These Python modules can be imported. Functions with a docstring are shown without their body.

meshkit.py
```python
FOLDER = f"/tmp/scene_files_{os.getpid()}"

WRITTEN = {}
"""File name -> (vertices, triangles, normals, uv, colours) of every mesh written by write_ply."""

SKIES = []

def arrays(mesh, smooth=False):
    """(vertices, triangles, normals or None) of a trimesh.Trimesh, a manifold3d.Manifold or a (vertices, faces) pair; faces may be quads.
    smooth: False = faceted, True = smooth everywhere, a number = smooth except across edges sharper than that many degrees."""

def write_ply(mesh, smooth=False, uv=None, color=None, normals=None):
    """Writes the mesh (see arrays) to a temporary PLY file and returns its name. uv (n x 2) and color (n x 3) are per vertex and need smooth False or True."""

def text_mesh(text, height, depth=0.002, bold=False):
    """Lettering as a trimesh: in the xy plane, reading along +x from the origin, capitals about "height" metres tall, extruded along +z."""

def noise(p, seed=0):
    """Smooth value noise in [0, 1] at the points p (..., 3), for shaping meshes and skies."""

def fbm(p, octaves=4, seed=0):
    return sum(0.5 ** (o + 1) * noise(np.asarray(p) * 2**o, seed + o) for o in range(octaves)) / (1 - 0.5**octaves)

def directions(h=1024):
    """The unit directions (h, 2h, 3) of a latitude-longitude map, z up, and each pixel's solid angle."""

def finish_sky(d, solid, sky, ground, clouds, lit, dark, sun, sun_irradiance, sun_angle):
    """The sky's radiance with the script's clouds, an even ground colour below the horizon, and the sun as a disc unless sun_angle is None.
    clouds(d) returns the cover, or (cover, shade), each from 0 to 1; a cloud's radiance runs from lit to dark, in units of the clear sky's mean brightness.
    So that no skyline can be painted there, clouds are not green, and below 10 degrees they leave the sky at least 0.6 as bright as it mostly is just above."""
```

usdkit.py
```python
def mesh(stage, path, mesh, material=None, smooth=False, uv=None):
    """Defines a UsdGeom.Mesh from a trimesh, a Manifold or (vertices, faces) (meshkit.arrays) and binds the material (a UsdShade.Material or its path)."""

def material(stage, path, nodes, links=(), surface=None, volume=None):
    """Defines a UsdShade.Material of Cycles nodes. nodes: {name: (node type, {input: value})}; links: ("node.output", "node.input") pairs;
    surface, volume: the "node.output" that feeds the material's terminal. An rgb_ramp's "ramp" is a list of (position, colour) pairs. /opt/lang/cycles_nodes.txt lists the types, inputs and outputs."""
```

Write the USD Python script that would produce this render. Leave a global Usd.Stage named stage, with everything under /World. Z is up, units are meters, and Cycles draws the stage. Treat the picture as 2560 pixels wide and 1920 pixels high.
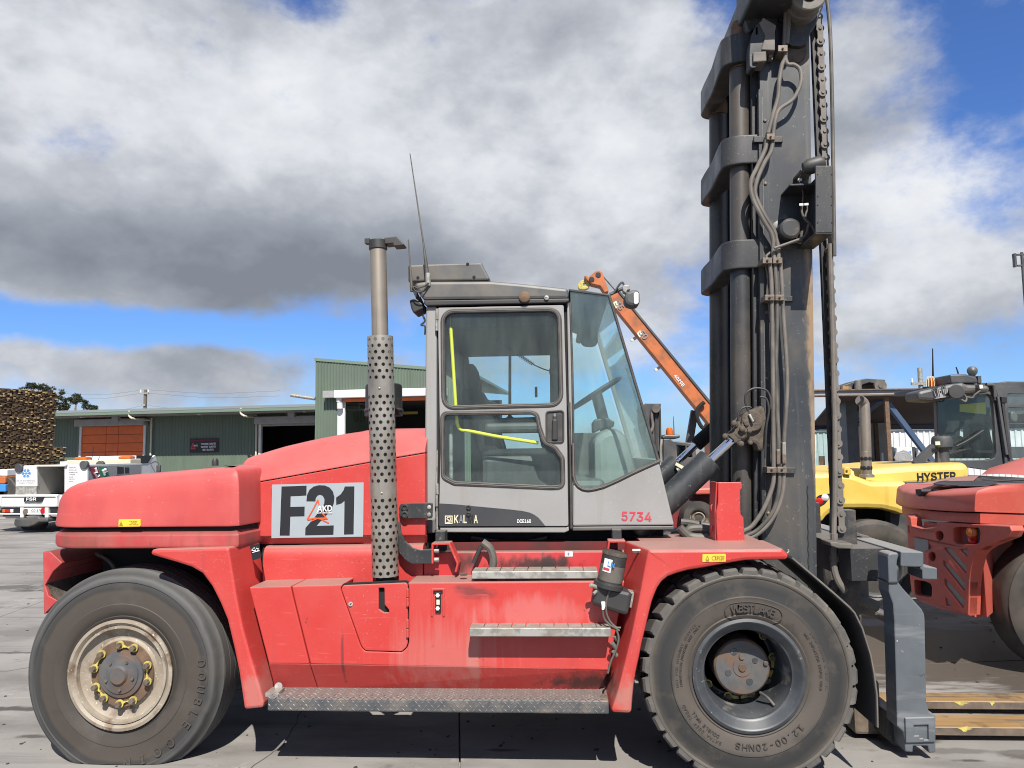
import math, random
import numpy as np, trimesh, usdkit, meshkit, mapbox_earcut
from shapely.geometry import Polygon, LineString
from shapely.ops import unary_union
from pxr import Usd, UsdGeom, UsdLux, UsdShade, Sdf, Gf, Vt

stage = Usd.Stage.CreateInMemory()
UsdGeom.SetStageUpAxis(stage, "Z")
UsdGeom.SetStageMetersPerUnit(stage, 1.0)
UsdGeom.Xform.Define(stage, "/World")
UsdGeom.Scope.Define(stage, "/World/Looks")
random.seed(7)
RNG = np.random.default_rng(11)
PI = math.pi

# ------------------------------------------------------------------ camera
FPX, YAW, ROLL = 1850.0, math.radians(3.66), math.radians(0.8)
EYE = np.array([0, -4.03, 1.725])
PITCH = math.atan(168 / FPX)
FW = np.array([-math.sin(YAW) * math.cos(PITCH), math.cos(YAW) * math.cos(PITCH), math.sin(PITCH)])
_r0 = np.array([math.cos(YAW), math.sin(YAW), 0]); _u0 = np.cross(_r0, FW)
RT = math.cos(ROLL) * _r0 - math.sin(ROLL) * _u0
UP = np.cross(RT, FW)
cam = UsdGeom.Camera.Define(stage, "/World/camera")
cam.CreateHorizontalApertureAttr(36.0)
cam.CreateVerticalApertureAttr(27.0)
cam.CreateFocalLengthAttr(36.0 * FPX / 2560)
cam.CreateClippingRangeAttr(Gf.Vec2f(0.05, 5000))
cam.CreateExposureAttr(0.85)
cam.AddTransformOp().Set(Gf.Matrix4d(*[float(x) for x in (*RT, 0, *UP, 0, *(-FW), 0, *EYE, 1)]))

# ------------------------------------------------------------------ sun and sky
SUN_EL, SUN_AZ = math.radians(49.5), math.atan2(0.19, -0.98)
SUN = np.array([math.sin(SUN_AZ) * math.cos(SUN_EL), math.cos(SUN_AZ) * math.cos(SUN_EL), math.sin(SUN_EL)])
sun = UsdLux.DistantLight.Define(stage, "/World/sun")
sun.CreateIntensityAttr(1.25); sun.CreateAngleAttr(0.5); sun.CreateNormalizeAttr(True)
sun.CreateColorAttr(Gf.Vec3f(1.0, 0.95, 0.87))
_z = SUN; _x = np.cross([0, 0, 1], _z); _x /= np.linalg.norm(_x); _y = np.cross(_z, _x)
sun.AddTransformOp().Set(Gf.Matrix4d(*[float(v) for v in (*_x, 0, *_y, 0, *_z, 0, 0, 0, 50, 1)]))


def direction(px, py):
    d = FW + RT * (px - 1280) / FPX - UP * (py - 960) / FPX
    return d / np.linalg.norm(d)


def sky_material():
    N, K = {}, []
    N["tc"] = ("texture_coordinate", {})
    N["sky"] = ("sky_texture", {"sky_type": "single_scattering", "sun_disc": False, "sun_elevation": SUN_EL, "sun_rotation": SUN_AZ, "air_density": 1.0, "aerosol_density": 0.6, "ozone_density": 2.5})
    N["blue"] = ("mix_color", {"blend_type": "multiply", "fac": 1.0, "b": SKY_TINT})
    K += [("sky.color", "blue.a")]
    # clouds lie on a layer overhead: the direction is cut with a flat sheet
    N["s"] = ("separate_xyz", {}); K.append(("tc.generated", "s.vector"))
    N["p"] = ("mapping", {"mapping_type": "point", "scale": (1.0, 1.0, 1.55), "location": CLOUD_SHIFT}); K.append(("tc.generated", "p.vector"))
    N["n1"] = ("noise_texture", {"scale": 3.6, "detail": 10.0, "roughness": 0.62, "distortion": 0.0}); K.append(("p.vector", "n1.vector"))
    N["n2"] = ("noise_texture", {"scale": 4.4, "detail": 8.0, "roughness": 0.57, "distortion": 0.0}); K.append(("p.vector", "n2.vector"))
    N["n4"] = ("noise_texture", {"scale": 15.0, "detail": 6.0, "roughness": 0.6, "distortion": 0.3}); K.append(("p.vector", "n4.vector"))
    N["n5"] = ("math", {"math_type": "multiply_add", "value2": 0.20, "value3": -0.10}); K.append(("n4.fac", "n5.value1"))
    N["n6"] = ("math", {"math_type": "add"}); K.extend([("n2.fac", "n6.value1"), ("n5.value", "n6.value2")])
    last, dark = "n1.fac", "n6.value"

    def blob(i, px, py, rx, ry, amount, chain):
        """A broad patch of thicker, thinner or greyer cloud in one quarter of the sky."""
        d = direction(px, py)
        N[f"b{i}s"] = ("vector_math", {"math_type": "subtract", "vector2": tuple(d)})
        K.append(("tc.generated", f"b{i}s.vector1"))
        N[f"b{i}m"] = ("vector_math", {"math_type": "multiply", "vector2": (FPX / rx, FPX / rx, FPX / ry)})
        K.append((f"b{i}s.vector", f"b{i}m.vector1"))
        N[f"b{i}l"] = ("vector_math", {"math_type": "length"}); K.append((f"b{i}m.vector", f"b{i}l.vector1"))
        N[f"b{i}r"] = ("map_range", {"range_type": "smoothstep", "from_min": 0.1, "from_max": 1.15, "to_min": amount, "to_max": 0.0, "clamp": True})
        K.append((f"b{i}l.value", f"b{i}r.value"))
        N[f"b{i}a"] = ("math", {"math_type": "add"}); K.extend([(chain, f"b{i}a.value1"), (f"b{i}r.result", f"b{i}a.value2")])
        return f"b{i}a.value"
    for i, (px, py, rx, ry, am) in enumerate(CLOUD_COVER):
        last = blob(f"c{i}", px, py, rx, ry, am, last)
    for i, (px, py, rx, ry, am) in enumerate(CLOUD_GREY):
        dark = blob(f"g{i}", px, py, rx, ry, am, dark)
    N["cov"] = ("map_range", {"range_type": "smoothstep", "from_min": 0.38, "from_max": 0.62, "clamp": True}); K.append((last, "cov.value"))
    N["shade"] = ("rgb_ramp", {"ramp": CLOUD_RAMP}); K.append((dark, "shade.fac"))
    N["cl"] = ("mix_color", {}); K += [("cov.result", "cl.fac"), ("blue.result", "cl.a"), ("shade.color", "cl.b")]
    # below the horizon the dome is the far yard's dull ground
    N["hz"] = ("map_range", {"from_min": -0.02, "from_max": 0.0, "clamp": True}); K.append(("s.z", "hz.value"))
    N["gr"] = ("mix_color", {"a": (0.9, 0.9, 0.9)}); K += [("hz.result", "gr.fac"), ("cl.result", "gr.b")]
    N["bg"] = ("background_shader", {"strength": 0.068}); K.append(("gr.result", "bg.color"))
    return usdkit.material(stage, "/World/Looks/sky", N, K, surface="bg.background")


CLOUD_SHIFT = (0.3, 0.1, 0.7)
SKY_TINT = (0.55, 0.8, 1.25)
CLOUD_COVER = [  # picture place, half size, how much thicker (+) or thinner (-)
    (700, 350, 1300, 520, 0.20), (450, 600, 750, 190, 0.14), (1500, 300, 520, 420, 0.18), (2380, 200, 230, 260, -0.16), (2540, 150, 150, 300, -0.14), (2130, 120, 220, 240, 0.10), (2480, 520, 150, 90, -0.10), (250, 812, 700, 60, -0.22), (760, 10, 180, 70, -0.28),
    (1080, 105, 120, 45, -0.16), (2150, 420, 350, 190, 0.14), (2300, 780, 400, 140, 0.20), (1600, 960, 600, 45, -0.06), (350, 920, 900, 75, 0.14), (1500, 820, 400, 140, 0.1)]
CLOUD_GREY = [(520, 320, 700, 300, -0.11), (1350, 380, 500, 330, -0.08), (420, 640, 850, 150, 0.30), (1150, 620, 500, 180, 0.13), (150, 330, 420, 200, 0.05), (620, 260, 380, 160, -0.10), (1350, 330, 450, 260, -0.08),
              (2250, 440, 300, 130, -0.20), (2300, 700, 300, 90, -0.08), (2300, 860, 400, 80, 0.08), (350, 930, 1000, 70, 0.03)]
CLOUD_RAMP = [(0.24, (7.0, 7.15, 7.4)), (0.38, (5.9, 6.1, 6.5)), (0.50, (4.4, 4.6, 5.05)), (0.66, (3.0, 3.25, 3.7)), (0.90, (1.9, 2.12, 2.5))]
dome = UsdLux.DomeLight.Define(stage, "/World/sky")
dome.GetPrim().SetCustomDataByKey("kind", "structure")
UsdShade.MaterialBindingAPI.Apply(dome.GetPrim()).Bind(sky_material())

# ------------------------------------------------------------------ places
SHEET = {'Z1': (0, 850, .3316), 'Z2': (0, 1350, .3436), 'Z3': (600, 1150, .3617), 'Z4': (880, 560, .3255), 'Z5': (980, 900, .3526), 'Z6': (1100, 1300, .3617),
         'Z7': (1500, 1350, .3436), 'Z8': (1640, 0, .4221), 'Y1': (1640, 600, .4824), 'Y2': (2000, 850, .2712), 'Y3': (2000, 1250, .4038), 'Y4': (1400, 650, .2712),
         'Y5': (0, 950, .2411), 'Y6': (100, 900, .4069), 'Y7': (780, 850, .2109), 'Y8': (1600, 960, .2653), 'V': (0, 0, 1.1573), 'P': (0, 0, 1),
         'X1': (1800, 0, .14467), 'X3': (2020, 940, .14467), 'X4': (2240, 900, .14467), 'X5': (2220, 1140, .2532), 'X6': (1980, 1280, .19286)}


def ray(k, x, y):
    a, b, s = SHEET[k]
    return FW + RT * (a + x * s - 1280) / FPX - UP * (b + y * s - 960) / FPX


def on_y(k, x, y, Y):
    d = ray(k, x, y); return EYE + d * (Y - EYE[1]) / d[1]


def on_z(k, x, y, Z):
    d = ray(k, x, y); return EYE + d * (Z - EYE[2]) / d[2]


def on_x(k, x, y, X):
    d = ray(k, x, y); return EYE + d * (X - EYE[0]) / d[0]


def at_depth(k, x, y, D):
    return EYE + ray(k, x, y) * D


def L(k, Y, pts):
    """Outline in the plane y = Y, as (x, z) in metres."""
    out = []
    for p in pts:
        kk, x, y = (k, *p) if len(p) == 2 else p
        q = on_y(kk, x, y, Y); out.append((q[0], q[2]))
    return out


# ------------------------------------------------------------------ meshes: (vertices, triangles)
def cat(*ms):
    ms = [m for m in (ms[0] if len(ms) == 1 and isinstance(ms[0], list) else ms) if m is not None]
    v, f, n = [], [], 0
    for a, b in ms:
        v.append(np.asarray(a, float)); f.append(np.asarray(b, int) + n); n += len(a)
    return np.vstack(v), np.vstack(f)


def move(m, d):
    return np.asarray(m[0]) + np.asarray(d), m[1]


def xf(m, R, d=(0, 0, 0)):
    return np.asarray(m[0]) @ np.asarray(R).T + np.asarray(d), m[1]


def rotz(a):
    c, s = math.cos(a), math.sin(a); return np.array([[c, -s, 0], [s, c, 0], [0, 0, 1]])


def rot(axis, a):
    return trimesh.transformations.rotation_matrix(a, axis)[:3, :3]


def ccw(p, sign=1):
    p = np.asarray(p, float)
    p = p[np.r_[True, np.linalg.norm(np.diff(p, axis=0), axis=1) > 1e-5]]
    if np.linalg.norm(p[0] - p[-1]) < 1e-5:
        p = p[:-1]
    a = np.sum(p[:, 0] * np.roll(p[:, 1], -1) - np.roll(p[:, 0], -1) * p[:, 1])
    return p if a * sign > 0 else p[::-1]


def inset(p, b):
    """Moves each corner of a counter-clockwise ring inwards by b (outwards for a clockwise hole)."""
    a, c = p - np.roll(p, 1, 0), np.roll(p, -1, 0) - p
    na = np.stack([-a[:, 1], a[:, 0]], 1); nc = np.stack([-c[:, 1], c[:, 0]], 1)
    na /= np.linalg.norm(na, axis=1, keepdims=True) + 1e-12; nc /= np.linalg.norm(nc, axis=1, keepdims=True) + 1e-12
    n = na + nc
    n /= np.maximum(np.sum(n * na, 1, keepdims=True), 0.35) * 1.0
    ln = np.linalg.norm(n, axis=1, keepdims=True)
    n = np.where(ln > 1.6, n / ln * 1.6, n)
    return p + n * b


def prism(poly, y0, y1, bevel=0.0, holes=(), both=False):
    """Outline (x, z) drawn out from the near face y0 to y1, its near edges rounded."""
    rings = None
    if bevel > 0:   # no corner sharper than the rounding of the edge
        for b in (bevel, bevel * .5, bevel * .2):
            g0 = Polygon(poly, holes).buffer(0); g = g0.buffer(-1.08 * b, quad_segs=4).buffer(1.08 * b, quad_segs=4)
            if g.geom_type == 'Polygon' and g.area > .985 * g0.area and len(g.interiors) == len(holes):
                bevel = b; g = g.simplify(b * .02); rings = [ccw(np.array(g.exterior.coords)[:-1])] + [ccw(np.array(i.coords)[:-1], -1) for i in g.interiors]
                break
        else:
            bevel = 0.0
    if rings is None:
        rings = [ccw(poly)] + [ccw(h, -1) for h in holes]
    flat = np.vstack(rings); ends = np.cumsum([len(r) for r in rings]).astype(np.uint32)
    shrunk = np.vstack([inset(r, bevel) for r in rings]) if bevel > 0 else flat
    tri = mapbox_earcut.triangulate_float64(shrunk, ends).reshape(-1, 3).astype(int)
    a = shrunk[tri]
    neg = ((a[:, 1, 0] - a[:, 0, 0]) * (a[:, 2, 1] - a[:, 0, 1]) - (a[:, 2, 0] - a[:, 0, 0]) * (a[:, 1, 1] - a[:, 0, 1])) < 0
    tri[neg] = tri[neg][:, ::-1]
    back = tri
    if bevel > 0 and not both:
        back = mapbox_earcut.triangulate_float64(flat, ends).reshape(-1, 3).astype(int)
    layers = []
    if bevel > 0:
        for t in (0, 0.5, 1.0):
            layers.append((y0 + bevel * (1 - math.cos(t * PI / 2)), bevel * (1 - math.sin(t * PI / 2))))
    else:
        layers.append((y0, 0))
    if both and bevel > 0:
        layers += [(y1 - (y - y0), b) for y, b in reversed(layers)]
    else:
        layers.append((y1, 0))
    n = len(flat); V, F = [], []
    if bevel > 0:   # flat faces keep their own corners
        layers = [layers[0]] + layers + ([layers[-1]])
    for y, b in layers:
        q = np.vstack([inset(r, b) for r in rings]) if b > 1e-9 else flat
        V.append(np.stack([q[:, 0], np.full(n, y), q[:, 1]], 1))
    F.append(tri)
    for k in (range(1, len(layers) - 2) if bevel > 0 else range(len(layers) - 1)):
        st = 0
        for r in rings:
            i = np.arange(len(r)); j = (i + 1) % len(r)
            A, B = k * n + st + i, k * n + st + j; C, D = A + n, B + n
            F.append(np.stack([A, C, B], 1)); F.append(np.stack([B, C, D], 1))
            st += len(r)
    F.append(back[:, ::-1] + (len(layers) - 1) * n)
    return np.vstack(V), np.vstack(F)


def rounded(pts, r, res=6):
    g = Polygon(pts).buffer(0)
    g0 = g
    g = g.buffer(-r, quad_segs=res).buffer(2 * r, quad_segs=res).buffer(-r, quad_segs=res)
    if g.is_empty or g.area < .5 * g0.area:
        g = g0.buffer(r * .5, quad_segs=res).buffer(-r * .5, quad_segs=res)
    if g.geom_type != 'Polygon':
        g = max(g.geoms, key=lambda x: x.area)
    return np.array(g.simplify(r * 0.01).exterior.coords)[:-1]


def grown(pts, d, res=4):
    g = Polygon(pts).buffer(0).buffer(d, quad_segs=res)
    if g.geom_type != 'Polygon':
        g = max(g.geoms, key=lambda x: x.area)
    return np.array(g.exterior.coords)[:-1]


def cut(poly, hole):
    g = Polygon(poly).buffer(0).difference(Polygon(hole).buffer(0))
    return g


def prism_g(g, y0, y1, bevel=0.0):
    return cat([prism(np.array(q.exterior.coords)[:-1], y0, y1, bevel, [np.array(i.coords)[:-1] for i in q.interiors]) for q in (g.geoms if hasattr(g, 'geoms') else [g]) if q.area > 1e-6])


def rrect(x0, x1, z0, z1, r=0.02, n=4):
    r = min(r, (x1 - x0) / 2.01, (z1 - z0) / 2.01); P = []
    for cx, cz, a in ((x1 - r, z0 + r, -PI / 2), (x1 - r, z1 - r, 0), (x0 + r, z1 - r, PI / 2), (x0 + r, z0 + r, PI)):
        for k in range(n + 1):
            t = a + PI / 2 * k / n; P.append((cx + r * math.cos(t), cz + r * math.sin(t)))
    return P


def box(x0, x1, y0, y1, z0, z1, r=0.0):
    if r > 0:
        return prism(rrect(x0, x1, z0, z1, r, 3), y0, y1, min(r, abs(y1 - y0) / 2.1), both=True)
    m = trimesh.creation.box([x1 - x0, y1 - y0, z1 - z0]); m.apply_translation([(x0 + x1) / 2, (y0 + y1) / 2, (z0 + z1) / 2])
    return np.array(m.vertices), np.array(m.faces)


def frame_of(d):
    d = np.asarray(d, float); d = d / np.linalg.norm(d)
    a = np.cross(d, [0, 0, 1.0]) if abs(d[2]) < 0.9 else np.cross(d, [1.0, 0, 0])
    a /= np.linalg.norm(a); return a, np.cross(d, a), d


def lathe(profile, base, axis=(0, 0, 1), n=32, closed=False, caps=(True, True)):
    """profile: (radius, distance along the axis)."""
    a, b, d = frame_of(axis); base = np.asarray(base, float); m = len(profile)
    t = np.arange(n) * 2 * PI / n
    ringdir = np.cos(t)[:, None] * a + np.sin(t)[:, None] * b
    V = np.vstack([base + d * h + ringdir * r for r, h in profile]); F = []
    i = np.arange(n); j = (i + 1) % n
    for k in range(m - 1 if not closed else m):
        A, B = k * n + i, k * n + j; k2 = (k + 1) % m; C, D = k2 * n + i, k2 * n + j
        F.append(np.stack([A, B, C], 1)); F.append(np.stack([B, D, C], 1))
    if not closed:
        for k in (0, m - 1):
            if profile[k][0] > 1e-6 and caps[0 if k == 0 else 1]:
                V = np.vstack([V, base + d * profile[k][1]]); c = len(V) - 1
                F.append(np.stack([k * n + j, k * n + i, np.full(n, c)], 1) if k == 0 else np.stack([k * n + i, k * n + j, np.full(n, c)], 1))
    return V, np.vstack(F)


def cyl(p0, p1, r0, r1=None, n=16, cap=0.0):
    p0, p1 = np.asarray(p0, float), np.asarray(p1, float); r1 = r0 if r1 is None else r1; h = np.linalg.norm(p1 - p0)
    c = cap or min(r0, h) * 0.08
    return lathe([(r0 - c, 0), (r0, c), (r1, h - c), (r1 - c, h)], p0, p1 - p0, n)


def curve(pts, n=8):
    p = np.asarray(pts, float)
    if len(p) < 3:
        return p
    q = np.vstack([2 * p[0] - p[1], p, 2 * p[-1] - p[-2]]); out = []
    for i in range(1, len(q) - 2):
        for t in np.arange(n) / n:
            a, b, c, d = q[i - 1:i + 3]
            out.append(0.5 * (2 * b + (c - a) * t + (2 * a - 5 * b + 4 * c - d) * t * t + (3 * b - a - 3 * c + d) * t ** 3))
    return np.vstack(out + [p[-1]])


def tube(pts, r, n=8, smooth=6):
    p = curve(pts, smooth) if smooth else np.asarray(pts, float)
    t = np.gradient(p, axis=0); t /= np.linalg.norm(t, axis=1, keepdims=True) + 1e-12
    a = np.zeros_like(p); ref = np.cross(t[0], [0, 1.0, 0.1]); ref /= np.linalg.norm(ref)
    for i in range(len(p)):
        ref = ref - t[i] * (ref @ t[i]); ref /= np.linalg.norm(ref) + 1e-12; a[i] = ref
    b = np.cross(t, a); ang = np.arange(n) * 2 * PI / n; rr = np.broadcast_to(r, (len(p),))
    V = (p[:, None] + rr[:, None, None] * (np.cos(ang)[None, :, None] * a[:, None] + np.sin(ang)[None, :, None] * b[:, None])).reshape(-1, 3)
    i, j = np.meshgrid(np.arange(len(p) - 1), np.arange(n), indexing='ij')
    A, B, C, D = i * n + j, i * n + (j + 1) % n, (i + 1) * n + (j + 1) % n, (i + 1) * n + j
    F = np.vstack([np.stack([A, B, C], -1).reshape(-1, 3), np.stack([A, C, D], -1).reshape(-1, 3)])
    V = np.vstack([V, p[0], p[-1]]); k = np.arange(n); m = len(V)
    F = np.vstack([F, np.stack([(k + 1) % n, k, np.full(n, m - 2)], 1), np.stack([(len(p) - 1) * n + k, (len(p) - 1) * n + (k + 1) % n, np.full(n, m - 1)], 1)])
    return V, F


def loft(rings, cap=(True, True), close=True):
    """Rings of equal length, in order; ends closed by fans."""
    n = len(rings[0]); V = np.vstack([np.asarray(r, float) for r in rings]); F = []
    i = np.arange(n if close else n - 1); j = (i + 1) % n
    for k in range(len(rings) - 1):
        A, B = k * n + i, k * n + j; C, D = A + n, B + n
        F.append(np.stack([A, B, C], 1)); F.append(np.stack([B, D, C], 1))
    for e, k in ((0, 0), (1, len(rings) - 1)):
        if cap[e] == 'mirror':
            m = k * n + np.arange(n // 2 - 1); o = k * n + n - 1 - np.arange(n // 2 - 1); F.append(np.stack([m, m + 1, o], 1)); F.append(np.stack([m + 1, o - 1, o], 1))
        elif cap[e]:
            c = V[k * n:(k + 1) * n].mean(0); V = np.vstack([V, c]); m = len(V) - 1
            F.append(np.stack([k * n + j, k * n + i, np.full(len(i), m)], 1) if e == 0 else np.stack([k * n + i, k * n + j, np.full(len(i), m)], 1))
    return V, np.vstack(F)


def bar(p0, p1, w, h, roll=0.0):
    """A square section from p0 to p1, w wide sideways and h high."""
    p0, p1 = np.asarray(p0, float), np.asarray(p1, float); a, b, d = frame_of(p1 - p0)
    c, s = math.cos(roll), math.sin(roll); a, b = a * c + b * s, b * c - a * s
    q = [(-w / 2, -h / 2), (w / 2, -h / 2), (w / 2, h / 2), (-w / 2, h / 2)]
    return loft([[p + a * x + b * y for x, y in q] for p in (p0, p1)])


def words(text, height, depth=0.002, bold=False, narrow=1.0, centre=False):
    m = meshkit.text_mesh(text, height, depth, bold); v = np.array(m.vertices); v[:, 0] *= narrow
    if centre:
        v[:, 0] -= (v[:, 0].min() + v[:, 0].max()) / 2
    return v, np.array(m.faces)


def place(m, o, ex, ey):
    """Puts a flat mesh (reading along x, up along y, front towards +z) at o with its x along ex and its y along ey."""
    ex, ey = np.asarray(ex, float), np.asarray(ey, float); ex /= np.linalg.norm(ex); ey /= np.linalg.norm(ey); ez = np.cross(ex, ey)
    v = np.asarray(m[0]); return np.asarray(o) + v[:, :1] * ex + v[:, 1:2] * ey + v[:, 2:3] * ez, m[1]


def side_words(text, k, x0, y0, x1, y1, h, Y, bold=False, depth=0.002):
    """Lettering on the plane y = Y from one point to another, capitals h high."""
    a, b = on_y(k, x0, y0, Y), on_y(k, x1, y1, Y); m = words(text, h, depth, bold)
    m[0][:, 0] -= m[0][:, 0].min(); m[0][:, 0] *= np.linalg.norm(b - a) / m[0][:, 0].max()
    e = (b - a) / np.linalg.norm(b - a)
    return place(m, a, e, np.cross([0, -1.0, 0], e))


# ------------------------------------------------------------------ materials
LOOK = {}
PAINT = 0.76   # how bright paints are as a whole


def mat(name, base, rough=0.5, metal=0.0, vary=None, vscale=3.0, vamt=(0.4, 0.65), dirt=None, dscale=1.5, damt=(0.55, 0.7), streak=None, sscale=(14, 14, 0.7), samt=(0.55, 0.75),
        bump=0.0, bscale=60.0, bevel=0.0, spec=0.5, fine=None, fscale=40.0, famt=(0.5, 0.6), island=0.0, coat=0.0, rough2=None, top=None, spots=(), radial=None, chips=None):
    dim = lambda c: tuple(PAINT * float(v) for v in c) if c is not None else None
    base, vary, dirt, streak, fine = map(dim, (base, vary, dirt, streak, fine))
    N, K = {"g": ("geometry", {}), "p": ("principled_bsdf", {"roughness": rough, "metallic": metal, "specular_ior_level": spec, "base_color": base, "coat_weight": coat})}, []
    col = None

    def layer(tag, colour, scale, amt, detail=5.0, stretch=None, rgh=0.6, strength=1.0):
        nonlocal col
        vec = "g.position"
        if stretch:
            N[tag + "m"] = ("mapping", {"mapping_type": "point", "scale": stretch}); K.append((vec, tag + "m.vector")); vec = tag + "m.vector"
        N[tag] = ("noise_texture", {"scale": scale, "detail": detail, "roughness": rgh}); K.append((vec, tag + ".vector"))
        N[tag + "r"] = ("map_range", {"from_min": amt[0], "from_max": amt[1], "to_min": 0.0, "to_max": strength, "clamp": True}); K.append((tag + ".fac", tag + "r.value"))
        N[tag + "x"] = ("mix_color", {"a": base, "b": colour}); K.append((tag + "r.result", tag + "x.fac"))
        if col:
            K.append((col, tag + "x.a"))
        col = tag + "x.result"
    if radial is not None:   # rings of wear and dust about an axle
        ctr, stops, rmax = radial
        N["rs"] = ("vector_math", {"math_type": "subtract", "vector2": tuple(float(c) for c in ctr)}); K.append(("g.position", "rs.vector1"))
        N["rm"] = ("vector_math", {"math_type": "multiply", "vector2": (1.0, 0.0, 1.0)}); K.append(("rs.vector", "rm.vector1"))
        N["rl"] = ("vector_math", {"math_type": "length"}); K.append(("rm.vector", "rl.vector1"))
        N["rw"] = ("noise_texture", {"scale": 5.0, "detail": 5.0}); K.append(("g.position", "rw.vector"))
        N["rj"] = ("math", {"math_type": "multiply_add", "value2": 0.05}); K.extend([("rw.fac", "rj.value1"), ("rl.value", "rj.value3")])
        N["ru"] = ("map_range", {"from_min": 0.025, "from_max": rmax + 0.025, "clamp": True}); K.append(("rj.value", "ru.value"))
        N["rp"] = ("rgb_ramp", {"ramp": [(r / rmax, dim(c)) for r, c in stops]}); K.append(("ru.result", "rp.fac"))
        col = "rp.color"
    if vary: layer("va", vary, vscale, vamt)
    if island:
        N["isl"] = ("map_range", {"to_min": 1 - island, "to_max": 1 + island}); K.append(("g.random_per_island", "isl.value"))
        N["islx"] = ("mix_color", {"blend_type": "multiply", "fac": 1.0, "a": base}); K.append(("isl.result", "islx.b"))
        if col: K.append((col, "islx.a"))
        col = "islx.result"
    if streak: layer("st", streak, 1.0, samt, 4.0, sscale)
    if dirt: layer("di", dirt, dscale, damt, 7.0)
    if fine: layer("fi", fine, fscale, famt, 3.0)
    for i, (at, rad, colour, strength, stretch) in enumerate(spots):   # grime with a place and a shape of its own
        t = f"sp{i}"
        N[t + "s"] = ("vector_math", {"math_type": "subtract", "vector2": tuple(float(c) for c in at)}); K.append(("g.position", t + "s.vector1"))
        N[t + "m"] = ("vector_math", {"math_type": "multiply", "vector2": tuple(1.0 / c for c in rad)}); K.append((t + "s.vector", t + "m.vector1"))
        N[t + "l"] = ("vector_math", {"math_type": "length"}); K.append((t + "m.vector", t + "l.vector1"))
        N[t + "p"] = ("mapping", {"mapping_type": "point", "scale": stretch}); K.append(("g.position", t + "p.vector"))
        N[t + "n"] = ("noise_texture", {"scale": 1.0, "detail": 6.0, "roughness": 0.6}); K.append((t + "p.vector", t + "n.vector"))
        N[t + "a"] = ("math", {"math_type": "multiply_add", "value2": -2.2}); K.extend([(t + "n.fac", t + "a.value1"), (t + "l.value", t + "a.value3")])
        N[t + "r"] = ("map_range", {"from_min": -0.75, "from_max": -0.1, "to_min": strength, "to_max": 0.0, "clamp": True}); K.append((t + "a.value", t + "r.value"))
        N[t + "x"] = ("mix_color", {"a": base, "b": dim(colour)}); K.append((t + "r.result", t + "x.fac"))
        if col: K.append((col, t + "x.a"))
        col = t + "x.result"
    if chips:
        layer("ch", tuple(PAINT * v for v in chips), 16, (0.665, 0.685), 8.0, None, 0.72)
        layer("cs", tuple(PAINT * min(1, v * 1.35 + .05) for v in base), 1.0, (0.66, 0.70), 3.0, (5, 5, 70), 0.5, 0.6)
    if top is not None:   # dust that has settled on faces that look up
        N["tn"] = ("separate_xyz", {}); K.append(("g.normal", "tn.vector"))
        N["tr"] = ("map_range", {"from_min": 0.6, "from_max": 0.95, "to_max": top[1], "clamp": True}); K.append(("tn.z", "tr.value"))
        N["tx"] = ("mix_color", {"a": base, "b": dim(top[0])}); K.append(("tr.result", "tx.fac"))
        if col: K.append((col, "tx.a"))
        col = "tx.result"
    if col: K.append((col, "p.base_color"))
    nrm = None
    if bevel:
        N["bv"] = ("bevel", {"radius": bevel, "samples": 4}); nrm = "bv.bevel"
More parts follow.
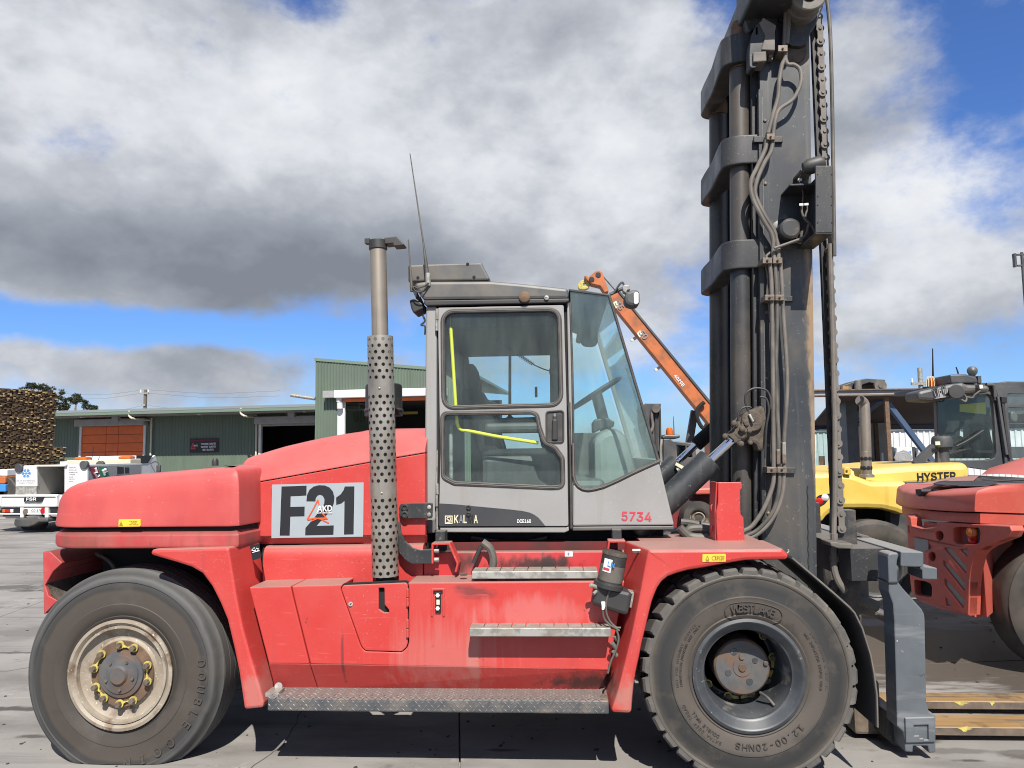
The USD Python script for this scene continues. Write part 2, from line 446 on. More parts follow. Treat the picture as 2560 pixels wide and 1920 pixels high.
    if bump:
        N["bn"] = ("noise_texture", {"scale": bscale, "detail": 4.0}); K.append(("g.position", "bn.vector"))
        N["bu"] = ("bump", {"strength": bump, "distance": 0.01}); K.append(("bn.fac", "bu.height"))
        if nrm: K.append((nrm, "bu.normal"))
        nrm = "bu.normal"
    if nrm: K.append((nrm, "p.normal"))
    if rough2 is not None:
        N["rn"] = ("noise_texture", {"scale": 6.0, "detail": 5.0}); K.append(("g.position", "rn.vector"))
        N["rr"] = ("map_range", {"from_min": 0.35, "from_max": 0.65, "to_min": rough, "to_max": rough2, "clamp": True}); K += [("rn.fac", "rr.value"), ("rr.result", "p.roughness")]
    LOOK[name] = usdkit.material(stage, "/World/Looks/" + name, N, K, surface="p.BSDF")
    return LOOK[name]


def glass(name, tint, haze=0.05, hazecol=(0.5, 0.52, 0.5), gloss=0.02, smear=True):
    N = {"t": ("transparent_bsdf", {"color": tint}), "g": ("glossy_bsdf", {"color": (0.9, 0.95, 0.95), "roughness": gloss}), "w": ("layer_weight", {"blend": 0.5}), "e": ("math", {"math_type": "power", "value2": 4.0}), "f": ("math", {"math_type": "multiply_add", "value2": 0.75, "value3": 0.03}),
         "m": ("mix_closure", {}), "d": ("diffuse_bsdf", {"color": hazecol}), "h": ("mix_closure", {"fac": haze})}
    K = [("w.facing", "e.value1"), ("e.value", "f.value1"), ("f.value", "m.fac"), ("t.BSDF", "m.closure1"), ("g.BSDF", "m.closure2"), ("m.closure", "h.closure1"), ("d.BSDF", "h.closure2")]
    if smear:   # dust film, thicker in runs and patches
        N["q"] = ("geometry", {}); N["qm"] = ("mapping", {"mapping_type": "point", "scale": (7, 7, 1.6)}); N["qn"] = ("noise_texture", {"scale": 1.4, "detail": 6.0, "roughness": 0.6}); N["qr"] = ("map_range", {"from_min": 0.3, "from_max": 0.75, "to_min": haze * .35, "to_max": haze * 1.9, "clamp": True})
        K += [("q.position", "qm.vector"), ("qm.vector", "qn.vector"), ("qn.fac", "qr.value"), ("qr.result", "h.fac")]
    LOOK[name] = usdkit.material(stage, "/World/Looks/" + name, N, K, surface="h.closure")


DUST = (0.27, 0.235, 0.20)
GRIME = (0.045, 0.028, 0.025)
SPOTS = [(on_y("Z6", 1010, 1120, .15), (.24, .4, .07), GRIME, .85, (22, 22, 5)), (on_y("Z6", 235, 495, .1), (.13, .3, .05), (.11, .04, .04), .7, (9, 9, 30)), (on_y("Z6", 700, 640, .1), (.45, .3, .10), (.56, .16, .15), .6, (14, 14, 3)),
         (on_y("Z6", 230, 960, .12), (.06, .3, .22), (.42, .20, .16), .6, (30, 30, 2)), (on_y("Z3", 1400, 1350, .12), (.35, .3, .25), (.50, .17, .15), .5, (26, 26, 1.5)), (on_y("Z7", 180, 1150, 0), (.10, .4, .16), (.36, .21, .17), .6, (12, 12, 12)), (on_y("Z2", 1850, 1150, .07), (.10, .4, .18), (.42, .20, .17), .55, (12, 12, 12)),
         (on_y("Z3", 710, 1400, .1), (.012, .3, .16), (.10, .03, .03), .7, (60, 60, 4)), (on_y("Z7", 480, 420, 0), (.05, .3, .16), (.5, .24, .2), .5, (9, 9, 9))]
mat("red_paint", chips=(.16, .05, .035), base=(0.50, 0.034, 0.028), rough=0.42, spots=SPOTS, vary=(0.54, 0.072, 0.062), vscale=1.3, vamt=(0.35, 0.7), streak=(0.36, 0.05, 0.05), sscale=(9, 9, 0.6), samt=(0.60, 0.85), fine=(0.55, 0.16, 0.15), fscale=90, famt=(0.64, 0.72), bevel=0.006, top=(DUST, 0.72), rough2=0.55, bump=0.015, bscale=25)
mat("red_paint_grimy", (0.49, 0.028, 0.032), 0.45, spots=[(on_y("Z5", 980, 1450, .34), (.28, .3, .055), GRIME, .9, (18, 18, 10)), (on_y("Z5", 520, 1440, .34), (.10, .3, .06), GRIME, .8, (18, 18, 10)), (on_y("Z5", 1150, 1440, .34), (.15, .3, .05), GRIME, .9, (18, 18, 10))], vary=(0.55, 0.075, 0.075), vscale=2, vamt=(0.4, 0.65), streak=(0.055, 0.035, 0.03), sscale=(16, 16, 1.1), samt=(0.60, 0.72), dirt=(0.16, 0.08, 0.07), dscale=4, damt=(0.58, 0.75), bevel=0.005, top=(DUST, 0.8))
mat("red_hood", chips=(.2, .06, .05), base=(0.50, 0.058, 0.052), rough=0.46, vary=(0.55, 0.11, 0.10), vscale=1.1, vamt=(0.3, 0.7), streak=(0.42, 0.055, 0.055), sscale=(4, 4, 1.2), samt=(0.5, 0.8), fine=(0.6, 0.22, 0.2), fscale=60, famt=(0.68, 0.74), bevel=0.01, rough2=0.6, top=((0.50, 0.20, 0.19), 0.35))
mat("red_band", chips=(.14, .05, .035), base=(0.45, 0.045, 0.047), rough=0.5, vary=(0.48, 0.11, 0.10), vscale=3, dirt=(0.16, 0.085, 0.06), dscale=2.2, damt=(0.55, 0.72), streak=(0.30, 0.07, 0.06), sscale=(12, 12, 1.5), samt=(0.5, 0.75), bevel=0.006, top=((0.10, 0.06, 0.05), 0.85))
mat("old_red", chips=(.2, .1, .07), base=(0.47, 0.075, 0.05), rough=0.5, vary=(0.50, 0.12, 0.085), vscale=2, dirt=(0.22, 0.11, 0.08), dscale=2.5, damt=(0.55, 0.75), bevel=0.008, top=((0.42, 0.13, 0.12), 0.6), fine=(0.5, 0.26, 0.2), fscale=50, famt=(0.66, 0.74))
mat("dark_red", (0.16, 0.012, 0.012), 0.6, dirt=(0.04, 0.025, 0.02), dscale=3, damt=(0.45, 0.65))
mat("cab_grey", (0.305, 0.303, 0.297), 0.45, vary=(0.27, 0.264, 0.253), vscale=2, streak=(0.27, 0.25, 0.21), sscale=(11, 11, 0.8), samt=(0.58, 0.8), fine=(0.42, 0.42, 0.42), fscale=80, famt=(0.66, 0.74), bevel=0.005, top=(DUST, 0.6))
mat("dark_paint", (0.021, 0.023, 0.026), 0.43, vary=(0.042, 0.042, 0.043), vscale=2.2, vamt=(0.35, 0.7), dirt=(0.17, 0.135, 0.10), dscale=3.0, damt=(0.60, 0.78), streak=(0.075, 0.070, 0.062), sscale=(16, 16, 0.8), samt=(0.55, 0.8), bevel=0.005, top=((0.2, 0.175, 0.15), 0.7), rough2=0.62, fine=(0.13, 0.12, 0.11), fscale=70, famt=(0.62, 0.72))
mat("mast_plate", (0.024, 0.028, 0.032), 0.44, vary=(0.056, 0.060, 0.064), vscale=2.5, vamt=(0.35, 0.7), spots=[(on_y("Y1", 812, 550, .70), (.045, .4, .85), (.30, .20, .11), .85, (26, 26, 9)), (on_y("Y1", 815, 1000, .70), (.02, .4, .5), (.30, .22, .14), .7, (30, 30, 10)), (on_y("Z8", 880, 300, .70), (.10, .4, .12), (.17, .12, .08), .8, (12, 12, 12)), (on_y("Z8", 760, 1330, .70), (.10, .4, .06), (.26, .18, .11), .7, (14, 14, 14))], dirt=(0.105, 0.088, 0.068), dscale=2.6, damt=(0.5, 0.8), streak=(0.085, 0.083, 0.08), sscale=(18, 18, 0.7), samt=(0.52, 0.75), fine=(0.2, 0.19, 0.17), fscale=45, famt=(0.66, 0.74), bevel=0.004, bump=0.03, bscale=14)
mat("cylinder_grimy", (0.028, 0.030, 0.032), 0.42, vary=(0.062, 0.062, 0.060), vscale=2.5, vamt=(0.35, 0.7), dirt=(0.12, 0.094, 0.070), dscale=1.6, damt=(0.42, 0.72), streak=(0.10, 0.085, 0.07), sscale=(20, 20, 0.5), samt=(0.5, 0.75), fine=(0.16, 0.14, 0.12), fscale=60, famt=(0.64, 0.74))
mat("roof_grey", (0.072, 0.075, 0.077), 0.5, vary=(0.125, 0.122, 0.115), vscale=3, streak=(0.15, 0.135, 0.11), sscale=(5, 5, 5), samt=(0.5, 0.75), dirt=(0.15, 0.125, 0.095), dscale=4, damt=(0.52, 0.75), bevel=0.006)
mat("carriage_blue", (0.088, 0.100, 0.113), 0.45, vary=(0.125, 0.14, 0.155), vscale=3, vamt=(0.35, 0.65), dirt=(0.05, 0.05, 0.05), dscale=7, damt=(0.62, 0.7), streak=(0.21, 0.225, 0.24), sscale=(2, 2, 14), samt=(0.55, 0.8), fine=(0.45, 0.42, 0.36), fscale=30, famt=(0.70, 0.735), bevel=0.004, bump=0.03, bscale=20, top=((0.3, 0.28, 0.25), 0.7))
mat("black", (0.022, 0.022, 0.023), 0.55, vary=(0.04, 0.038, 0.036), dirt=(0.085, 0.075, 0.062), dscale=5, damt=(0.58, 0.78), bevel=0.003)
mat("soot_shade", (0.010, 0.010, 0.010), 0.9)  # near-black for sooty metal and wires; also stands in for shade in hollows
mat("rubber", (0.026, 0.025, 0.024), 0.7, vary=(0.055, 0.048, 0.041), vscale=4, vamt=(0.35, 0.65), dirt=(0.095, 0.078, 0.062), dscale=3.0, damt=(0.50, 0.72), bump=0.06, bscale=50)
mat("rubber_brown", (0.040, 0.033, 0.027), 0.76, vary=(0.066, 0.054, 0.043), vscale=5, dirt=(0.026, 0.025, 0.024), dscale=4, damt=(0.52, 0.7), bump=0.04, bscale=50)
mat("rubber_raised", (0.060, 0.050, 0.042), 0.75, vary=(0.045, 0.038, 0.033), vscale=9)
mat("tread_rubber", (0.075, 0.072, 0.068), 0.8, vary=(0.115, 0.105, 0.092), vscale=6, dirt=(0.16, 0.145, 0.125), dscale=9, damt=(0.52, 0.72), bump=0.12, bscale=70)
mat("hose", (0.050, 0.047, 0.043), 0.6, vary=(0.135, 0.12, 0.10), vscale=5, vamt=(0.35, 0.65))
mat("hose_dusty", (0.17, 0.15, 0.13), 0.65, vary=(0.10, 0.09, 0.078), vscale=6)
mat("rim_cream", (0.33, 0.285, 0.225), 0.62, vary=(0.24, 0.19, 0.135), vscale=5, dirt=(0.12, 0.07, 0.04), dscale=8, damt=(0.50, 0.66), fine=(0.5, 0.46, 0.38), fscale=50, famt=(0.62, 0.7), bump=0.05, bscale=60)
mat("rust_brown", (0.105, 0.062, 0.036), 0.75, vary=(0.19, 0.115, 0.065), vscale=14, dirt=(0.06, 0.045, 0.035), dscale=7, bump=0.1, bscale=80)
mat("rim_blue", (0.036, 0.041, 0.047), 0.45, vary=(0.066, 0.071, 0.076), vscale=5, dirt=(0.30, 0.27, 0.22), dscale=4, damt=(0.62, 0.76), fine=(0.3, 0.3, 0.3), fscale=40, famt=(0.68, 0.74))
mat("hub_blue", (0.072, 0.076, 0.082), 0.55, vary=(0.11, 0.108, 0.105), vscale=9, dirt=(0.15, 0.085, 0.052), dscale=7, damt=(0.46, 0.66), bump=0.04)
mat("mud", (0.115, 0.093, 0.072), 0.95, vary=(0.07, 0.055, 0.042), vscale=20, bump=0.5, bscale=90)
mat("tag_yellow", (0.58, 0.50, 0.12), 0.5, vary=(0.36, 0.29, 0.09), vscale=20)
mat("bolt_steel", (0.20, 0.16, 0.125), 0.55, metal=0.3, vary=(0.11, 0.08, 0.06), vscale=30)
mat("galvanised", (0.27, 0.265, 0.245), 0.5, metal=0.35, vary=(0.42, 0.41, 0.38), vscale=14, vamt=(0.45, 0.55), dirt=(0.26, 0.22, 0.16), dscale=5, damt=(0.5, 0.75), top=((0.32, 0.285, 0.235), 0.75))
mat("tread_plate", (0.062, 0.067, 0.074), 0.5, vary=(0.10, 0.10, 0.10), vscale=9, dirt=(0.20, 0.17, 0.14), dscale=6, damt=(0.5, 0.72), top=((0.20, 0.15, 0.135), 0.85))
mat("tread_bump", (0.16, 0.155, 0.15), 0.45, vary=(0.27, 0.25, 0.23), vscale=20, metal=0.2)
mat("stainless", (0.46, 0.42, 0.36), 0.34, metal=0.6, vary=(0.30, 0.26, 0.21), vscale=4, streak=(0.32, 0.30, 0.27), sscale=(40, 40, 1.0), samt=(0.5, 0.7), rough2=0.42)
mat("pipe_steel", (0.36, 0.31, 0.25), 0.45, metal=0.55, vary=(0.29, 0.25, 0.20), vscale=4, streak=(0.20, 0.17, 0.14), sscale=(30, 30, 0.8), samt=(0.52, 0.75))
mat("chrome", (0.85, 0.85, 0.86), 0.08, metal=1.0)
mat("seal", (0.040, 0.036, 0.034), 0.55, vary=(0.075, 0.068, 0.06), vscale=12)
mat("seal_lip", (0.17, 0.15, 0.135), 0.55)
mat("grab_yellow", (1.0, 0.86, 0.02), 0.4)
mat("decal_yellow", (0.80, 0.58, 0.03), 0.45, vary=(0.7, 0.5, 0.06))
mat("decal_ink", (0.30, 0.20, 0.03), 0.6)
mat("decal_grey", (0.36, 0.41, 0.44), 0.4, vary=(0.33, 0.38, 0.41))
mat("ink_black", (0.014, 0.015, 0.018), 0.45)
mat("decal_black", (0.040, 0.042, 0.047), 0.45, vary=(0.055, 0.055, 0.058), vscale=4)
mat("ink_orange", (0.75, 0.10, 0.025), 0.45)
mat("ink_white", (0.80, 0.80, 0.80), 0.5)
mat("ink_cream", (0.72, 0.66, 0.46), 0.5)
mat("ink_red", (0.52, 0.045, 0.07), 0.5)
mat("ink_blue", (0.05, 0.25, 0.62), 0.5)
mat("ink_green", (0.02, 0.24, 0.09), 0.5)
mat("ink_maroon", (0.26, 0.015, 0.04), 0.5)
mat("ink_grey", (0.22, 0.23, 0.25), 0.5)
mat("seat_cloth", (0.018, 0.018, 0.020), 0.85, bump=0.1, bscale=200)
mat("cab_plastic", (0.060, 0.063, 0.064), 0.6, vary=(0.08, 0.08, 0.078))
mat("cab_dash", (0.24, 0.26, 0.245), 0.65, vary=(0.18, 0.18, 0.17))
glass("glass", (0.90, 0.965, 0.95), 0.025, (0.42, 0.47, 0.45))
glass("glass_quarter", (0.89, 0.97, 0.955), 0.06, (0.42, 0.5, 0.48))
glass("glass_dark", (0.72, 0.82, 0.80), 0.015)

# ------------------------------------------------------------------ prims
TAKEN, BASE = {}, {}


def numbered(parent, name):
    k = f"{parent}/{name}"; n = TAKEN.get(k, 0); TAKEN[k] = n + 1
    return k if n == 0 else f"{k}_{n:03d}"


def tags(prim, **kw):
    for k, v in kw.items():
        if v: prim.SetCustomDataByKey(k, v)


def thing(name, label, category, loc=(0, 0, 0), group=None):
    path = numbered("/World", name); x = UsdGeom.Xform.Define(stage, path); x.AddTranslateOp().Set(Gf.Vec3d(*[float(v) for v in loc]))
    BASE[path] = np.asarray(loc, float); tags(x.GetPrim(), label=label, category=category, group=group)
    return x.GetPrim()


def part(parent, name, m, look, smooth=32, label=None, kind=None):
    """One mesh under a thing or under one of its parts; shapes are given in world metres."""
    top = "/".join(str(parent.GetPath()).split("/")[:3]); p = numbered(str(parent.GetPath()), name)
    v = np.asarray(m[0], float) - BASE[top]
    g = usdkit.mesh(stage, p, (v, m[1]), LOOK[look], smooth=smooth)
    tags(g.GetPrim(), label=label, kind=kind)
    return g.GetPrim()


def single(name, m, look, label=None, category=None, group=None, kind=None, smooth=32):
    p = numbered("/World", name); g = usdkit.mesh(stage, p, m, LOOK[look], smooth=smooth)
    tags(g.GetPrim(), label=label, category=category, group=group, kind=kind); BASE[p] = np.zeros(3)
    return g.GetPrim()

# ------------------------------------------------------------------ ground
def ground_material():
    N = {"g": ("geometry", {}), "p": ("principled_bsdf", {"roughness": 0.8, "specular_ior_level": 0.3})}; K = []

    def nz(t, scale, detail, lo, hi, stretch=None, rgh=0.6):
        v = "g.position"
        if stretch:
            N[t + "m"] = ("mapping", {"mapping_type": "point", "scale": stretch, "rotation": (0, 0, 0.35)}); K.append((v, t + "m.vector")); v = t + "m.vector"
        N[t] = ("noise_texture", {"scale": scale, "detail": detail, "roughness": rgh}); K.append((v, t + ".vector"))
        N[t + "r"] = ("map_range", {"from_min": lo, "from_max": hi, "clamp": True}); K.append((t + ".fac", t + "r.value"))
        return t + "r.result"

    def mx(t, fac, a, b):
        N[t] = ("mix_color", {"b": b} if isinstance(a, str) else {"a": a, "b": b}); K.append((fac, t + ".fac"))
        if isinstance(a, str): K.append((a, t + ".a"))
        return t + ".result"
    c = mx("m1", nz("n1", 0.9, 8, 0.35, 0.65), (0.185, 0.174, 0.162), (0.240, 0.228, 0.214))
    c = mx("m2", nz("n2", 0.55, 9, 0.50, 0.62, (1, 2.6, 1)), c, (0.145, 0.136, 0.126))
    c = mx("m6", nz("n6", 0.8, 7, 0.57, 0.70, (.22, 4.5, 1)), c, (0.115, 0.107, 0.098))
    c = mx("m7", nz("n7", 1.3, 9, 0.60, 0.66, None, 0.72), c, (0.27, 0.258, 0.245))
    c = mx("m3", nz("n3", 2.2, 8, 0.62, 0.70, (1, 2.2, 1), 0.7), c, (0.10, 0.093, 0.087))
    c = mx("m4", nz("n4", 9.0, 5, 0.69, 0.73), c, (0.07, 0.063, 0.056))
    N["isl"] = ("map_range", {"to_min": 0.9, "to_max": 1.08}); K.append(("g.random_per_island", "isl.value"))
    WET_SHADE = on_z('P', 2480, 1640, 0)
    # wet mud on the right, with the right forklift's shadow painted in
    N["w1"] = ("vector_math", {"math_type": "subtract", "vector2": tuple(WET_SHADE)}); K.append(("g.position", "w1.vector1"))
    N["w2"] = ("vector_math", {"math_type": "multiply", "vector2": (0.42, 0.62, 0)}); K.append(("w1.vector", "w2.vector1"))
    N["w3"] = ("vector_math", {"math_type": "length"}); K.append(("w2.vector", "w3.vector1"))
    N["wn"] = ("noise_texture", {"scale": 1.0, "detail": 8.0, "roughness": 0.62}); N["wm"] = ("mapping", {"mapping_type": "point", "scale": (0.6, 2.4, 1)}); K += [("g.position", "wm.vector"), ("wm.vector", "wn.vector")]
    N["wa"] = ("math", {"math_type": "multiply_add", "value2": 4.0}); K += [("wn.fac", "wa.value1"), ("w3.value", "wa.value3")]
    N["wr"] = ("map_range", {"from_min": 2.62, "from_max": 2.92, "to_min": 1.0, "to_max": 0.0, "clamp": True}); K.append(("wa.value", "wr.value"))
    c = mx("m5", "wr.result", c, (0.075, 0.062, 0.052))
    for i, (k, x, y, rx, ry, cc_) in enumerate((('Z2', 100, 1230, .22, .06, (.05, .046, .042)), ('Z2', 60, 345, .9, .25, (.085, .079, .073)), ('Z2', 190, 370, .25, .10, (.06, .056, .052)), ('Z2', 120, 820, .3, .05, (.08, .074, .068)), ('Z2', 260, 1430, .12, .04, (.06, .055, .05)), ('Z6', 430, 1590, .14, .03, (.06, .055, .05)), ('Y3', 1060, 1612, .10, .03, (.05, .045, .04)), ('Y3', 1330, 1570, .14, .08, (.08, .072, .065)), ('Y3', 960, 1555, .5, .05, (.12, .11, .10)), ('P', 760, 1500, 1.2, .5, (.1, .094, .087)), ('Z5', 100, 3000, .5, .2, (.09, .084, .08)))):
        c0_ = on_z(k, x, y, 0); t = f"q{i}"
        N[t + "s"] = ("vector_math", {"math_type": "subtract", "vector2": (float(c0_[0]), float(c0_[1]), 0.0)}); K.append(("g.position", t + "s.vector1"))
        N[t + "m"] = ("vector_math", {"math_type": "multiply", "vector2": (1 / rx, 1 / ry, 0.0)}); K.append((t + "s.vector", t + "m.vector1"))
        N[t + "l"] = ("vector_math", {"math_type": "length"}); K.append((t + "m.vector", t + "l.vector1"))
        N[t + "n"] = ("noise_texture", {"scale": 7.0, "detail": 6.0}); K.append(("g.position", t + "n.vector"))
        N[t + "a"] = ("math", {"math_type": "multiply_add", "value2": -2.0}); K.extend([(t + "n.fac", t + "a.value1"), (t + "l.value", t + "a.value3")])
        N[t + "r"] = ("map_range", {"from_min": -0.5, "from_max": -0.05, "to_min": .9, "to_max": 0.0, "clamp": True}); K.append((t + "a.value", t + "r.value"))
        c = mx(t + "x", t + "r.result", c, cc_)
    N["ms"] = ("mix_color", {"blend_type": "multiply", "fac": 1.0}); K += [(c, "ms.a"), ("isl.result", "ms.b"), ("ms.result", "p.base_color")]
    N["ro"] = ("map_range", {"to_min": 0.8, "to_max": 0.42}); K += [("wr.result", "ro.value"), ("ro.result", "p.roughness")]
    N["bn"] = ("noise_texture", {"scale": 60.0, "detail": 6.0}); N["bu"] = ("bump", {"strength": 0.12, "distance": 0.01}); K += [("g.position", "bn.vector"), ("bn.fac", "bu.height"), ("bu.normal", "p.normal")]
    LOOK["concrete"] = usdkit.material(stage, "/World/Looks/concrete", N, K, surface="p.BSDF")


ground_material()
mat("joint", (0.045, 0.042, 0.04), 0.95)
gx = np.array([[-900, -60, -.03], [900, -60, -.03], [900, 1500, -.03], [-900, 1500, -.03]], float)
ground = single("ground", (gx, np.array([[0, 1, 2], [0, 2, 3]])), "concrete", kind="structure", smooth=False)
TAKEN["/World/ground/concrete_slab"] = 0
JR = rotz(math.radians(8))
for i in range(-9, 8):
    for j in range(-2, 9):
        x0, y0, w, h = i * 5.0 - 0.55, j * 5.0 - 3.2, 5.0, 5.0
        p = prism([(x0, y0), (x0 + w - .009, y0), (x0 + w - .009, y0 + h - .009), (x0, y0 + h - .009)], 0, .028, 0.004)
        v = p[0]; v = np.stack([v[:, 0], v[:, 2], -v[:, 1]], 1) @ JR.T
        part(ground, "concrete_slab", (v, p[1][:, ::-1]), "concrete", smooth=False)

# grit, chips of wood and hairline cracks on the slabs
mat("grit", (0.20, 0.17, 0.13), 0.9, island=0.8)
gm = []
for i in range(900):
    y = -1.9 + 9.5 * RNG.random() ** 1.6; x = RNG.uniform(-4.2, 4.8) * (1 + .12 * (y + 1.9)); r_ = RNG.uniform(.003, .011) * (1 + .08 * max(y, 0))
    t = trimesh.creation.icosphere(0, r_); v = np.array(t.vertices) * [RNG.uniform(.6, 2.2), RNG.uniform(.6, 1.4), RNG.uniform(.3, .7)]
    gm.append((v @ rotz(RNG.uniform(0, PI)).T + [x, y, r_ * .25], np.array(t.faces)))
single("grit", cat(gm), "grit", label="scattered grit and wood chips lying on the concrete yard", category="grit", kind="stuff", smooth=False)
for pts in ([(-2.2, -.9), (-1.9, -.3), (-1.7, .5), (-1.9, 1.6)], [(-4.8, 1.8), (-3.9, 2.2), (-3.4, 2.0)], [(2.3, -.6), (3.1, -.3), (3.6, .1), (4.4, .0)], [(.3, -1.1), (.7, -.8), (.9, -.2)], [(-5.5, 5.2), (-4.6, 4.6), (-3.9, 4.9)]):
    q = curve([(x, y, 0.0) for x, y in pts], 14); q[:, :2] += RNG.normal(0, .012, (len(q), 2)); n_ = np.gradient(q, axis=0)[:, [1, 0, 2]] * [-1, 1, 0]; n_ /= np.linalg.norm(n_, axis=1, keepdims=True) + 1e-9
    w_ = (.0016 + .0022 * RNG.random((len(q), 1)))
    A_, B_ = q + n_ * w_ + [0, 0, .0012], q - n_ * w_ + [0, 0, .0012]; m_ = len(q); i_ = np.arange(m_ - 1)
    part(ground, "hairline_crack", (np.vstack([A_, B_]), np.vstack([np.stack([i_, i_ + 1, i_ + m_], 1), np.stack([i_ + 1, i_ + m_ + 1, i_ + m_], 1)])), "joint", smooth=False)

# ------------------------------------------------------------------ the red forklift
YC = 1.2
fork = thing("red_forklift", "large weathered red forklift with grey cab and tall dark mast, marked F21, filling the foreground", "forklift", (-0.8, YC, 0))


def ring_text(txt, c, y, r, h, a0, a1, bold=False, depth=0.003, lift=0.0):
    """Letters round a tyre, clockwise from a0 to a1 (degrees from the top), tops outwards; centre c, on the face y."""
    out = []
    for k, ch in enumerate(txt):
        if ch == ' ': continue
        a = math.radians(a0 + (a1 - a0) * k / max(1, len(txt) - 1)); m = words(ch, h, depth, bold, centre=True)
        ey = np.array([math.sin(a), 0, math.cos(a)]); ex = np.array([math.cos(a), 0, -math.sin(a)])
        out.append(place(m, np.array([c[0], y - lift, c[1]]) + ey * r, ex, ey))
    return cat(out)


def squash(m, z0=0.002, c=None, y=None, amt=0.03):
    v = np.array(m[0]); low = v[:, 2] < z0
    v[low, 2] = z0; return v, m[1]


def tyre(c, y0, prof, n=120, look="rubber"):
    return lathe(prof, (c[0], y0, c[1]), (0, 1, 0), n, closed=True)


def nut_pos(c, r, k, n, a0):
    a = a0 + 2 * PI * k / n; return np.array([c[0] + r * math.sin(a), 0, c[1] + r * math.cos(a)])


def sagged(m):
    v = np.array(m[0]); v[:, 1] -= .021 * np.clip((.07 - v[:, 2]) / .1, 0, 1) + .001; return v, m[1]


# rear wheel
rc0 = on_y('Z2', 869, 983, .16); rc = (rc0[0], rc0[2]); RY = .16
Rr = rc[0] - on_y('Z2', 187, 983, .16)[0]
ri = (on_y('Z2', 1243, 983, .16)[0] - on_y('Z2', 495, 983, .16)[0]) / 2
R2 = Rr + .035
pr = [(ri - .02, .055), (ri, .022), (ri + .02, .014), (ri + .024, .017), (ri + .05, .004), (ri + .09, 0.0), (ri + .094, .003), (Rr - .075, .006), (Rr - .045, .010), (Rr - .04, .006), (Rr - .018, .012), (Rr - .004, .022), (Rr + .008, .045)]
tw = .315
for yy in np.linspace(.065, tw - .065, 4):
    pr += [(R2 - .010 + .008 * math.sin((yy) / tw * PI), yy - .004), (R2 - .022, yy - .003), (R2 - .022, yy + .003), (R2 - .010 + .008 * math.sin(yy / tw * PI), yy + .004)]
pr += [(Rr + .008, tw - .045), (Rr - .02, tw - .012), (ri + .09, tw), (ri, tw - .02), (ri - .02, tw - .055)]
rt = tyre(rc, RY, pr)
v = rt[0]; lo = np.clip((.07 - v[:, 2]) / .1, 0, 1.3)
sag = (v[:, 1] - (RY + tw / 2)); v[:, 1] += np.sign(sag) * .02 * np.minimum(lo, 1) * (np.abs(sag) > .1); v[:, 2] = np.maximum(v[:, 2], .002)
rw = part(fork, "rear_wheel", lathe([(ri - .012, .02), (ri + .005, .012), (ri + .006, .0), (ri - .012, -.004), (ri - .022, .006), (ri - .03, .016), (ri - .032, .004), (ri - .045, .004), (ri - .05, .03), (ri - .07, .045), (ri - .105, .05), (ri - .13, .035), (.185, .03), (.183, .036), (.0, .036), (0, .2), (ri - .02, .2)], (rc[0], RY, rc[1]), (0, 1, 0), 72, caps=(False, False)), "rim_cream")
mat("rear_tyre", (0.04, 0.033, 0.027), 0.74, radial=((rc[0], 0, rc[1]), [(0, (.05, .04, .032)), (ri, (.045, .037, .03)), (ri + .03, (.035, .029, .024)), (ri + .06, (.052, .042, .034)), (Rr - .09, (.058, .047, .037)), (Rr - .075, (.030, .028, .026)), (Rr - .04, (.042, .041, .040)), (Rr - .015, (.085, .085, .083)), (Rr + .005, (.04, .04, .04)), (R2 - .005, (.085, .083, .079)), (R2 + .02, (.10, .097, .092))], .6), fine=(0.026, 0.025, 0.024), fscale=5, famt=(0.60, 0.9), dirt=(0.088, 0.077, 0.064), dscale=4, damt=(0.55, 0.85), bump=0.05, bscale=45)
part(rw, "tyre", rt, "rear_tyre", label="worn smooth rear tyre with a flattened foot")
part(rw, "lettering", sagged(cat(ring_text("DOUBLE", rc, RY + .004, Rr - .10, .046, 82, 124, True, .003), ring_text("COIN", rc, RY + .004, Rr - .10, .046, 140, 172, True, .003))), "rubber_raised")
part(rw, "rust_ring", lathe([(.0, .02), (.182, .026), (.186, .030)], (rc[0], RY, rc[1]), (0, 1, 0), 48), "rust_brown")
part(rw, "hub", lathe([(0, -.022), (.045, -.022), (.055, -.008), (.088, .0), (.105, .002), (.108, .008), (.130, .012), (.134, .03)], (rc[0], RY, rc[1]), (0, 1, 0), 48), "hub_blue")
for k in range(5):
    q = nut_pos(rc, .082, k, 5, .55); q[1] = RY; part(rw, "cap_bolt", cyl(q + [0, -.010, 0], q + [0, .004, 0], .009, n=6), "bolt_steel")
AN = [math.radians(a) for a in (-4, 26, 72, 104, 152, 181, 216, 244, 281, 313)]
for k, a in enumerate(AN):
    q = np.array([rc[0] + .163 * math.sin(a), RY, rc[1] + .163 * math.cos(a)])
    part(rw, "wheel_nut", cyl(q + [0, -.012, 0], q + [0, .022, 0], .0165, n=6), "bolt_steel")
    o = AN[k + 1] if k % 2 == 0 else AN[k - 1]
    q2 = np.array([rc[0] + .155 * math.sin(o), RY, rc[1] + .155 * math.cos(o)]); mid = (q + q2) / 2
    ring = [(q[0] + .024 * math.cos(t), q[2] + .024 * math.sin(t)) for t in np.linspace(0, 2 * PI, 14)[:-1]]
    g = Polygon(ring + []).union(Polygon([(q[0] + .02 * (mid - q)[2] / .08, q[2] - .02 * (mid - q)[0] / .08), (mid[0], mid[2]), (q[0] - .02 * (mid - q)[2] / .08, q[2] + .02 * (mid - q)[0] / .08)]).buffer(.002))
    part(rw, "nut_pointer", prism_g(g, RY + .012, RY + .019), "tag_yellow")

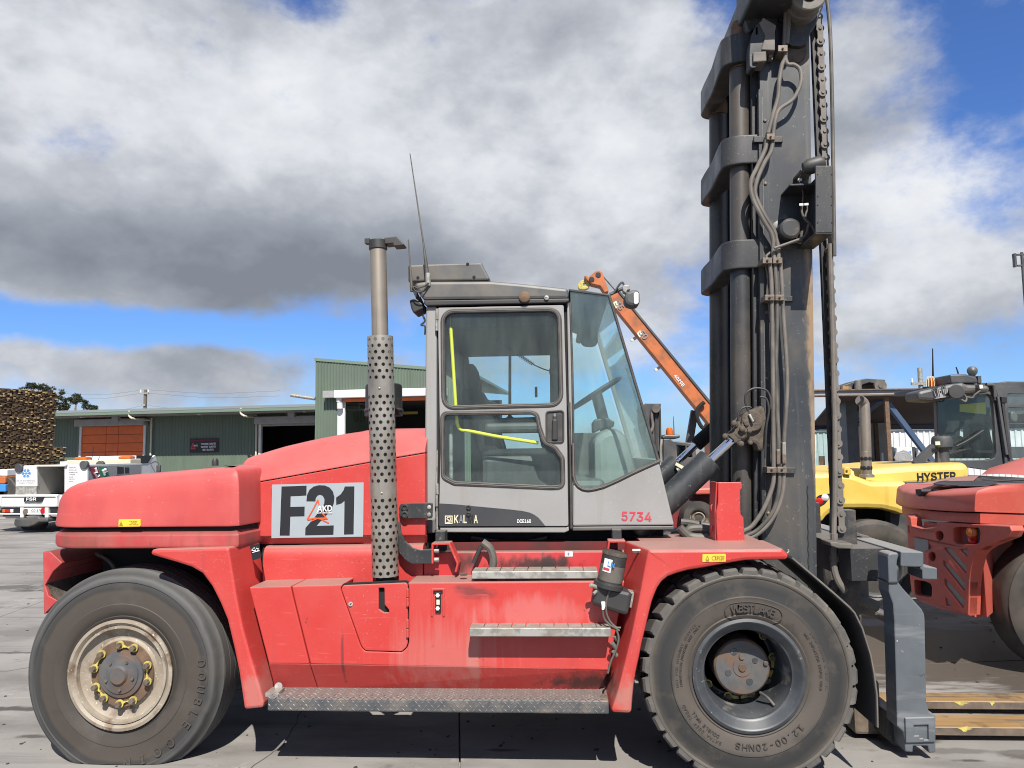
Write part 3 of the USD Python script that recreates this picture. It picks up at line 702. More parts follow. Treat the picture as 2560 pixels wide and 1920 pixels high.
# front wheels (a pair on this side)
fc0 = on_y('Z7', 1087, 990, 0); fc = (fc0[0], fc0[2])
Rf = fc[0] - on_y('Z7', 352, 990, .0)[0]
fi = (on_y('Z7', 1496, 990, 0)[0] - on_y('Z7', 680, 990, 0)[0]) / 2


mat("front_tyre", (0.03, 0.03, 0.03), 0.66, radial=((fc[0], 0, fc[1]), [(0, (.07, .058, .047)), (fi + .01, (.058, .048, .040)), (fi + .05, (.080, .066, .054)), (fi + .10, (.072, .060, .050)), (fi + .125, (.026, .025, .024)), (Rf - .06, (.018, .018, .018)), (Rf - .03, (.038, .034, .030)), (Rf - .008, (.10, .088, .074)), (Rf + .03, (.085, .077, .068))], .62), dirt=(0.092, 0.075, 0.059), dscale=6, damt=(0.52, 0.82), fine=(0.022, 0.021, 0.02), fscale=7, famt=(0.6, 0.85), bump=0.05, bscale=45)


def front_wheel(y0, near):
    tw = .34
    prof = [(fi - .02, .06), (fi, .014), (fi + .02, .006), (fi + .026, .010), (fi + .05, .0), (fi + .10, -.006), (fi + .115, -.008), (fi + .12, -.003), (Rf - .04, 0), (Rf - .012, .002), (Rf - .008, .0), (Rf, .004), (Rf + .002, .02), (Rf + .002, tw - .02), (Rf - .02, tw - .002), (fi + .1, tw), (fi, tw - .014), (fi - .02, tw - .06)]
    t = tyre(fc, y0, prof, 128); lugs = []
    NL = 33
    for s in (0, 1):
        for k in range(NL):
            a = 2 * PI * (k + .5 * s) / NL + .05; er = np.array([math.sin(a), 0, math.cos(a)]); et = np.array([math.cos(a), 0, -math.sin(a)])
            ya, yb = (y0 - .004, y0 + .15) if s == 0 else (y0 + tw + .004, y0 + tw - .15)
            w0, w1 = .044, .038; skew = .018 * (1 if s else -1); R0, R1 = Rf - .012, Rf + .032
            c3 = np.array([fc[0], 0, fc[1]]); rings = []
            for y, sk, top in ((ya, 0, R1 - .014), (ya + (yb - ya) * .08, 0, R1 - .002), (ya + (yb - ya) * .5, skew, R1 + .004), (yb, 2 * skew, R1 + .003)):
                rings.append([c3 + [0, y, 0] + er * r + et * (w + sk) for r, w in ((R0, -w0), (top - .006, -w1), (top, -w1 + .006), (top, w1 - .006), (top - .006, w1), (R0, w0))])
            lugs.append(loft(rings))
    ribs = lathe([(Rf - .02, y0 * 0 - .002), (Rf - .012, -.006), (Rf - .006, -.006), (Rf + .002, -.001)], (fc[0], y0, fc[1]), (0, 1, 0), 128, caps=(False, False))
    w = part(fork, "front_wheel", lathe([(fi - .01, .02), (fi + .004, .012), (fi + .005, 0), (fi - .010, -.006), (fi - .020, -.002), (fi - .045, .030), (fi - .058, .036), (fi - .062, .06), (fi - .075, .10), (fi - .072, .30), (fi - .085, .315), (.19, .315), (.19, .33), (0, .33), (fi - .03, .33)], (fc[0], y0, fc[1]), (0, 1, 0), 80, caps=(False, False)), "rim_blue")
    tt = squash(cat(t, ribs)); lg = squash(cat(lugs))
    part(w, "tyre", tt, "front_tyre"); part(w, "tread_lugs", lg, "tread_rubber", smooth=24)
    return w


fw_ = front_wheel(0.0, True)
part(fw_, "lettering", cat(ring_text("12.00-20NHS", fc, -.006, fi + .052, .034, 136, 192, False, .003), ring_text("NOT FOR HIGHWAY SERVICE", fc, -.005, fi + .082, .013, 262, 314, False, .002), ring_text("INDUSTRIAL/MINING USE ONLY", fc, -.004, fi + .062, .012, 262, 316, False, .002),
     ring_text("LOAD RANGE L 20P.R.", fc, -.006, fi + .098, .017, 56, 100, False, .002), ring_text("MAX INFLATION 125PSI COLD", fc, -.005, fi + .070, .012, 54, 100, False, .002), ring_text("EXTRA DEEP TREAD", fc, -.006, fi + .080, .017, 206, 246, False, .002), ring_text("DOUBLE WALL", fc, -.005, fi + .052, .017, 210, 238, False, .002), ring_text("WESTLAKE", fc, -.005, fi + .042, .036, -10, 22, True, .004)), "rubber_raised", kind="stuff")
oc = [(fi + .06 + .033 * math.sin(t)) for t in np.linspace(0, 2 * PI, 24)]
ov = []
for t in np.linspace(0, 2 * PI, 40):
    a = math.radians(6) + math.radians(25) * math.cos(t) * (1 + .0 * t); r = fi + .058 + .034 * max(-1, min(1, 1.6 * math.sin(t))); ov.append((fc[0] + r * math.sin(a), -.0075, fc[1] + r * math.cos(a)))
part(fw_, "brand_oval", tube(ov, .0025, 5, 2), "rubber_raised")
front_wheel(0.40, False)
hy = .155
part(fw_, "hub", lathe([(0, hy - .004), (.048, hy - .004), (.05, hy), (.139, hy), (.148, hy + .010), (.148, hy + .1)], (fc[0], 0, fc[1]), (0, 1, 0), 56), "hub_blue")
part(fw_, "hub_rust_edge", lathe([(.137, hy - .0005), (.146, hy + .006), (.1495, hy + .012), (.1495, hy + .02)], (fc[0], 0, fc[1]), (0, 1, 0), 56, caps=(False, False)), "rust_brown")
for (dx, dz, r, l) in ((0, 0, .02, "rust_brown"), (-.001, .056, .014, "bolt_steel"), (.125, .024, .012, "bolt_steel"), (.07, .036, .016, "rim_blue"), (-.075, -.028, .017, "rim_blue"), (.036, -.074, .018, "rim_blue"), (-.04, .082, .018, "rim_blue")):
    part(fw_, "hub_bolt", cyl((fc[0] + dx, hy - (.012 if l != "rim_blue" else .003), fc[1] + dz), (fc[0] + dx, hy + .01, fc[1] + dz), r, n=20), l)
part(fw_, "hub_drum", lathe([(.140, .004), (.1465, .01), (.1465, .17)], (fc[0], hy + .012, fc[1]), (0, 1, 0), 48), "mud")
for k in range(10):
    a = math.radians(k * 36 + 14); q = np.array([fc[0] + .205 * math.sin(a), .312, fc[1] + .205 * math.cos(a)])
    part(fw_, "wheel_nut", cyl(q + [0, -.03, 0], q + [0, .01, 0], .0165, n=6), "bolt_steel")
    a2 = a + math.radians(14 * (1 if k % 2 == 0 else -1)); mid = np.array([fc[0] + .205 * math.sin(a2), fc[1] + .205 * math.cos(a2)])
    g = Polygon([(q[0] + .024 * math.cos(t), q[2] + .024 * math.sin(t)) for t in np.linspace(0, 2 * PI, 13)[:-1]]).union(LineString([(q[0], q[2]), tuple(mid)]).buffer(.009))
    part(fw_, "nut_pointer", prism_g(g, .302, .309), "tag_yellow")
va = on_y('Z7', 1165, 1110, .17); vb = on_y('Z7', 1270, 1205, .06)
part(fw_, "valve_stem", tube([va, (va + vb) / 2 + [0, -.01, .01], vb], .007, 8), "hose_dusty")

# ------------------------------------------------------------------ body: rear counterweight and hood
YS = .12
sm = lambda k, x, y, Y=YS: on_y(k, x, y, Y)


def plan(xr, xc, xfr, ys, yf, R, n=8):
    """Half of the plan outline of the rear block: front corner, crease, side, rounded rear corner; mirrored about the truck's centre."""
    P = [(xfr, yf), (xc + .02, ys + .02), (xc - .03, ys)]
    for k in range(n + 1):
        a = PI / 2 * k / n; P.append((xr + R - R * math.sin(a), ys + R - R * math.cos(a)))
    P = np.array(P); M = P[::-1].copy(); M[:, 1] = 2 * YC - M[:, 1]
    return np.vstack([P, M])


xr, xc, xfr = -3.05, sm('Z1', 1765, 1400)[0], on_y('Z1', 1985, 1350, .40)[0]
zb = sm('Z1', 1200, 1409)[2]
top_pts = [(sm('Z1', x, y, .3)[0], sm('Z1', x, y, .3)[2]) for x, y in ((405, 1200), (428, 1145), (480, 1112), (600, 1076), (800, 1030), (1000, 998), (1300, 966), (1600, 950), (1700, 950), (1800, 953))]
tx, tz = np.array(top_pts).T


def hood_ring(z_of, inset_by, front=.3):
    P = plan(xr, xc, xfr, YS, .40, .28); c = np.array([(xr + xfr) / 2, YC])
    a = P - np.roll(P, 1, 0); b = np.roll(P, -1, 0) - P
    n1 = np.stack([a[:, 1], -a[:, 0]], 1); n2 = np.stack([b[:, 1], -b[:, 0]], 1)
    n1 /= np.linalg.norm(n1, axis=1, keepdims=True) + 1e-9; n2 /= np.linalg.norm(n2, axis=1, keepdims=True) + 1e-9
    n = n1 + n2; n /= np.linalg.norm(n, axis=1, keepdims=True) + 1e-9
    if np.sum((P + n * .01 - c) ** 2) > np.sum((P - c) ** 2): n = -n
    w = np.ones(len(P)); w[[0, -1]] = front; w[[1, 2, -2, -3]] = (1 + front) / 2
    q = P + n * inset_by * w[:, None]
    return np.array([(x, y, z_of(x)) for x, y in q])


ztop = lambda x: np.interp(x, tx, tz)
lv = lambda t: (lambda x: zb + t * (ztop(x) - zb))
rings = [hood_ring(lambda x: zb + .003, .012), hood_ring(lambda x: zb, .02), hood_ring(lambda x: zb, 0), hood_ring(lambda x: zb + .012, -.004)] + [hood_ring(lv(t), i_) for t, i_ in ((.30, .002), (.5, .008), (.66, .014), (.80, .028), (.88, .044), (.93, .064), (.965, .092), (.985, .125), (.997, .165), (1.005, .23), (1.01, .32))]
cw = part(fork, "rear_hood", loft(rings, (False, 'mirror')), "red_hood", smooth=24)
dl = L('Z1', YS - .008, [(897, 1352), (1060, 1350), (1060, 1405), (893, 1408)])
dq = part(cw, "yellow_warning_sticker", prism(rounded(dl, .006), YS - .009, YS - .003), "decal_yellow")
part(cw, "sticker_print", cat([side_words(t, 'Z1', x, y, x2, y, .006, YS - .0095, depth=.001) for t, x, y, x2 in (("H B Mate", 975, 1372, 1035), ("150 bar", 990, 1383, 1030), ("See manual", 975, 1395, 1045))] + [prism(L('Z1', YS, [(905, 1400), (920, 1365), (935, 1400)]), YS - .0105, YS - .009)]), "decal_ink")
part(cw, "handle", cat(lathe([(.0, 0), (.02, 0), (.02, .03), (.012, .045), (0, .045)], on_y('Z1', 1622, 948, .5), (0, 0, 1), 12)), "black")
z1, z2 = sm('Z1', 1200, 1428)[2], sm('Z1', 1200, 1573)[2]
rings = [hood_ring(lambda x: z1, .07), hood_ring(lambda x: z1 - .002, .04, 1), hood_ring(lambda x: z1 - .030, .006, 1), hood_ring(lambda x: z1 - .036, .0), hood_ring(lambda x: z2 + .02, .0), hood_ring(lambda x: z2 + .005, .008), hood_ring(lambda x: z2, .02), hood_ring(lambda x: z2, .2)]
part(fork, "lower_band", loft(rings), "red_band", smooth=24)
part(fork, "band_seam", loft([hood_ring(lambda x: z1 - .02, .05), hood_ring(lambda x: zb + .01, .05)]), "soot_shade")
# counterweight casting behind the wheel
px_ = L('Z2', .3, [(345, 80), (395, 76), (487, 160), (420, 220), (362, 320), (385, 395), (452, 432), (352, 535)])
px_ = np.array(px_); part(fork, "counterweight", prism(px_, .26, 2 * YC - .26, .008), "red_band")
mp = np.array(L('Z2', .3, [(480, 165), (455, 175), (425, 200), (405, 225), (375, 250), (355, 290), (362, 330), (380, 380), (400, 405), (440, 430)]))
part(fork, "wheel_arch_lining", loft([[(x + .01, y, z) for x, z in mp] for y in (.27, 1.1)], (False, False), False), "mud")
part(fork, "rear_axle_frame", cat(box(-3.0, -1.75, .80, 1.6, .55, 1.18), box(-2.62, -2.5, .52, 1.9, .42, .62), box(-2.9, -1.75, .55, .8, 1.0, 1.16)), "soot_shade")
part(fork, "arch_hose", tube([on_y('Z2', 700, 100, .55), on_y('Z2', 790, 150, .5), on_y('Z2', 850, 230, .5)], .012), "hose")
# far-side wheels and axle
for c, R, y, w in ((rc, Rr, 2 * YC - .16, .31), (fc, Rf, 2 * YC, .34), (fc, Rf, 2 * YC - .4, .34)):
    part(fork, "far_wheel", squash(lathe([(.1, .06), (.27, .05), (.29, 0), (R - .05, .0), (R, .04), (R, w - .04), (R - .05, w), (.3, w), (.1, w - .02)], (c[0], y - w, c[1]), (0, 1, 0), 64)), "rubber")
part(fork, "front_axle", cat(cyl((fc[0], .25, fc[1]), (fc[0], 2.2, fc[1]), .14), cyl((rc[0], .3, rc[1]), (rc[0], 2.1, rc[1]), .07)), "dark_paint")

# rear fender leg
fo = L('Z2', .07, [(1080, 84), (1112, 69), (1645, 54), (1668, 62), (1690, 200), (1725, 420), (1770, 640), (1830, 860), (1890, 1060), (1922, 1180), (1915, 1222), (1775, 1236), (1752, 1080), (1735, 960), (1700, 790), (1650, 580), (1600, 460), (1540, 340), (1470, 245), (1390, 198), (1290, 166), (1180, 134), (1092, 108)])
fm = prism(rounded(fo, .008), .07, .365, .016); v = fm[0]; far = v[:, 1] > .2
zf0, zf1 = on_y('Z2', 1700, 140, .07)[2], on_y('Z2', 1920, 1200, .07)[2]
edge = np.interp(v[:, 2], [p[1] for p in fo[3:12]][::-1], [p[0] for p in fo[3:12]][::-1])
push = on_y('Z2', 1915, 150, .365)[0] - on_y('Z2', 1700, 150, .07)[0]
fi_ = far & (v[:, 0] > edge - .05); v[fi_, 0] += np.clip((v[fi_, 2] - zf1) / (zf0 - zf1), 0, 1) * push
part(fork, "rear_fender", fm, "red_paint")
wd = L('Z2', .335, [(1825, 30), (1890, 18), (1900, 130), (1838, 150)])
x_f = on_y('Z2', 1860, 80, .24)
part(fork, "warning_plate", prism(L('Z2', .20, [(1818, 40), (1885, 26), (1900, 130), (1838, 150)]), .198, .202), "ink_black", label="small black sticker with white pictograms on the fender")
part(fork, "warning_print", cat([tube([on_y('Z2', *p, .195) for p in pl], .0025, 4, 0) for pl in ([(1832, 75), (1850, 55), (1862, 78), (1832, 75)], [(1864, 60), (1880, 62), (1872, 82)], [(1835, 92), (1888, 78)])]), "ink_white")

# main hood with the F21 panel
YH2 = .37
x0h, x1h = on_y('Z3', 95, 300, YH2)[0] - .12, on_y('Z5', 235, 690, YH2)[0]
zl = on_y('Z3', 500, 591, YH2)[2]
seam = [on_y('Z3', 105, 157, YH2), on_y('Z3', 905, 15, YH2), on_y('Z5', 225, 659, YH2)]
sx, sz = [p[0] for p in seam], [p[2] for p in seam]
zs = lambda x: np.interp(x, sx, sz) if x > sx[0] else sz[0] + (x - sx[0]) * (sz[1] - sz[0]) / (sx[1] - sx[0])
side = [(x0h, zl + .055), (x1h, zl + .055), (x1h, zs(x1h) - .003), (sx[1], zs(sx[1]) - .003), (x0h, zs(x0h) - .003)]
hp = part(fork, "hood_side_panel", prism(side, YH2, YH2 + .08, .004), "red_paint")
part(hp, "hood_sill", loft([[(x0h, YH2 + .001, zl + .053), (x1h, YH2 + .001, zl + .053), (x1h, YH2 + .07, zl + .053), (x0h, YH2 + .07, zl + .053)], [(x0h, YH2 + .045, zl + .004), (x1h, YH2 + .045, zl + .004), (x1h, YH2 + .09, zl + .004), (x0h, YH2 + .09, zl + .004)]]), "red_paint")
tops = [(on_y('Y6', x, y, .62)[0], on_y('Y6', x, y, .62)[2]) for x, y in ((1000, 720), (1170, 648), (1300, 594), (1500, 533), (1700, 486), (1850, 458), (1975, 440), (2010, 432), (2035, 432), (2200, 428))]
hx, hz = np.array(tops).T
rings = []
for x in list(np.linspace(x0h, hx[-4] - .05, 10)) + [hx[-4], hx[-3], hx[-1], x1h]:
    t, s = np.interp(x, hx, hz), zs(x) + .003; t = max(t, s + .03)
    half = [(YH2 + .03, s), (YH2, s), (YH2 + .004, s + .02), (YH2 + .05, s + .45 * (t - s)), (YH2 + .13, s + .80 * (t - s)), (YH2 + .18, s + .93 * (t - s)), (YH2 + .25, t), (YH2 + .5, t + .015)]
    rings.append([(x, y, z) for y, z in half] + [(x, 2 * YC - y, z) for y, z in half[::-1]])
up_ = part(fork, "engine_hood", loft(rings), "red_hood", smooth=50)
part(fork, "engine_bay", box(x0h, x1h, YH2 + .06, 2 * YC - YH2 - .06, .9, zl + .1), "soot_shade")
# F21 sticker
fd = L('Z3', YH2 - .004, [(222, 170), (855, 155), (850, 530), (217, 540)])
st = part(hp, "number_sticker", prism(fd, YH2 - .004, YH2 - .001), "decal_grey", label="pale grey sticker reading F21")
YD = YH2 - .0055
glyph = [[(287, 183), (460, 178), (458, 245), (350, 250), (348, 325), (447, 322), (445, 388), (347, 391), (343, 522), (275, 522)],
         [(459, 285), (464, 240), (480, 206), (508, 184), (545, 174), (585, 176), (618, 190), (642, 218), (652, 258), (648, 300), (632, 338), (600, 378), (555, 425), (528, 456), (648, 452), (645, 516), (450, 520), (452, 470), (478, 440), (530, 378), (566, 332), (582, 300), (584, 270), (572, 247), (552, 239), (535, 246), (524, 262), (521, 286)],
         [(665, 310), (664, 260), (695, 238), (716, 208), (724, 183), (790, 182), (785, 513), (719, 515), (722, 282), (700, 300)]]
part(fork, "number_lettering", cat([prism(L('Z3', YD, g), YD, YD + .0013) for g in glyph]), "ink_black")
tri = LineString([tuple(p) for p in L('Z3', YD, [(550, 318), (539, 275), (500, 350), (466, 408), (520, 404), (572, 404), (603, 406), (568, 366)])]).buffer(.0034).union(LineString([tuple(p) for p in L('Z3', YD, [(470, 414), (520, 400), (560, 408), (612, 434)])]).buffer(.003)).union(LineString([tuple(p) for p in L('Z3', YD, [(490, 424), (540, 402), (590, 400)])]).buffer(.0028))
part(fork, "logo_triangle", prism_g(tri, YD - .0025, YD - .001), "ink_orange")
part(fork, "logo_lettering", cat(side_words("AKD", 'Z3', 534, 357, 636, 353, .034, YD - .0035, True, .001), side_words("SOFTWOODS", 'Z3', 530, 371, 636, 368, .008, YD - .0035, True, .001)), "ink_white")

# lower red band behind the deck and the soot-marked chassis plate
bp = L('Z3', .33, [(160, 602), (910, 590), (1262, 583)]) + [(.42, L('Z5', .33, [(1660, 1364)])[0][1])]
bb = bp + [(.42, .9), (bp[0][0], .9)]
bx = np.array(bp)
rg = []
for x, z in [(bp[0][0], bp[0][1]), (bp[1][0], bp[1][1]), (bp[2][0] + .0, bp[2][1])]:
    rg.append([(x, .33, .9), (x, .33, z - .07), (x, .336, z - .035), (x, .352, z - .010), (x, .38, z), (x, .6, z), (x, .6, .9)])
part(fork, "rear_side_band", loft(rg), "red_paint", smooth=50)
zch = on_y('Z5', 900, 1362, .345)[2]
ch = [(bp[2][0] + .002, .9), (.45, .9), (.45, zch), (bp[2][0] + .002, zch)]
part(fork, "chassis_plate", prism(ch, .345, .42, .004), "red_paint_grimy", label="sooty red chassis plate under the cab")
part(fork, "chassis_box", box(bp[2][0], .6, .5, 1.9, .5, 1.18), "dark_red")
part(fork, "grease_sticker", prism(L('Z5', .343, [(1226, 1358), (1281, 1358), (1281, 1393), (1226, 1393)]), .342, .345), "ink_white")
part(fork, "sticker_mark", prism(rounded(L('Z5', .341, [(1244, 1364), (1259, 1364), (1259, 1386), (1244, 1386)]), .003), .341, .3425), "ink_grey")

# ------------------------------------------------------------------ side box with step
YB, YL = .10, .185
zt = on_y('Z3', 700, 872, YB)[2]; zt2 = on_y('Z6', 1200, 425, YB)[2]


def lowpanel(up, lo, name, holes=()):
    """A cover: upright face traced above the crease, leaning in below it."""
    p = part(fork, name, prism_g(Polygon(up).buffer(0).difference(unary_union([Polygon(h).buffer(0) for h in holes])) if holes else Polygon(up), YB, .345, .006), "red_paint")
    a, b = L('Z3', YB, lo[:2]), L('Z3', YL, lo[2:])
    part(p, "skirt", loft([[(a[0][0], YB, a[0][1]), (a[1][0], YB, a[1][1]), (a[1][0], .34, a[1][1]), (a[0][0], .34, a[0][1])], [(b[1][0], YL, b[1][1]), (b[0][0], YL, b[0][1]), (b[0][0], .34, b[0][1]), (b[1][0], .34, b[1][1])]]), "red_paint", smooth=False)
    return p


lowpanel(L('Z3', YB, [(62, 880), (349, 872), (368, 955), (480, 1411), (199, 1408)]), [(199, 1408), (480, 1411), (536, 1582), (246, 1590)], "rear_cover")
door = L('Z3', YB, [(692, 868), (1161, 848), (1161, 1262), (1150, 1295), (1118, 1324), (870, 1317), (850, 1300), (836, 1275)])
door = rounded(door, .02)
R_ = ('Z6', 1277, 423); Rl = ('Z6', 1165, 1040)
up = L('Z3', YB, [(357, 872), (1160, 848), R_, Rl, (487, 1411), (374, 955)])
sb = lowpanel(up, [(487, 1411), (2552, 1446), (2478, 1588), (542, 1584)], "side_cover", [grown(door, .004)])
slot = rounded(L('Z3', YB, [(960, 884), (998, 884), (1000, 1000), (1030, 1036), (1030, 1054), (996, 1054), (960, 1030)]), .006)
fd_ = part(fork, "filler_door", prism_g(Polygon(door).difference(Polygon(slot)), YB - .003, YB + .012, .004), "red_paint")
part(fd_, "slot_back", prism(grown(slot, .02), YB + .05, YB + .06), "soot_shade")
part(fd_, "tank_pipe", cyl(on_y('Z3', 985, 955, YB + .04), on_y('Z3', 1005, 1045, YB + .045), .014), "galvanised")
part(fork, "door_gap", prism(grown(door, .01), YB + .02, YB + .03), "soot_shade")
part(fd_, "lock", cat(cyl(on_y('Z3', 764, 996, YB - .008), on_y('Z3', 764, 996, YB), .0125, n=20)), "galvanised")
part(fd_, "keyhole", prism(rounded(L('Z3', YB, [(754, 1002), (770, 986), (776, 990), (758, 1006)]), .001), YB - .0095, YB - .0075), "soot_shade")
for y0, y1 in ((890, 1012), (1104, 1226)):
    h = part(fd_, "hinge", cat(cyl(on_y('Z3', 1158, y0, YB - .009), on_y('Z3', 1158, (y0 + y1) / 2 - 2, YB - .009), .008), cyl(on_y('Z3', 1158, (y0 + y1) / 2 + 2, YB - .009), on_y('Z3', 1158, y1, YB - .009), .008)), "red_paint")
lt = part(fork, "latch", prism(rounded(L('Z3', YB - .006, [(1350, 912), (1389, 912), (1389, 1054), (1350, 1054)]), .004), YB - .012, YB, .002), "ink_black")
part(lt, "latch_slot", prism(L('Z3', YB - .013, [(1358, 966), (1380, 966), (1380, 1000), (1358, 1000)]), YB - .014, YB - .011), "ink_cream")
for y in (936, 1026):
    part(lt, "latch_bolt", cyl(on_y('Z3', 1366, y, YB - .02), on_y('Z3', 1366, y, YB - .01), .0115, n=6), "ink_white")
part(fork, "latch_recess", prism(rounded(L('Z3', YB - .002, [(1332, 903), (1402, 903), (1402, 925), (1332, 925)]), .003), YB - .0022, YB + .002), "soot_shade")
part(fork, "latch_frame", prism_g(LineString(L('Z3', YB - .004, [(1328, 1075), (1328, 896), (1408, 894), (1408, 1075)])).buffer(.006), YB - .006, YB + .003, .002), "red_paint")
part(fork, "deck_bolt", cyl(on_y('Z5', 508, 1527, .2), on_y('Z5', 508, 1512, .2), .022, n=6), "mud")

# tread-plate platform
zp0, zp1 = on_y('Z6', 600, 1336, 0)[2], on_y('Z6', 600, 1243, 0)[2]
xa, xb = on_y('Z2', 1945, 1200, 0)[0], on_y('Z6', 1168, 1290, 0)[0]
pf = part(fork, "step_platform", prism([(xa, zp0), (xb, zp0 - .002), (xb, zp1), (xa, zp1)], 0, .215, .008), "tread_plate")
bm = []
for row in range(14):
    for k in range(int((xb - xa) / .034)):
        x = xa + .012 + k * .034 + (row % 2) * .017
        if x > xb - .015: continue
        a = PI / 4 if (k + row) % 2 else -PI / 4; c, s = math.cos(a) * .0125, math.sin(a) * .0125
        if row < 9:
            y = .016 + row * .021; z = zp1 + .0005
            e = np.array([(x - c, y - s, z), (x + s * .28, y - c * .28, z), (x + c, y + s, z), (x - s * .28, y + c * .28, z), (x, y, z + .0035)])
        else:
            z = zp0 + .012 + (row - 9) * .019; y = -.0005
            e = np.array([(x - c, y, z - s), (x + s * .28, y, z - c * .28), (x + c, y, z + s), (x - s * .28, y, z + c * .28), (x, y - .0035, z)])
        bm.append((e, np.array([[0, 1, 4], [1, 2, 4], [2, 3, 4], [3, 0, 4]])))
part(pf, "raised_tread", cat(bm), "tread_bump", smooth=False, kind="stuff")
for k, x, y in (('Z6', 1130, 1185), ('Z6', 1135, 1225)):
    q = on_y(k, x, y, .06); part(pf, "rivet", lathe([(0, .008), (.014, .006), (.022, 0)], (q[0], q[1], zp1), (0, 0, 1), 14), "rust_brown")
part(fork, "platform_bracket", cat(cyl(on_y('Z2', 2028, 1072, .15), on_y('Z2', 2028, 1090, .19), .012), box(xa - .02, xa + .05, .02, .12, zp1, zp1 + .02), cyl(on_y('Z2', 2026, 1066, .1), on_y('Z2', 2026, 1066, .12), .022, n=12)), "galvanised")


# grated steps
def grate(k, left, right, ytop, ybot, yf, depth, name, n):
    a, b = on_y(k, left, ybot, yf), on_y(k, right, ybot, yf); t = on_y(k, left, ytop, yf)[2]; zlo = a[2]
    p = part(fork, name, prism([(a[0], zlo), (b[0], zlo), (b[0], t), (a[0], t)], yf, yf + .018, .004), "galvanised")
    w = (b[0] - a[0]) / n
    for i in range(n):
        x = a[0] + i * w + .003
        part(p, "tread_plank", cat([box(x, x + w - .007, yf + .021 + j * .026, yf + .021 + j * .026 + .0245, t - .012, t - .001 - .002 * (j % 2)) for j in range(int(depth / .026))]), "galvanised")
    part(p, "step_pan", box(a[0] + .008, b[0] - .008, yf + .02, yf + depth, t - .02, t - .013), "galvanised")
    part(p, "end_bracket", cat(box(a[0], a[0] + .006, yf + .01, yf + depth, zlo, t - .004), box(b[0] - .006, b[0], yf + .01, yf + depth, zlo, t - .004)), "galvanised")


grate('Z6', 204, 1182, 745, 806, -.02, .125, "lower_step", 10)
grate('Z6', 219, 1092, 356, 408, .115, .18, "upper_step", 9)

# ------------------------------------------------------------------ front fender and its flap
ff = L('Z7', -.025, [(345, 84), (360, 68), (1328, 62), (1396, 128), (1380, 144), (1180, 146), (1060, 150), (960, 166), (850, 186), (740, 206), (640, 222), (560, 244), (495, 268), (450, 305), (420, 350), (398, 402), (380, 450), (360, 530), (335, 640), (310, 740), (288, 850), (264, 960), (248, 1060), (238, 1160), (232, 1250), (226, 1265), (82, 1260), (80, 1235), (130, 1080), (175, 900), (225, 690), (275, 450), (310, 260)])
ff = rounded(ff, .006)
back = np.array(ff).copy(); zmax = back[:, 1].max()
ffm = prism(ff, -.025, .34, .018)
# the inner edge of the fender stands further back along the truck: a leaning flank
v = ffm[0]; far = v[:, 1] > .2
xl_ = np.interp(v[:, 2], [.35, .6, 1.0, 1.2], [.035, .05, .075, .085])
lead = np.array([min([q[0] for q in ff if abs(q[1] - z) < .06] or [0]) for z in v[:, 2]])
v[far & (v[:, 0] < lead + .05), 0] -= xl_[far & (v[:, 0] < lead + .05)]
frf = part(fork, "front_fender", ffm, "red_paint", smooth=35)
zft = on_y('Z7', 800, 66, -.025)[2]
part(frf, "fender_top", prism([(on_y('Z7', 240, 20, .30)[0], .0), (on_y('Z7', 1330, 62, 0)[0], 0), (on_y('Z7', 1330, 62, 0)[0], .62), (on_y('Z7', 240, 20, .30)[0] - .04, .62)], 0, .012) if False else box(on_y('Z7', 300, 40, .30)[0], on_y('Z7', 1290, 60, 0)[0], .33, .68, zft - .04, zft - .002), "red_paint", label="dusty top of the front fender")
ys = L('Z7', -.027, [(746, 103), (915, 101), (915, 157), (745, 160)])
part(frf, "yellow_warning_sticker", prism(rounded(ys, .004), -.0275, -.0245), "decal_yellow")
part(frf, "sticker_print", cat([side_words(t, 'Z7', 838, y, 905, y, .007, -.0285, depth=.001) for t, y in (("0.8 Mpa", 123), ("120 psi", 135), ("Hot engine", 147))] + [prism_g(LineString(L('Z7', 0, p)).buffer(.0016), -.0285, -.027) for p in ([(762, 138), (774, 112), (786, 138), (762, 138)], [(806, 128), (812, 115), (824, 112), (834, 124), (828, 140), (812, 140), (806, 128)], [(762, 152), (766, 144), (782, 144), (786, 152), (762, 152)])]), "decal_ink")
for k, x, y in (('Z7', 262, 78), ('Z7', 313, 108)):
    q = on_y(k, x, y, .1); part(frf, "fender_bolt", cyl(q + [-.02, 0, 0], q + [.03, 0, 0], .011, n=6), "galvanised")
part(frf, "fender_pin", tube([on_y('Z7', 1362, 96, 0), on_y('Z7', 1372, 82, 0), on_y('Z7', 1368, 68, 0)], .004), "galvanised")
fl = L('Z7', .0, [(1396, 130), (1560, 268), (1700, 388), (1812, 488), (1850, 530), (1905, 640), (1965, 830), (1990, 960), (2012, 1130), (2018, 1360)])
flp = np.array(LineString(fl).buffer(.007, cap_style=2).exterior.coords)[:-1]
part(fork, "mud_flap", prism(flp, .0, .62), "black", label="black flap curving down in front of the wheel")
part(fork, "flap_edge", tube([(x, -.004, z) for x, z in fl], .005, 6, 0), "hose_dusty")

# ------------------------------------------------------------------ cab
YK, YF = .45, 1.97          # near and far side of the cab
xr0 = on_y('Z4', 567, 640, YK)[0]
CW = lambda k, pts: L(k, YK, pts)
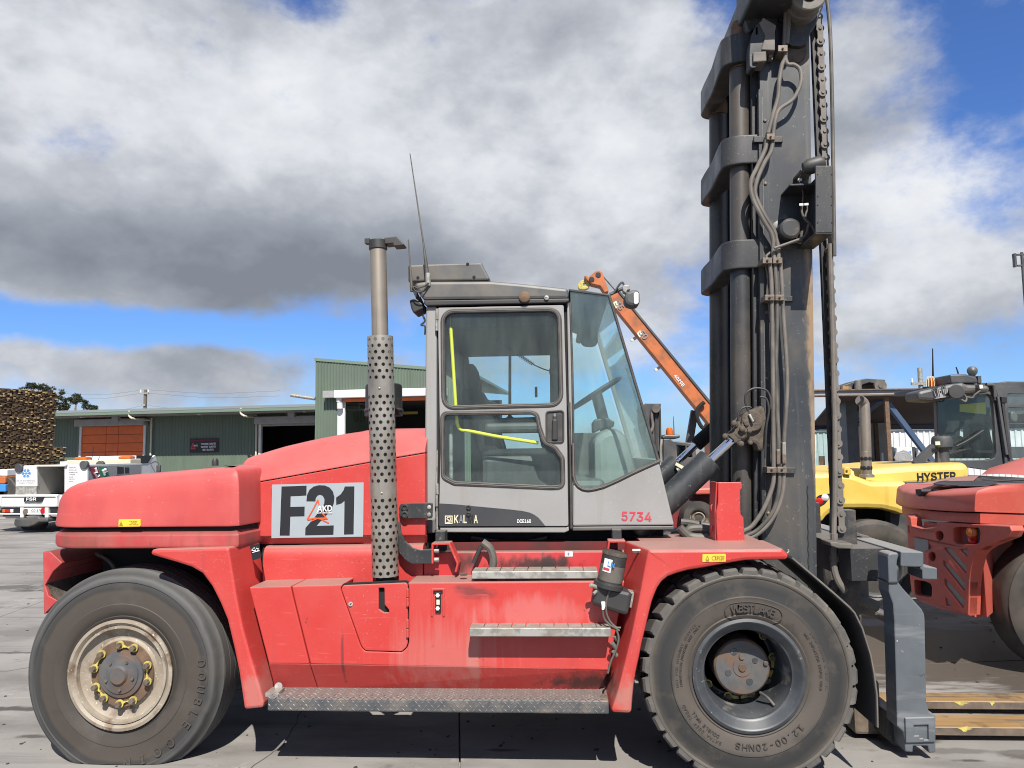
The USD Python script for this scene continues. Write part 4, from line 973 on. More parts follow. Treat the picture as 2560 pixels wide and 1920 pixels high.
# rear corner post and lower corner
post = L('Z4', YK, [(567, 632), (648, 630), (652, 655)]) + L('Z5', YK, [(318, 640), (312, 1010), (308, 1175), (222, 1180), (232, 640)])
cab = part(fork, "cab_frame", prism(post, YK, YK + .10, .012), "cab_grey")
part(cab, "front_post", (prism(L('Z5', YK, [(1262, 1196), (1283, 1196), (1276, 380), ('Z4', 1682, 600), ('Z4', 1650, 602), ('Z5', 1254, 380)]), YK + .004, YK + .07, .006)), "cab_grey")
part(cab, "door_gap", prism(L('Z5', YK, [(312, 1175), (335, 1175), (345, 560), ('Z4', 668, 640), ('Z4', 640, 640), ('Z5', 322, 560)]), YK + .02, YK + .05), "soot_shade")
part(cab, "door_gap", prism(L('Z5', YK, [(1245, 1190), (1268, 1190), (1252, 300), ('Z4', 1656, 612), ('Z4', 1622, 614), ('Z5', 1236, 300)]), YK + .022, YK + .05), "soot_shade")
part(cab, "rubber_strip", tube([on_y('Z5', x, y, YK + .002) for x, y in ((1256, 300), (1266, 800), (1271, 1192))] , .008, 6, 2), "seal")
part(cab, "rubber_strip", tube([on_y('Z4', 1676, 600, YK + .004), on_y('Z5', 1284, 300, YK + .004), on_y('Z5', 1280, 800, YK + .004)], .007, 6, 2), "seal")
# door
dpoly = CW('Z5', [(336, 1176), (345, 640), ('Z4', 662, 645), ('Z4', 1626, 626), (1238, 330), (1250, 1176)])
up_hole = rounded(CW('Z4', [(684, 660), (1606, 642), (1622, 1402), (692, 1426)]), .075)
lo_hole = rounded(CW('Z5', [(346, 366), (1000, 358), (1040, 385), (1056, 470), (1092, 575), (1165, 612), (1222, 690), (1226, 912), (1130, 917), (440, 886), (352, 840)]), .042)
dpoly = rounded(dpoly, .012)
door = part(fork, "cab_door", prism_g(Polygon(dpoly).difference(Polygon(up_hole)).difference(Polygon(lo_hole)), YK - .012, YK + .04, .010), "cab_grey")
for nm, h in (("upper_window", up_hole), ("lower_window", lo_hole)):
    g0, g1, g2, g3 = Polygon(grown(h, .003)), Polygon(grown(h, -.013)), Polygon(grown(h, -.024)), Polygon(grown(h, -.030))
    part(door, "window_seal", prism_g(g0.difference(g2), YK - .018, YK + .03, .005), "seal")
    part(door, "seal_lip", prism_g(Polygon(grown(h, -.008)).difference(Polygon(grown(h, -.012))), YK - .0205, YK - .012, .001), "seal_lip")
    part(door, "window_pane", prism(grown(h, -.018), YK + .004, YK + .010), "glass", smooth=False)
skirt = CW('Z5', [(336, 1182), (1252, 1182), (1256, 1210), (1225, 1224), (345, 1222)])
part(door, "door_sill", prism(skirt, YK - .004, YK + .05, .006), "cab_grey")
dec = CW('Z5', [(337, 1016), (450, 1022), (560, 1033), (700, 1046), (850, 1060), (930, 1070), (975, 1080), (1010, 1096), (1040, 1118), (1065, 1148), (1087, 1175), (337, 1177)])
part(door, "dark_decal", prism(dec, YK - .0135, YK - .0115), "decal_black")
YT = YK - .0155
em = part(door, "emblem", prism_g(Polygon(rounded(CW('Z5', [(378, 1102), (432, 1102), (432, 1160), (378, 1160)]), .002)).difference(Polygon(CW('Z5', [(384, 1108), (426, 1108), (426, 1154), (384, 1154)]))), YT, YT + .003), "ink_cream")
part(door, "emblem_mark", cat([prism_g(LineString(CW('Z5', p)).buffer(.0022), YT, YT + .002) for p in ([(414, 1112), (396, 1114), (392, 1126), (404, 1132), (414, 1138), (410, 1150), (390, 1150)], [(418, 1118), (418, 1148)], [(400, 1140), (424, 1140)])]), "ink_cream")
for ch, a, b, lk in (("K", 441, 470, "ink_cream"), ("A", 476, 503, "ink_grey"), ("L", 507, 530, "ink_cream"), ("M", 536, 574, "ink_black"), ("A", 581, 608, "ink_cream")):
    part(door, "letter", side_words(ch, 'Z5', a, 1155, b, 1155, .046, YT, True, .0015), lk)
part(door, "model_lettering", side_words("DCE160", 'Z5', 888, 1155, 986, 1155, .0205, YT, True, .0012), "ink_white")
for y in (1044, 1090):
    q = on_y('Z5', 544, y, YK - .012); part(door, "door_bolt", cat(lathe([(.014, 0), (.014, .012), (.008, .014), (.007, .008), (0, .008)], q, (0, -1, 0), 18)), "black")
hr = rounded(CW('Z5', [(1088, 362), (1222, 352), (1222, 590), (1090, 590)]), .0225)
hd = part(door, "handle_bezel", prism_g(Polygon(hr).difference(Polygon(grown(hr, -.011))), YK - .020, YK, .006), "black")
hd2 = part(door, "handle_dish", prism(grown(hr, -.009), YK - .013, YK - .008), "seal")
part(door, "handle", cat(prism(rounded(CW('Z5', [(1136, 420), (1172, 420), (1176, 570), (1134, 570)]), .006), YK - .030, YK - .012, .008), box(*[on_y('Z5', 1142, 400, YK)[0], on_y('Z5', 1168, 400, YK)[0]], YK - .028, YK - .012, on_y('Z5', 1150, 430, YK)[2], on_y('Z5', 1150, 378, YK)[2], .004)), "black")
q = on_y('Z5', 1154, 391, YK - .029); part(door, "key_lock", cyl(q, q + [0, .01, 0], .009, n=18), "chrome")
for k, x, y0, y1 in (('Z4', 653, 650, 735), ('Z4', 650, 735, 822), ('Z5', 320, 875, 955), ('Z5', 316, 955, 1040)):
    part(door, "hinge", cyl(on_y(k, x, y1 - 2, YK - .016), on_y(k, x, y0 + 2, YK - .016), .0095, n=12), "galvanised")
part(cab, "door_strut", tube([on_y('Z5', 320, 640, YK - .012), on_y('Z5', 316, 880, YK - .012)], .005), "galvanised")
part(cab, "door_strut", tube([on_y('Z5', 318, 1040, YK - .012), on_y('Z5', 320, 1215, YK - .012)], .005), "galvanised")
# cab lower corner, skirting and front quarter
cb = part(fork, "cab_lower_corner", prism(L('Z5', YK, [(218, 1128), (308, 1122), (316, 1200), (302, 1228), (236, 1228), (218, 1200)]), YK - .006, YK + .1, .008), "roof_grey")
q4 = CW('Z5', [(1281, 1178), (1283, 822), (1292, 866), (1312, 900), (1345, 922), (1390, 930), (1440, 922), (1500, 905), (1600, 861), (1700, 811), (1800, 765), (1893, 724), (2001, 1172)])
fq = part(fork, "cab_front_panel", prism(q4, YK - .008, YK + .05, .010), "cab_grey")
part(fq, "panel_sill", prism(CW('Z5', [(1280, 1181), (2001, 1175), (2000, 1203), (1280, 1212)]), YK - .002, YK + .06, .006), "roof_grey")
part(fq, "number_lettering", side_words("5734", 'Z5', 1628, 1137, 1840, 1144, .051, YK - .0095, True, .0012), "ink_red")
gq = CW('Z5', [(1288, 300), (1294, 820), (1306, 860), (1330, 888), (1360, 908), (1390, 913), (1440, 905), (1500, 889), (1600, 846), (1700, 796), (1800, 750), (1888, 712), ('Z4', 1977, 548), ('Z4', 1676, 514)])
wq = part(fork, "quarter_window", prism(gq, YK + .004, YK + .010), "glass_quarter", smooth=False, label="dusty slanted side window at the front of the cab")
seal_line = CW('Z5', [(1284, 600), (1288, 822), (1300, 866), (1322, 896), (1352, 914), (1390, 921), (1440, 913), (1500, 897), (1600, 853), (1700, 803), (1800, 757), (1893, 716)])
part(wq, "window_seal", prism_g(LineString(seal_line).buffer(.0095), YK - .016, YK + .02, .004), "seal")
part(wq, "seal_lip", prism_g(LineString(seal_line).buffer(.0022), YK - .019, YK - .010, .001), "seal_lip")
eg = CW('Z5', [('Z4', 1977, 548), (1891, 716)])
part(wq, "edge_trim", prism_g(LineString(eg).buffer(.008), YK - .004, YK + .022, .004), "seal")
A0, A1, A2 = np.array(eg[0]), np.array(eg[1]), np.array(CW('Z5', [(2001, 1203)])[0])
ws = [(A0[0], YK + .012, A0[1]), (A0[0], YF - .012, A0[1]), (A1[0], YF - .012, A1[1]), (A1[0], YK + .012, A1[1])]
w_ = part(fork, "windscreen", loft([np.array(ws), np.array(ws) + [.006, 0, .002]]), "glass", smooth=False)
part(w_, "wiper", cat(tube([(A1[0] + .02, 1.1, A1[1] + .02), (A1[0] - .05, 1.0, A1[1] + .22), (A0[0] * .35 + A1[0] * .65 + .02, .8, A0[1] * .35 + A1[1] * .65)], .007, 6), tube([(A1[0] * .85 + A0[0] * .15 + .02, .75, A1[1] * .85 + A0[1] * .15), (A1[0] * .4 + A0[0] * .6 + .02, .85, A1[1] * .4 + A0[1] * .6)], .006, 6)), "black")
part(w_, "windscreen_frame", cat(bar(ws[1], ws[2], .045, .03), bar((A1[0], YK + .01, A1[1] - .01), (A1[0], YF, A1[1] - .01), .03, .03)), "cab_grey")
part(fork, "cab_nose", loft([[(A1[0] - .02, YK + .04, A1[1] - .005), (A1[0], YK + .04, A1[1] - .005), (A2[0], YK + .04, A2[1] + .01), (A2[0] - .04, YK + .04, A2[1] + .01)], [(A1[0] - .02, YF, A1[1] - .005), (A1[0], YF, A1[1] - .005), (A2[0], YF, A2[1] + .01), (A2[0] - .04, YF, A2[1] + .01)]]), "cab_grey")
# floor, back and far side
zf = on_y('Z5', 600, 1222, YK)[2]
xl, xrr = on_y('Z5', 232, 1200, YK)[0], A2[0]
part(fork, "cab_floor", box(xl + .01, xrr - .02, YK + .03, YF, zf + .01, zf + .05), "black")
zr = on_y('Z4', 1000, 612, YK)[2]
part(fork, "cab_back", cat(box(xl + .01, xl + .05, YK + .09, YF, zf + .05, zf + .75), box(xl + .01, xl + .05, YK + .09, YK + .35, zf + .75, zr), box(xl + .01, xl + .05, YF - .25, YF, zf + .75, zr), box(xl + .01, xl + .05, YK + .35, YF - .25, zr - .35, zr)), "black")
h1 = CW('Z5', [(0, 0), (1, 0), (1, 1)])
FS = lambda k, pts: L(k, YF - .03, pts)
ho1, ho2 = rounded(FS('Z4', [(884, 966), (1203, 958), (1200, 1490), (960, 1492)]), .03), rounded(FS('Z4', [(1222, 957), (1520, 952), (1522, 1478), (1222, 1488)]), .03)
ho3 = rounded(FS('Z5', [(508, 494), (1030, 484), (1060, 620), (1190, 700), (1200, 900), (512, 880)]), .03)
fsil = [(xl + .05, zf + .05), (xl + .05, zr)] + [(A0[0] - .28, zr), (A1[0] - .53, zf + .62), (A1[0] - .12, zf + .62), (A2[0] - .04, zf + .05)]
far = Polygon(fsil)
for h in (ho1, ho2, ho3): far = far.difference(Polygon(h))
fs = part(fork, "far_cab_side", prism_g(far, YF - .04, YF, .004), "roof_grey")
for h in (ho1, ho2, ho3):
    part(fs, "far_window_pane", prism(grown(h, .004), YF - .022, YF - .017), "glass", smooth=False)
part(fs, "far_quarter_pane", prism([(A0[0] - .26, zr), (A0[0] - .03, zr), (A1[0] - .03, A1[1]), (A1[0] - .12, zf + .62), (A1[0] - .53, zf + .62)], YF - .022, YF - .017), "glass", smooth=False)
part(fs, "sliding_catch", cat(box(*sorted((on_y('Z4', 1404, 1300, YF - .06)[0], on_y('Z4', 1424, 1300, YF - .06)[0])), YF - .06, YF - .03, on_y('Z4', 1404, 1330, YF - .06)[2], on_y('Z4', 1404, 1250, YF - .06)[2], .005)), "black")
part(fs, "grab_rail", tube([on_y('Z5', x, y, YF - .12) for x, y in ((705, 445), (900, 440), (1036, 430))], .022), "cab_plastic")
part(fork, "headlining", box(xl + .05, -.02, YK + .05, YF - .04, zr - .14, zr - .02, .01), "seat_cloth")
# seat, wheel, console
RS = lambda cx, w, d, z, r=.05: [(x, y, z) for x, y in rrect(cx - w / 2, cx + w / 2, 1.15 - d / 2, 1.15 + d / 2, r, 4)]
se = part(fork, "seat", loft([RS(*a) for a in ((-.28, .44, .46, zf + .36), (-.28, .50, .52, zf + .40), (-.28, .50, .52, zf + .47), (-.28, .42, .46, zf + .50))]), "seat_cloth")
part(se, "backrest", loft([RS(*a) for a in ((-.46, .16, .42, zf + .44), (-.48, .17, .50, zf + .52), (-.53, .15, .52, zf + .72), (-.58, .12, .44, zf + .86), (-.59, .10, .36, zf + .90))]), "seat_cloth")
part(se, "headrest", loft([RS(*a, .04) for a in ((-.59, .07, .20, zf + .87), (-.605, .10, .26, zf + .94), (-.62, .09, .25, zf + 1.05), (-.62, .05, .2, zf + 1.09))]), "seat_cloth")
part(se, "armrest", cat(box(-.50, -.08, .82, .90, zf + .60, zf + .67, .025)), "cab_plastic")
part(se, "seat_base", cat(box(-.52, -.1, 1.0, 1.3, zf + .05, zf + .37, .03)), "cab_plastic")
part(fork, "side_console", box(-.5, .06, .62, .78, zf + .05, zf + .46, .04), "cab_plastic")
part(fork, "pedal_box", box(.05, .28, .7, 1.6, zf + .05, zf + .3, .04), "cab_plastic")
dsh = [on_y('Y4', x, y, 1.0) for x, y in ((290, 1690), (310, 1640), (360, 1590), (420, 1560), (480, 1555), (540, 1580), (600, 1640))]
dpts = [(p[0], p[2]) for p in dsh] + [(dsh[-1][0] + .12, zf + .1), (dsh[0][0], zf + .1)]
ds = part(fork, "dashboard", prism(dpts, .82, 1.62, .05, both=True), "cab_dash")
part(ds, "instrument_pod", prism(L('Y4', .95, [(300, 1500), (320, 1470), (440, 1456), (470, 1480), (500, 1490), (490, 1540), (440, 1555), (380, 1560), (305, 1600)]), .9, 1.15, .02, both=True), "black")
st_ = part(fork, "steering_wheel", xf(lathe([(.195 + .014 * math.cos(t), .014 * math.sin(t)) for t in np.linspace(0, 2 * PI, 9)[:-1]], (0, 0, 0), (0, 0, 1), 40, True), rot([0, 1, 0], -.55), (.26, 1.2, zf + .88)), "black")
part(st_, "steering_column", cat(cyl((.26, 1.2, zf + .88), (.42, 1.2, zf + .2), .04), tube([(.10, 1.2, zf + .78), (.26, 1.2, zf + .87), (.42, 1.2, zf + .98)], .012)), "black")
gr = [on_y('Z4', 753, 715, YK + .06), on_y('Z4', 762, 850, YK + .06), on_y('Z4', 795, 1370, YK + .06), on_y('Z4', 803, 1490, YK + .06), on_y('Z4', 812, 1545, YK + .06), on_y('Z4', 838, 1580, YK + .06), on_y('Z4', 900, 1590, YK + .06), on_y('Z5', 760, 545, YK + .06), on_y('Z5', 1038, 588, YK + .06)]
part(fork, "grab_rail", tube(gr, .0105, 10, 5), "grab_yellow", label="yellow bent grab rail inside the door")
part(fork, "door_tube", cyl(on_y('Z5', 420, 860, YK + .09), on_y('Z5', 416, 455, YK + .09), .013), "galvanised")
cc = np.linspace(0, 1, 160); c0, c1 = on_y('Z4', 1040, 850, 1.0), on_y('Z4', 1390, 1078, 1.0); dirc = (c1 - c0) / np.linalg.norm(c1 - c0); pa = np.cross(dirc, [0, 1, 0])
part(fork, "coiled_cord", tube([c0 + (c1 - c0) * t + .011 * (math.cos(t * 170) * pa + math.sin(t * 170) * np.array([0, 1, 0])) for t in cc], .0035, 4, 0), "black")
part(fork, "radio_microphone", cat(tube([c1, on_y('Z4', 1460, 1110, 1.0), on_y('Z4', 1520, 1130, 1.0)], .004), box(*sorted((on_y('Z4', 1515, 1130, 1.0)[0], on_y('Z4', 1570, 1130, 1.0)[0])), .97, 1.03, on_y('Z4', 1540, 1160, 1.0)[2], on_y('Z4', 1540, 1105, 1.0)[2], .012)), "cab_plastic")
part(fork, "cab_inner_post", box(A0[0] - .30, A0[0] - .24, YF - .1, YF - .04, zf + .6, zr), "cab_plastic")
part(fork, "inside_mirror", xf(prism(rounded([(-.06, -.13), (.06, -.13), (.06, .13), (-.06, .13)], .04), 0, .03, .01), rot([0, 0, 1], .5), tuple(on_y('Z4', 1830, 790, .8))), "black")
part(fork, "roof_monitor", prism(L('Y4', .9, [(105, 480), (250, 500), (270, 640), (190, 735), (150, 720), (160, 640), (105, 620)]), .85, 1.1, .02), "cab_plastic")

# roof
rp = L('Z4', YK - .03, [(478, 452), (560, 438), (1070, 436), (1300, 455), (1660, 494), (1667, 572), (1640, 576), (552, 584), (520, 545), (470, 470)])
rf = part(fork, "cab_roof", prism(rp, YK - .03, YF + .05, .02, both=True), "roof_grey")
rl = L('Z4', YK - .022, [(552, 587), (1668, 572), (1668, 596), (1640, 604), (572, 628), (552, 610)])
part(rf, "roof_gutter", prism(rl, YK - .026, YF + .03, .006), "black")
ft = L('Z4', YK, [(1664, 497), (1800, 512), (1980, 540), (1978, 554), (1666, 516)])
part(rf, "roof_visor_edge", prism(ft, YK, YF, .003), "black")
part(rf, "roof_latch", cat(lathe([(.034, 0), (.034, .006), (.024, .012), (0, .014)], on_y('Z4', 1325, 560, YK - .03), (0, -1, 0), 20)), "rust_brown")
part(rf, "roof_plug", lathe([(.014, 0), (.014, .006), (.006, .008), (0, .004)], on_y('Z4', 1494, 568, YK - .03), (0, -1, 0), 14), "galvanised")
ab = L('Z4', YK + .03, [(428, 314), (700, 302), (985, 294), (996, 300), (1064, 432), (560, 440), (446, 446), (430, 440)])
ac = part(rf, "air_conditioner_cover", prism(ab, YK + .03, YF - .04, .012, both=True), "rust_brown" if False else "roof_grey", label="grey brown sheet cover on the cab roof")
for x, y in ((888, 308), (937, 408), (506, 412)):
    part(rf, "cover_hole", lathe([(.010, 0), (0, .0002)], on_y('Z4', x, y, YK + .028), (0, -1, 0), 14), "soot_shade")
# aerials and lamps
a0, a1, a2 = on_y('Z4', 585, 440, .42), on_y('Z4', 549, 150, .42), on_y('P', 1025, 384, .42)
an = part(fork, "long_aerial", cat(cyl(a0, a0 + (a1 - a0) * .35, .013, .012), cyl(a0 + (a1 - a0) * .35, a1, .012, .006), cyl(a1, a2, .0055, .003, 8)), "hose")
part(an, "aerial_base", cyl(a0 + [0, 0, -.03], a0 + [0, 0, .05], .017), "galvanised")
part(an, "aerial_cable", tube([on_y('Z4', x, y, .40) for x, y in ((462, 478), (510, 490), (560, 475), (588, 450))], .004), "black")
b0, b1 = on_y('Z4', 460, 520, .42), on_y('Z4', 433, 120, .42)
ab_ = part(fork, "short_aerial", cat(cyl(b0, b0 + (b1 - b0) * .12, .011), cyl(b0 + (b1 - b0) * .12, b0 + (b1 - b0) * .5, .009, .006), cyl(b0 + (b1 - b0) * .5, b1, .005, .004, 8)), "hose")
part(ab_, "aerial_cable", tube([on_y('Z4', x, y, .40) for x, y in ((465, 480), (490, 515), (540, 520), (585, 465))], .004), "black")
rlp = part(fork, "rear_work_lamp", prism(rounded(L('Z4', .50, [(448, 592), (500, 580), (555, 620), (555, 660), (480, 696), (462, 655)]), .012), .46, .62, .02, both=True), "black")
part(fork, "rear_lamp_cable", tube([on_y('Z4', x, y, .5) for x, y in ((520, 560), (555, 640), (545, 700), (560, 745), (530, 775), (560, 785), (560, 850))], .006), "black")
part(fork, "rear_lamp_bracket", bar(on_y('Z4', 475, 500, .55), on_y('Z4', 540, 640, .55), .06, .02), "black")
wl = on_y('Y4', 655, 350, .42); wy = [0.94, -.30, -.1]
wlp = part(fork, "front_work_lamp", prism(rounded(L('Y4', .38, [(592, 340), (612, 300), (660, 280), (706, 276), (732, 300), (734, 395), (716, 425), (660, 432), (612, 415), (594, 385)]), .012), .36, .48, .02, both=True), "cab_plastic")
part(wlp, "lamp_lens", prism(rounded(L('Y4', .36, [(678, 306), (716, 296), (724, 310), (724, 396), (712, 408), (680, 408)]), .010), .352, .362, .004), "ink_white")
part(wlp, "lamp_bracket", prism(L('Y4', .42, [(572, 262), (582, 240), (634, 236), (648, 278), (620, 282), (606, 310), (582, 296)]), .40, .46, .006), "galvanised")
part(wlp, "lamp_cable", tube([on_y('Y4', x, y, .45) for x, y in ((465, 318), (500, 300), (545, 230), (576, 206), (590, 240))], .006), "black")
part(wlp, "lamp_arm", tube([on_y('Y4', x, y, .47) for x, y in ((455, 320), (540, 280), (600, 255))], .010), "black")

# mounts between cab and chassis
def strap_bracket(k, pts, y0, y1, look, name, th=.012):
    return part(fork, name, prism_g(LineString(L(k, y0, pts)).buffer(th / 2, cap_style=2), y0, y1, .002), look)


strap_bracket('Z5', [(286, 1445), (286, 1306), (405, 1304), (465, 1445), (450, 1505)], .24, .34, "red_paint", "cab_mount")
strap_bracket('Z5', [(1528, 1380), (1540, 1288), (1655, 1288)], .26, .36, "red_paint", "cab_mount")
part(fork, "mount_block", cat(box(*sorted((on_y('Z5', 312, 1250, .34)[0], on_y('Z5', 378, 1250, .34)[0])), .32, .42, on_y('Z5', 340, 1298, .34)[2], zf + .02)), "dark_paint")
part(fork, "mount_block", cat(box(*sorted((on_y('Z5', 1562, 1250, .36)[0], on_y('Z5', 1626, 1250, .36)[0])), .34, .44, on_y('Z5', 1600, 1285, .36)[2], zf + .02)), "dark_paint")
for x, y in ((300, 1352), (300, 1416)):
    part(fork, "mount_pin", cyl(on_y('Z5', x, y, .27), on_y('Z5', x + 34, y + 2, .27), .014), "galvanised")
hb = part(fork, "exhaust_bracket", prism(rounded(L('Z3', .26, [(1086, 410), (1106, 432), (1112, 500), (1140, 560), (1190, 606), (1250, 622), (1326, 618), (1326, 718), (1186, 720), (1140, 690), (1098, 640), (1090, 560)]), .006), .26, .275, .003), "dark_paint")
mb = part(fork, "mirror_bracket", prism(rounded(L('Z3', .335, [(1098, 330), (1112, 303), (1140, 298), (1330, 296), (1328, 404), (1120, 405), (1102, 385)]), .01), .335, .353, .003), "dark_paint")
for x, y in ((1140, 327), (1139, 376)):
    part(mb, "rubber_bush", lathe([(.022, 0), (.022, .008), (.012, .010), (.010, .003), (0, .003)], on_y('Z3', x, y, .335), (0, -1, 0), 20), "black")
for x, y in ((1308, 326), (1307, 377)):
    part(mb, "bracket_bolt", lathe([(.012, 0), (.012, .005), (.006, .007), (0, .007)], on_y('Z3', x, y, .335), (0, -1, 0), 12), "galvanised")
part(fork, "underfloor_shade", box(-.80, .62, .62, 1.9, zch + .002, zf), "soot_shade")  # black box stands in for the cab's shade above the chassis
part(fork, "chassis_hose", tube([on_y('Z5', x, y, .31) for x, y in ((640, 1290), (690, 1330), (712, 1380), (718, 1430), (712, 1480))], .023), "hose")
part(fork, "chassis_hose", tube([on_y('Z5', x, y, .29) for x, y in ((632, 1320), (600, 1390), (578, 1440))], .013), "black")
part(fork, "cab_underside_hose", tube([on_y('Z5', x, y, .6) for x, y in ((560, 1260), (700, 1280), (900, 1300), (1100, 1260))], .02), "black")

# exhaust stack with perforated guard
YE = .215
e0, e1 = on_y('Z3', 1006, 820, YE), on_y('P', 945, 605, YE)
ax = (e1 - e0) / np.linalg.norm(e1 - e0)
rg_ = (on_y('Z3', 1092, 600, YE)[0] - on_y('Z3', 912, 600, YE)[0]) / 2
rp_ = (on_y('Z4', 278, 800, YE)[0] - on_y('Z4', 154, 800, YE)[0]) / 2
ep = part(fork, "exhaust_pipe", lathe([(rp_ * .95, -.05), (rp_, 0), (rp_, np.linalg.norm(e1 - e0) - .10), (rp_ * 1.0, np.linalg.norm(e1 - e0)), (rp_ * .9, np.linalg.norm(e1 - e0)), (rp_ * .9, np.linalg.norm(e1 - e0) - .2)], e0, ax, 32, caps=(True, False)), "pipe_steel")
part(ep, "sooty_top", lathe([(rp_ + .0015, np.linalg.norm(e1 - e0) - .05), (rp_ + .006, np.linalg.norm(e1 - e0) - .045), (rp_ + .006, np.linalg.norm(e1 - e0) + .006), (rp_ - .008, np.linalg.norm(e1 - e0) + .006), (rp_ - .01, np.linalg.norm(e1 - e0) - .06)], e0, ax, 32, caps=(False, False)), "black")
tp = e1
part(ep, "rain_flap_weight", prism(L('Z4', YE - .02, [(100, 114), (138, 112), (138, 152), (100, 150)]), YE - .03, YE + .01), "black")
part(ep, "rain_flap", (prism(L('Z4', YE - .02, [(250, 108), (345, 97), (405, 160), (392, 166), (322, 172), (316, 150), (255, 156)]), YE - .03, YE + .05, .004)), "black")
# guard: a sheet with punched holes, wrapped round the pipe
gl0, gl1 = (on_y('Z3', 1006, 800, YE) - e0) @ ax, (on_y('Z4', 225, 866, YE) - e0) @ ax
NA = 11; rowh = .074; circ = 2 * PI * rg_
rows = int((gl1 - gl0 - .03) / rowh * 2)
holes = []
for r in range(rows + 1):
    h = gl0 + .022 + r * rowh / 2 * 1.0
    if any(abs(h - hh) < .035 for hh in (gl0 + .335 * (gl1 - gl0) + .01, gl0 + .775 * (gl1 - gl0))): continue
    for k in range(NA):
        holes.append(((k + .5 * (r % 2) + .25) * circ / NA, h))
NS = 8; verts, faces = [], []
grid = {}
sheet = Polygon([(0, gl0), (circ, gl0), (circ, gl1), (0, gl1)])
hs = []
for cx, cz in holes:
    hs.append(Polygon([((cx) + .0108 * math.cos(t), cz + .0108 * math.sin(t)) for t in np.linspace(0, 2 * PI, 11)[:-1]]))
# strips keep the long triangles short enough to bend
out = []
HU = unary_union(hs + [h_ for c_ in hs if c_.bounds[2] > circ for h_ in [Polygon([(x - circ, z) for x, z in c_.exterior.coords])]])
for a in np.linspace(0, circ, 45)[:-1]:
    st2 = Polygon([(a, gl0), (a + circ / 44, gl0), (a + circ / 44, gl1), (a, gl1)]).difference(HU)
    for g in (st2.geoms if hasattr(st2, 'geoms') else [st2]):
        if g.area < 1e-7: continue
        rgs = [np.array(g.exterior.coords)[:-1]] + [np.array(i.coords)[:-1] for i in g.interiors]
        fl_ = np.vstack(rgs); t3 = mapbox_earcut.triangulate_float64(fl_, np.cumsum([len(r) for r in rgs]).astype(np.uint32)).reshape(-1, 3).astype(int)
        out.append((fl_, t3))
ea, eb, _ = frame_of(ax)
sh = []
for fl_, t3 in out:
    for rr, flip in ((rg_, False), (rg_ - .003, True)):
        th = fl_[:, 0] / rg_
        V = e0 + ax * fl_[:, 1:2] + rr * (np.cos(th)[:, None] * ea + np.sin(th)[:, None] * eb)
        sh.append((V, t3[:, ::-1] if flip else t3))
egd = part(fork, "exhaust_guard", cat(sh), "stainless", smooth=False, label="perforated stainless sleeve round the exhaust stack")
for hh in (gl0 + .335 * (gl1 - gl0) + .01, gl0 + .775 * (gl1 - gl0)):
    d = np.array([.1, -1, 0]); q = e0 + ax * hh + d / np.linalg.norm(d) * rg_
    part(egd, "rivet", lathe([(.007, 0), (.007, .003), (0, .006)], q, d, 12), "galvanised")
part(fork, "exhaust_foot", lathe([(rp_ * 1.25, -.03), (rp_ * 1.25, .01), (rp_, .02)], e0, ax, 24), "soot_shade")
# air pre-cleaner beyond the stack
pq, pw = on_y('Y7', 850, 1075, 1.15), None
rr_ = (on_y('Y7', 1066, 700, 1.15)[0] - on_y('Y7', 638, 700, 1.15)[0]) / 2
hz_ = lambda y: on_y('Y7', 850, y, 1.15)[2] - pq[2]
pcl = part(fork, "air_precleaner", lathe([(rr_ * .6, -.1), (rr_ * .6, hz_(905)), (rr_ * 1.03, hz_(900)), (rr_ * 1.03, hz_(850)), (rr_ * 1.07, hz_(845)), (rr_ * 1.07, hz_(828)), (rr_ * 1.0, hz_(815)), (rr_, hz_(570)), (rr_ * .97, hz_(535)), (rr_ * .85, hz_(520)), (0, hz_(515))], pq, (0, 0, 1), 36), "black", label="black drum air pre-cleaner behind the exhaust")

# grease pump in front of the fender
g0, g1 = on_y('Z6', 1168, 452, .04), on_y('Z6', 1212, 222, .04)
gax = (g1 - g0) / np.linalg.norm(g1 - g0); gr_ = .0665; gh = np.linalg.norm(g1 - g0)
gp = part(fork, "grease_pump", lathe([(gr_ * 1.15, -.012), (gr_ * 1.15, .012), (gr_, .016), (gr_ * 1.0, gh - .01), (gr_ * .97, gh), (0, gh + .002)], g0, gax, 32), "black", label="small tilted grease reservoir with a torn label")
part(gp, "reservoir_dirt", lathe([(gr_ + .001, gh * .15), (gr_ + .0012, gh * .3), (gr_ + .001, gh * .62)], g0, gax, 32, caps=(False, False)), "hose")
part(gp, "reservoir_lid_rim", lathe([(gr_ + .002, gh - .016), (gr_ + .003, gh - .008), (gr_ + .001, gh + .003)], g0, gax, 32, caps=(False, False)), "mud")
ga, gb, _ = frame_of(gax); lab = []
c0_ = math.atan2(np.dot([-.35, -1, 0], gb), np.dot([-.35, -1, 0], ga))
for lk, h0, h1, da0, da1, ro in (("ink_white", .42, .80, -.55, .15, .0022), ("ink_red", .46, .54, -.5, .05, .0030)):
    rg2 = [[g0 + gax * gh * hh + (gr_ + ro) * (math.cos(c0_ + t) * ga + math.sin(c0_ + t) * gb) for t in np.linspace(da0, da1, 9)] for hh in (h0, h1)]
    part(gp, "torn_label", loft(rg2, (False, False), False), lk)
part(gp, "label_lettering", place(words("LN", .024, .001, True), g0 + gax * gh * .6 + (gr_ + .004) * (math.cos(c0_ - .2) * ga + math.sin(c0_ - .2) * gb), np.cross(gax, -(math.cos(c0_ - .2) * ga + math.sin(c0_ - .2) * gb)) * -1, gax), "ink_blue")
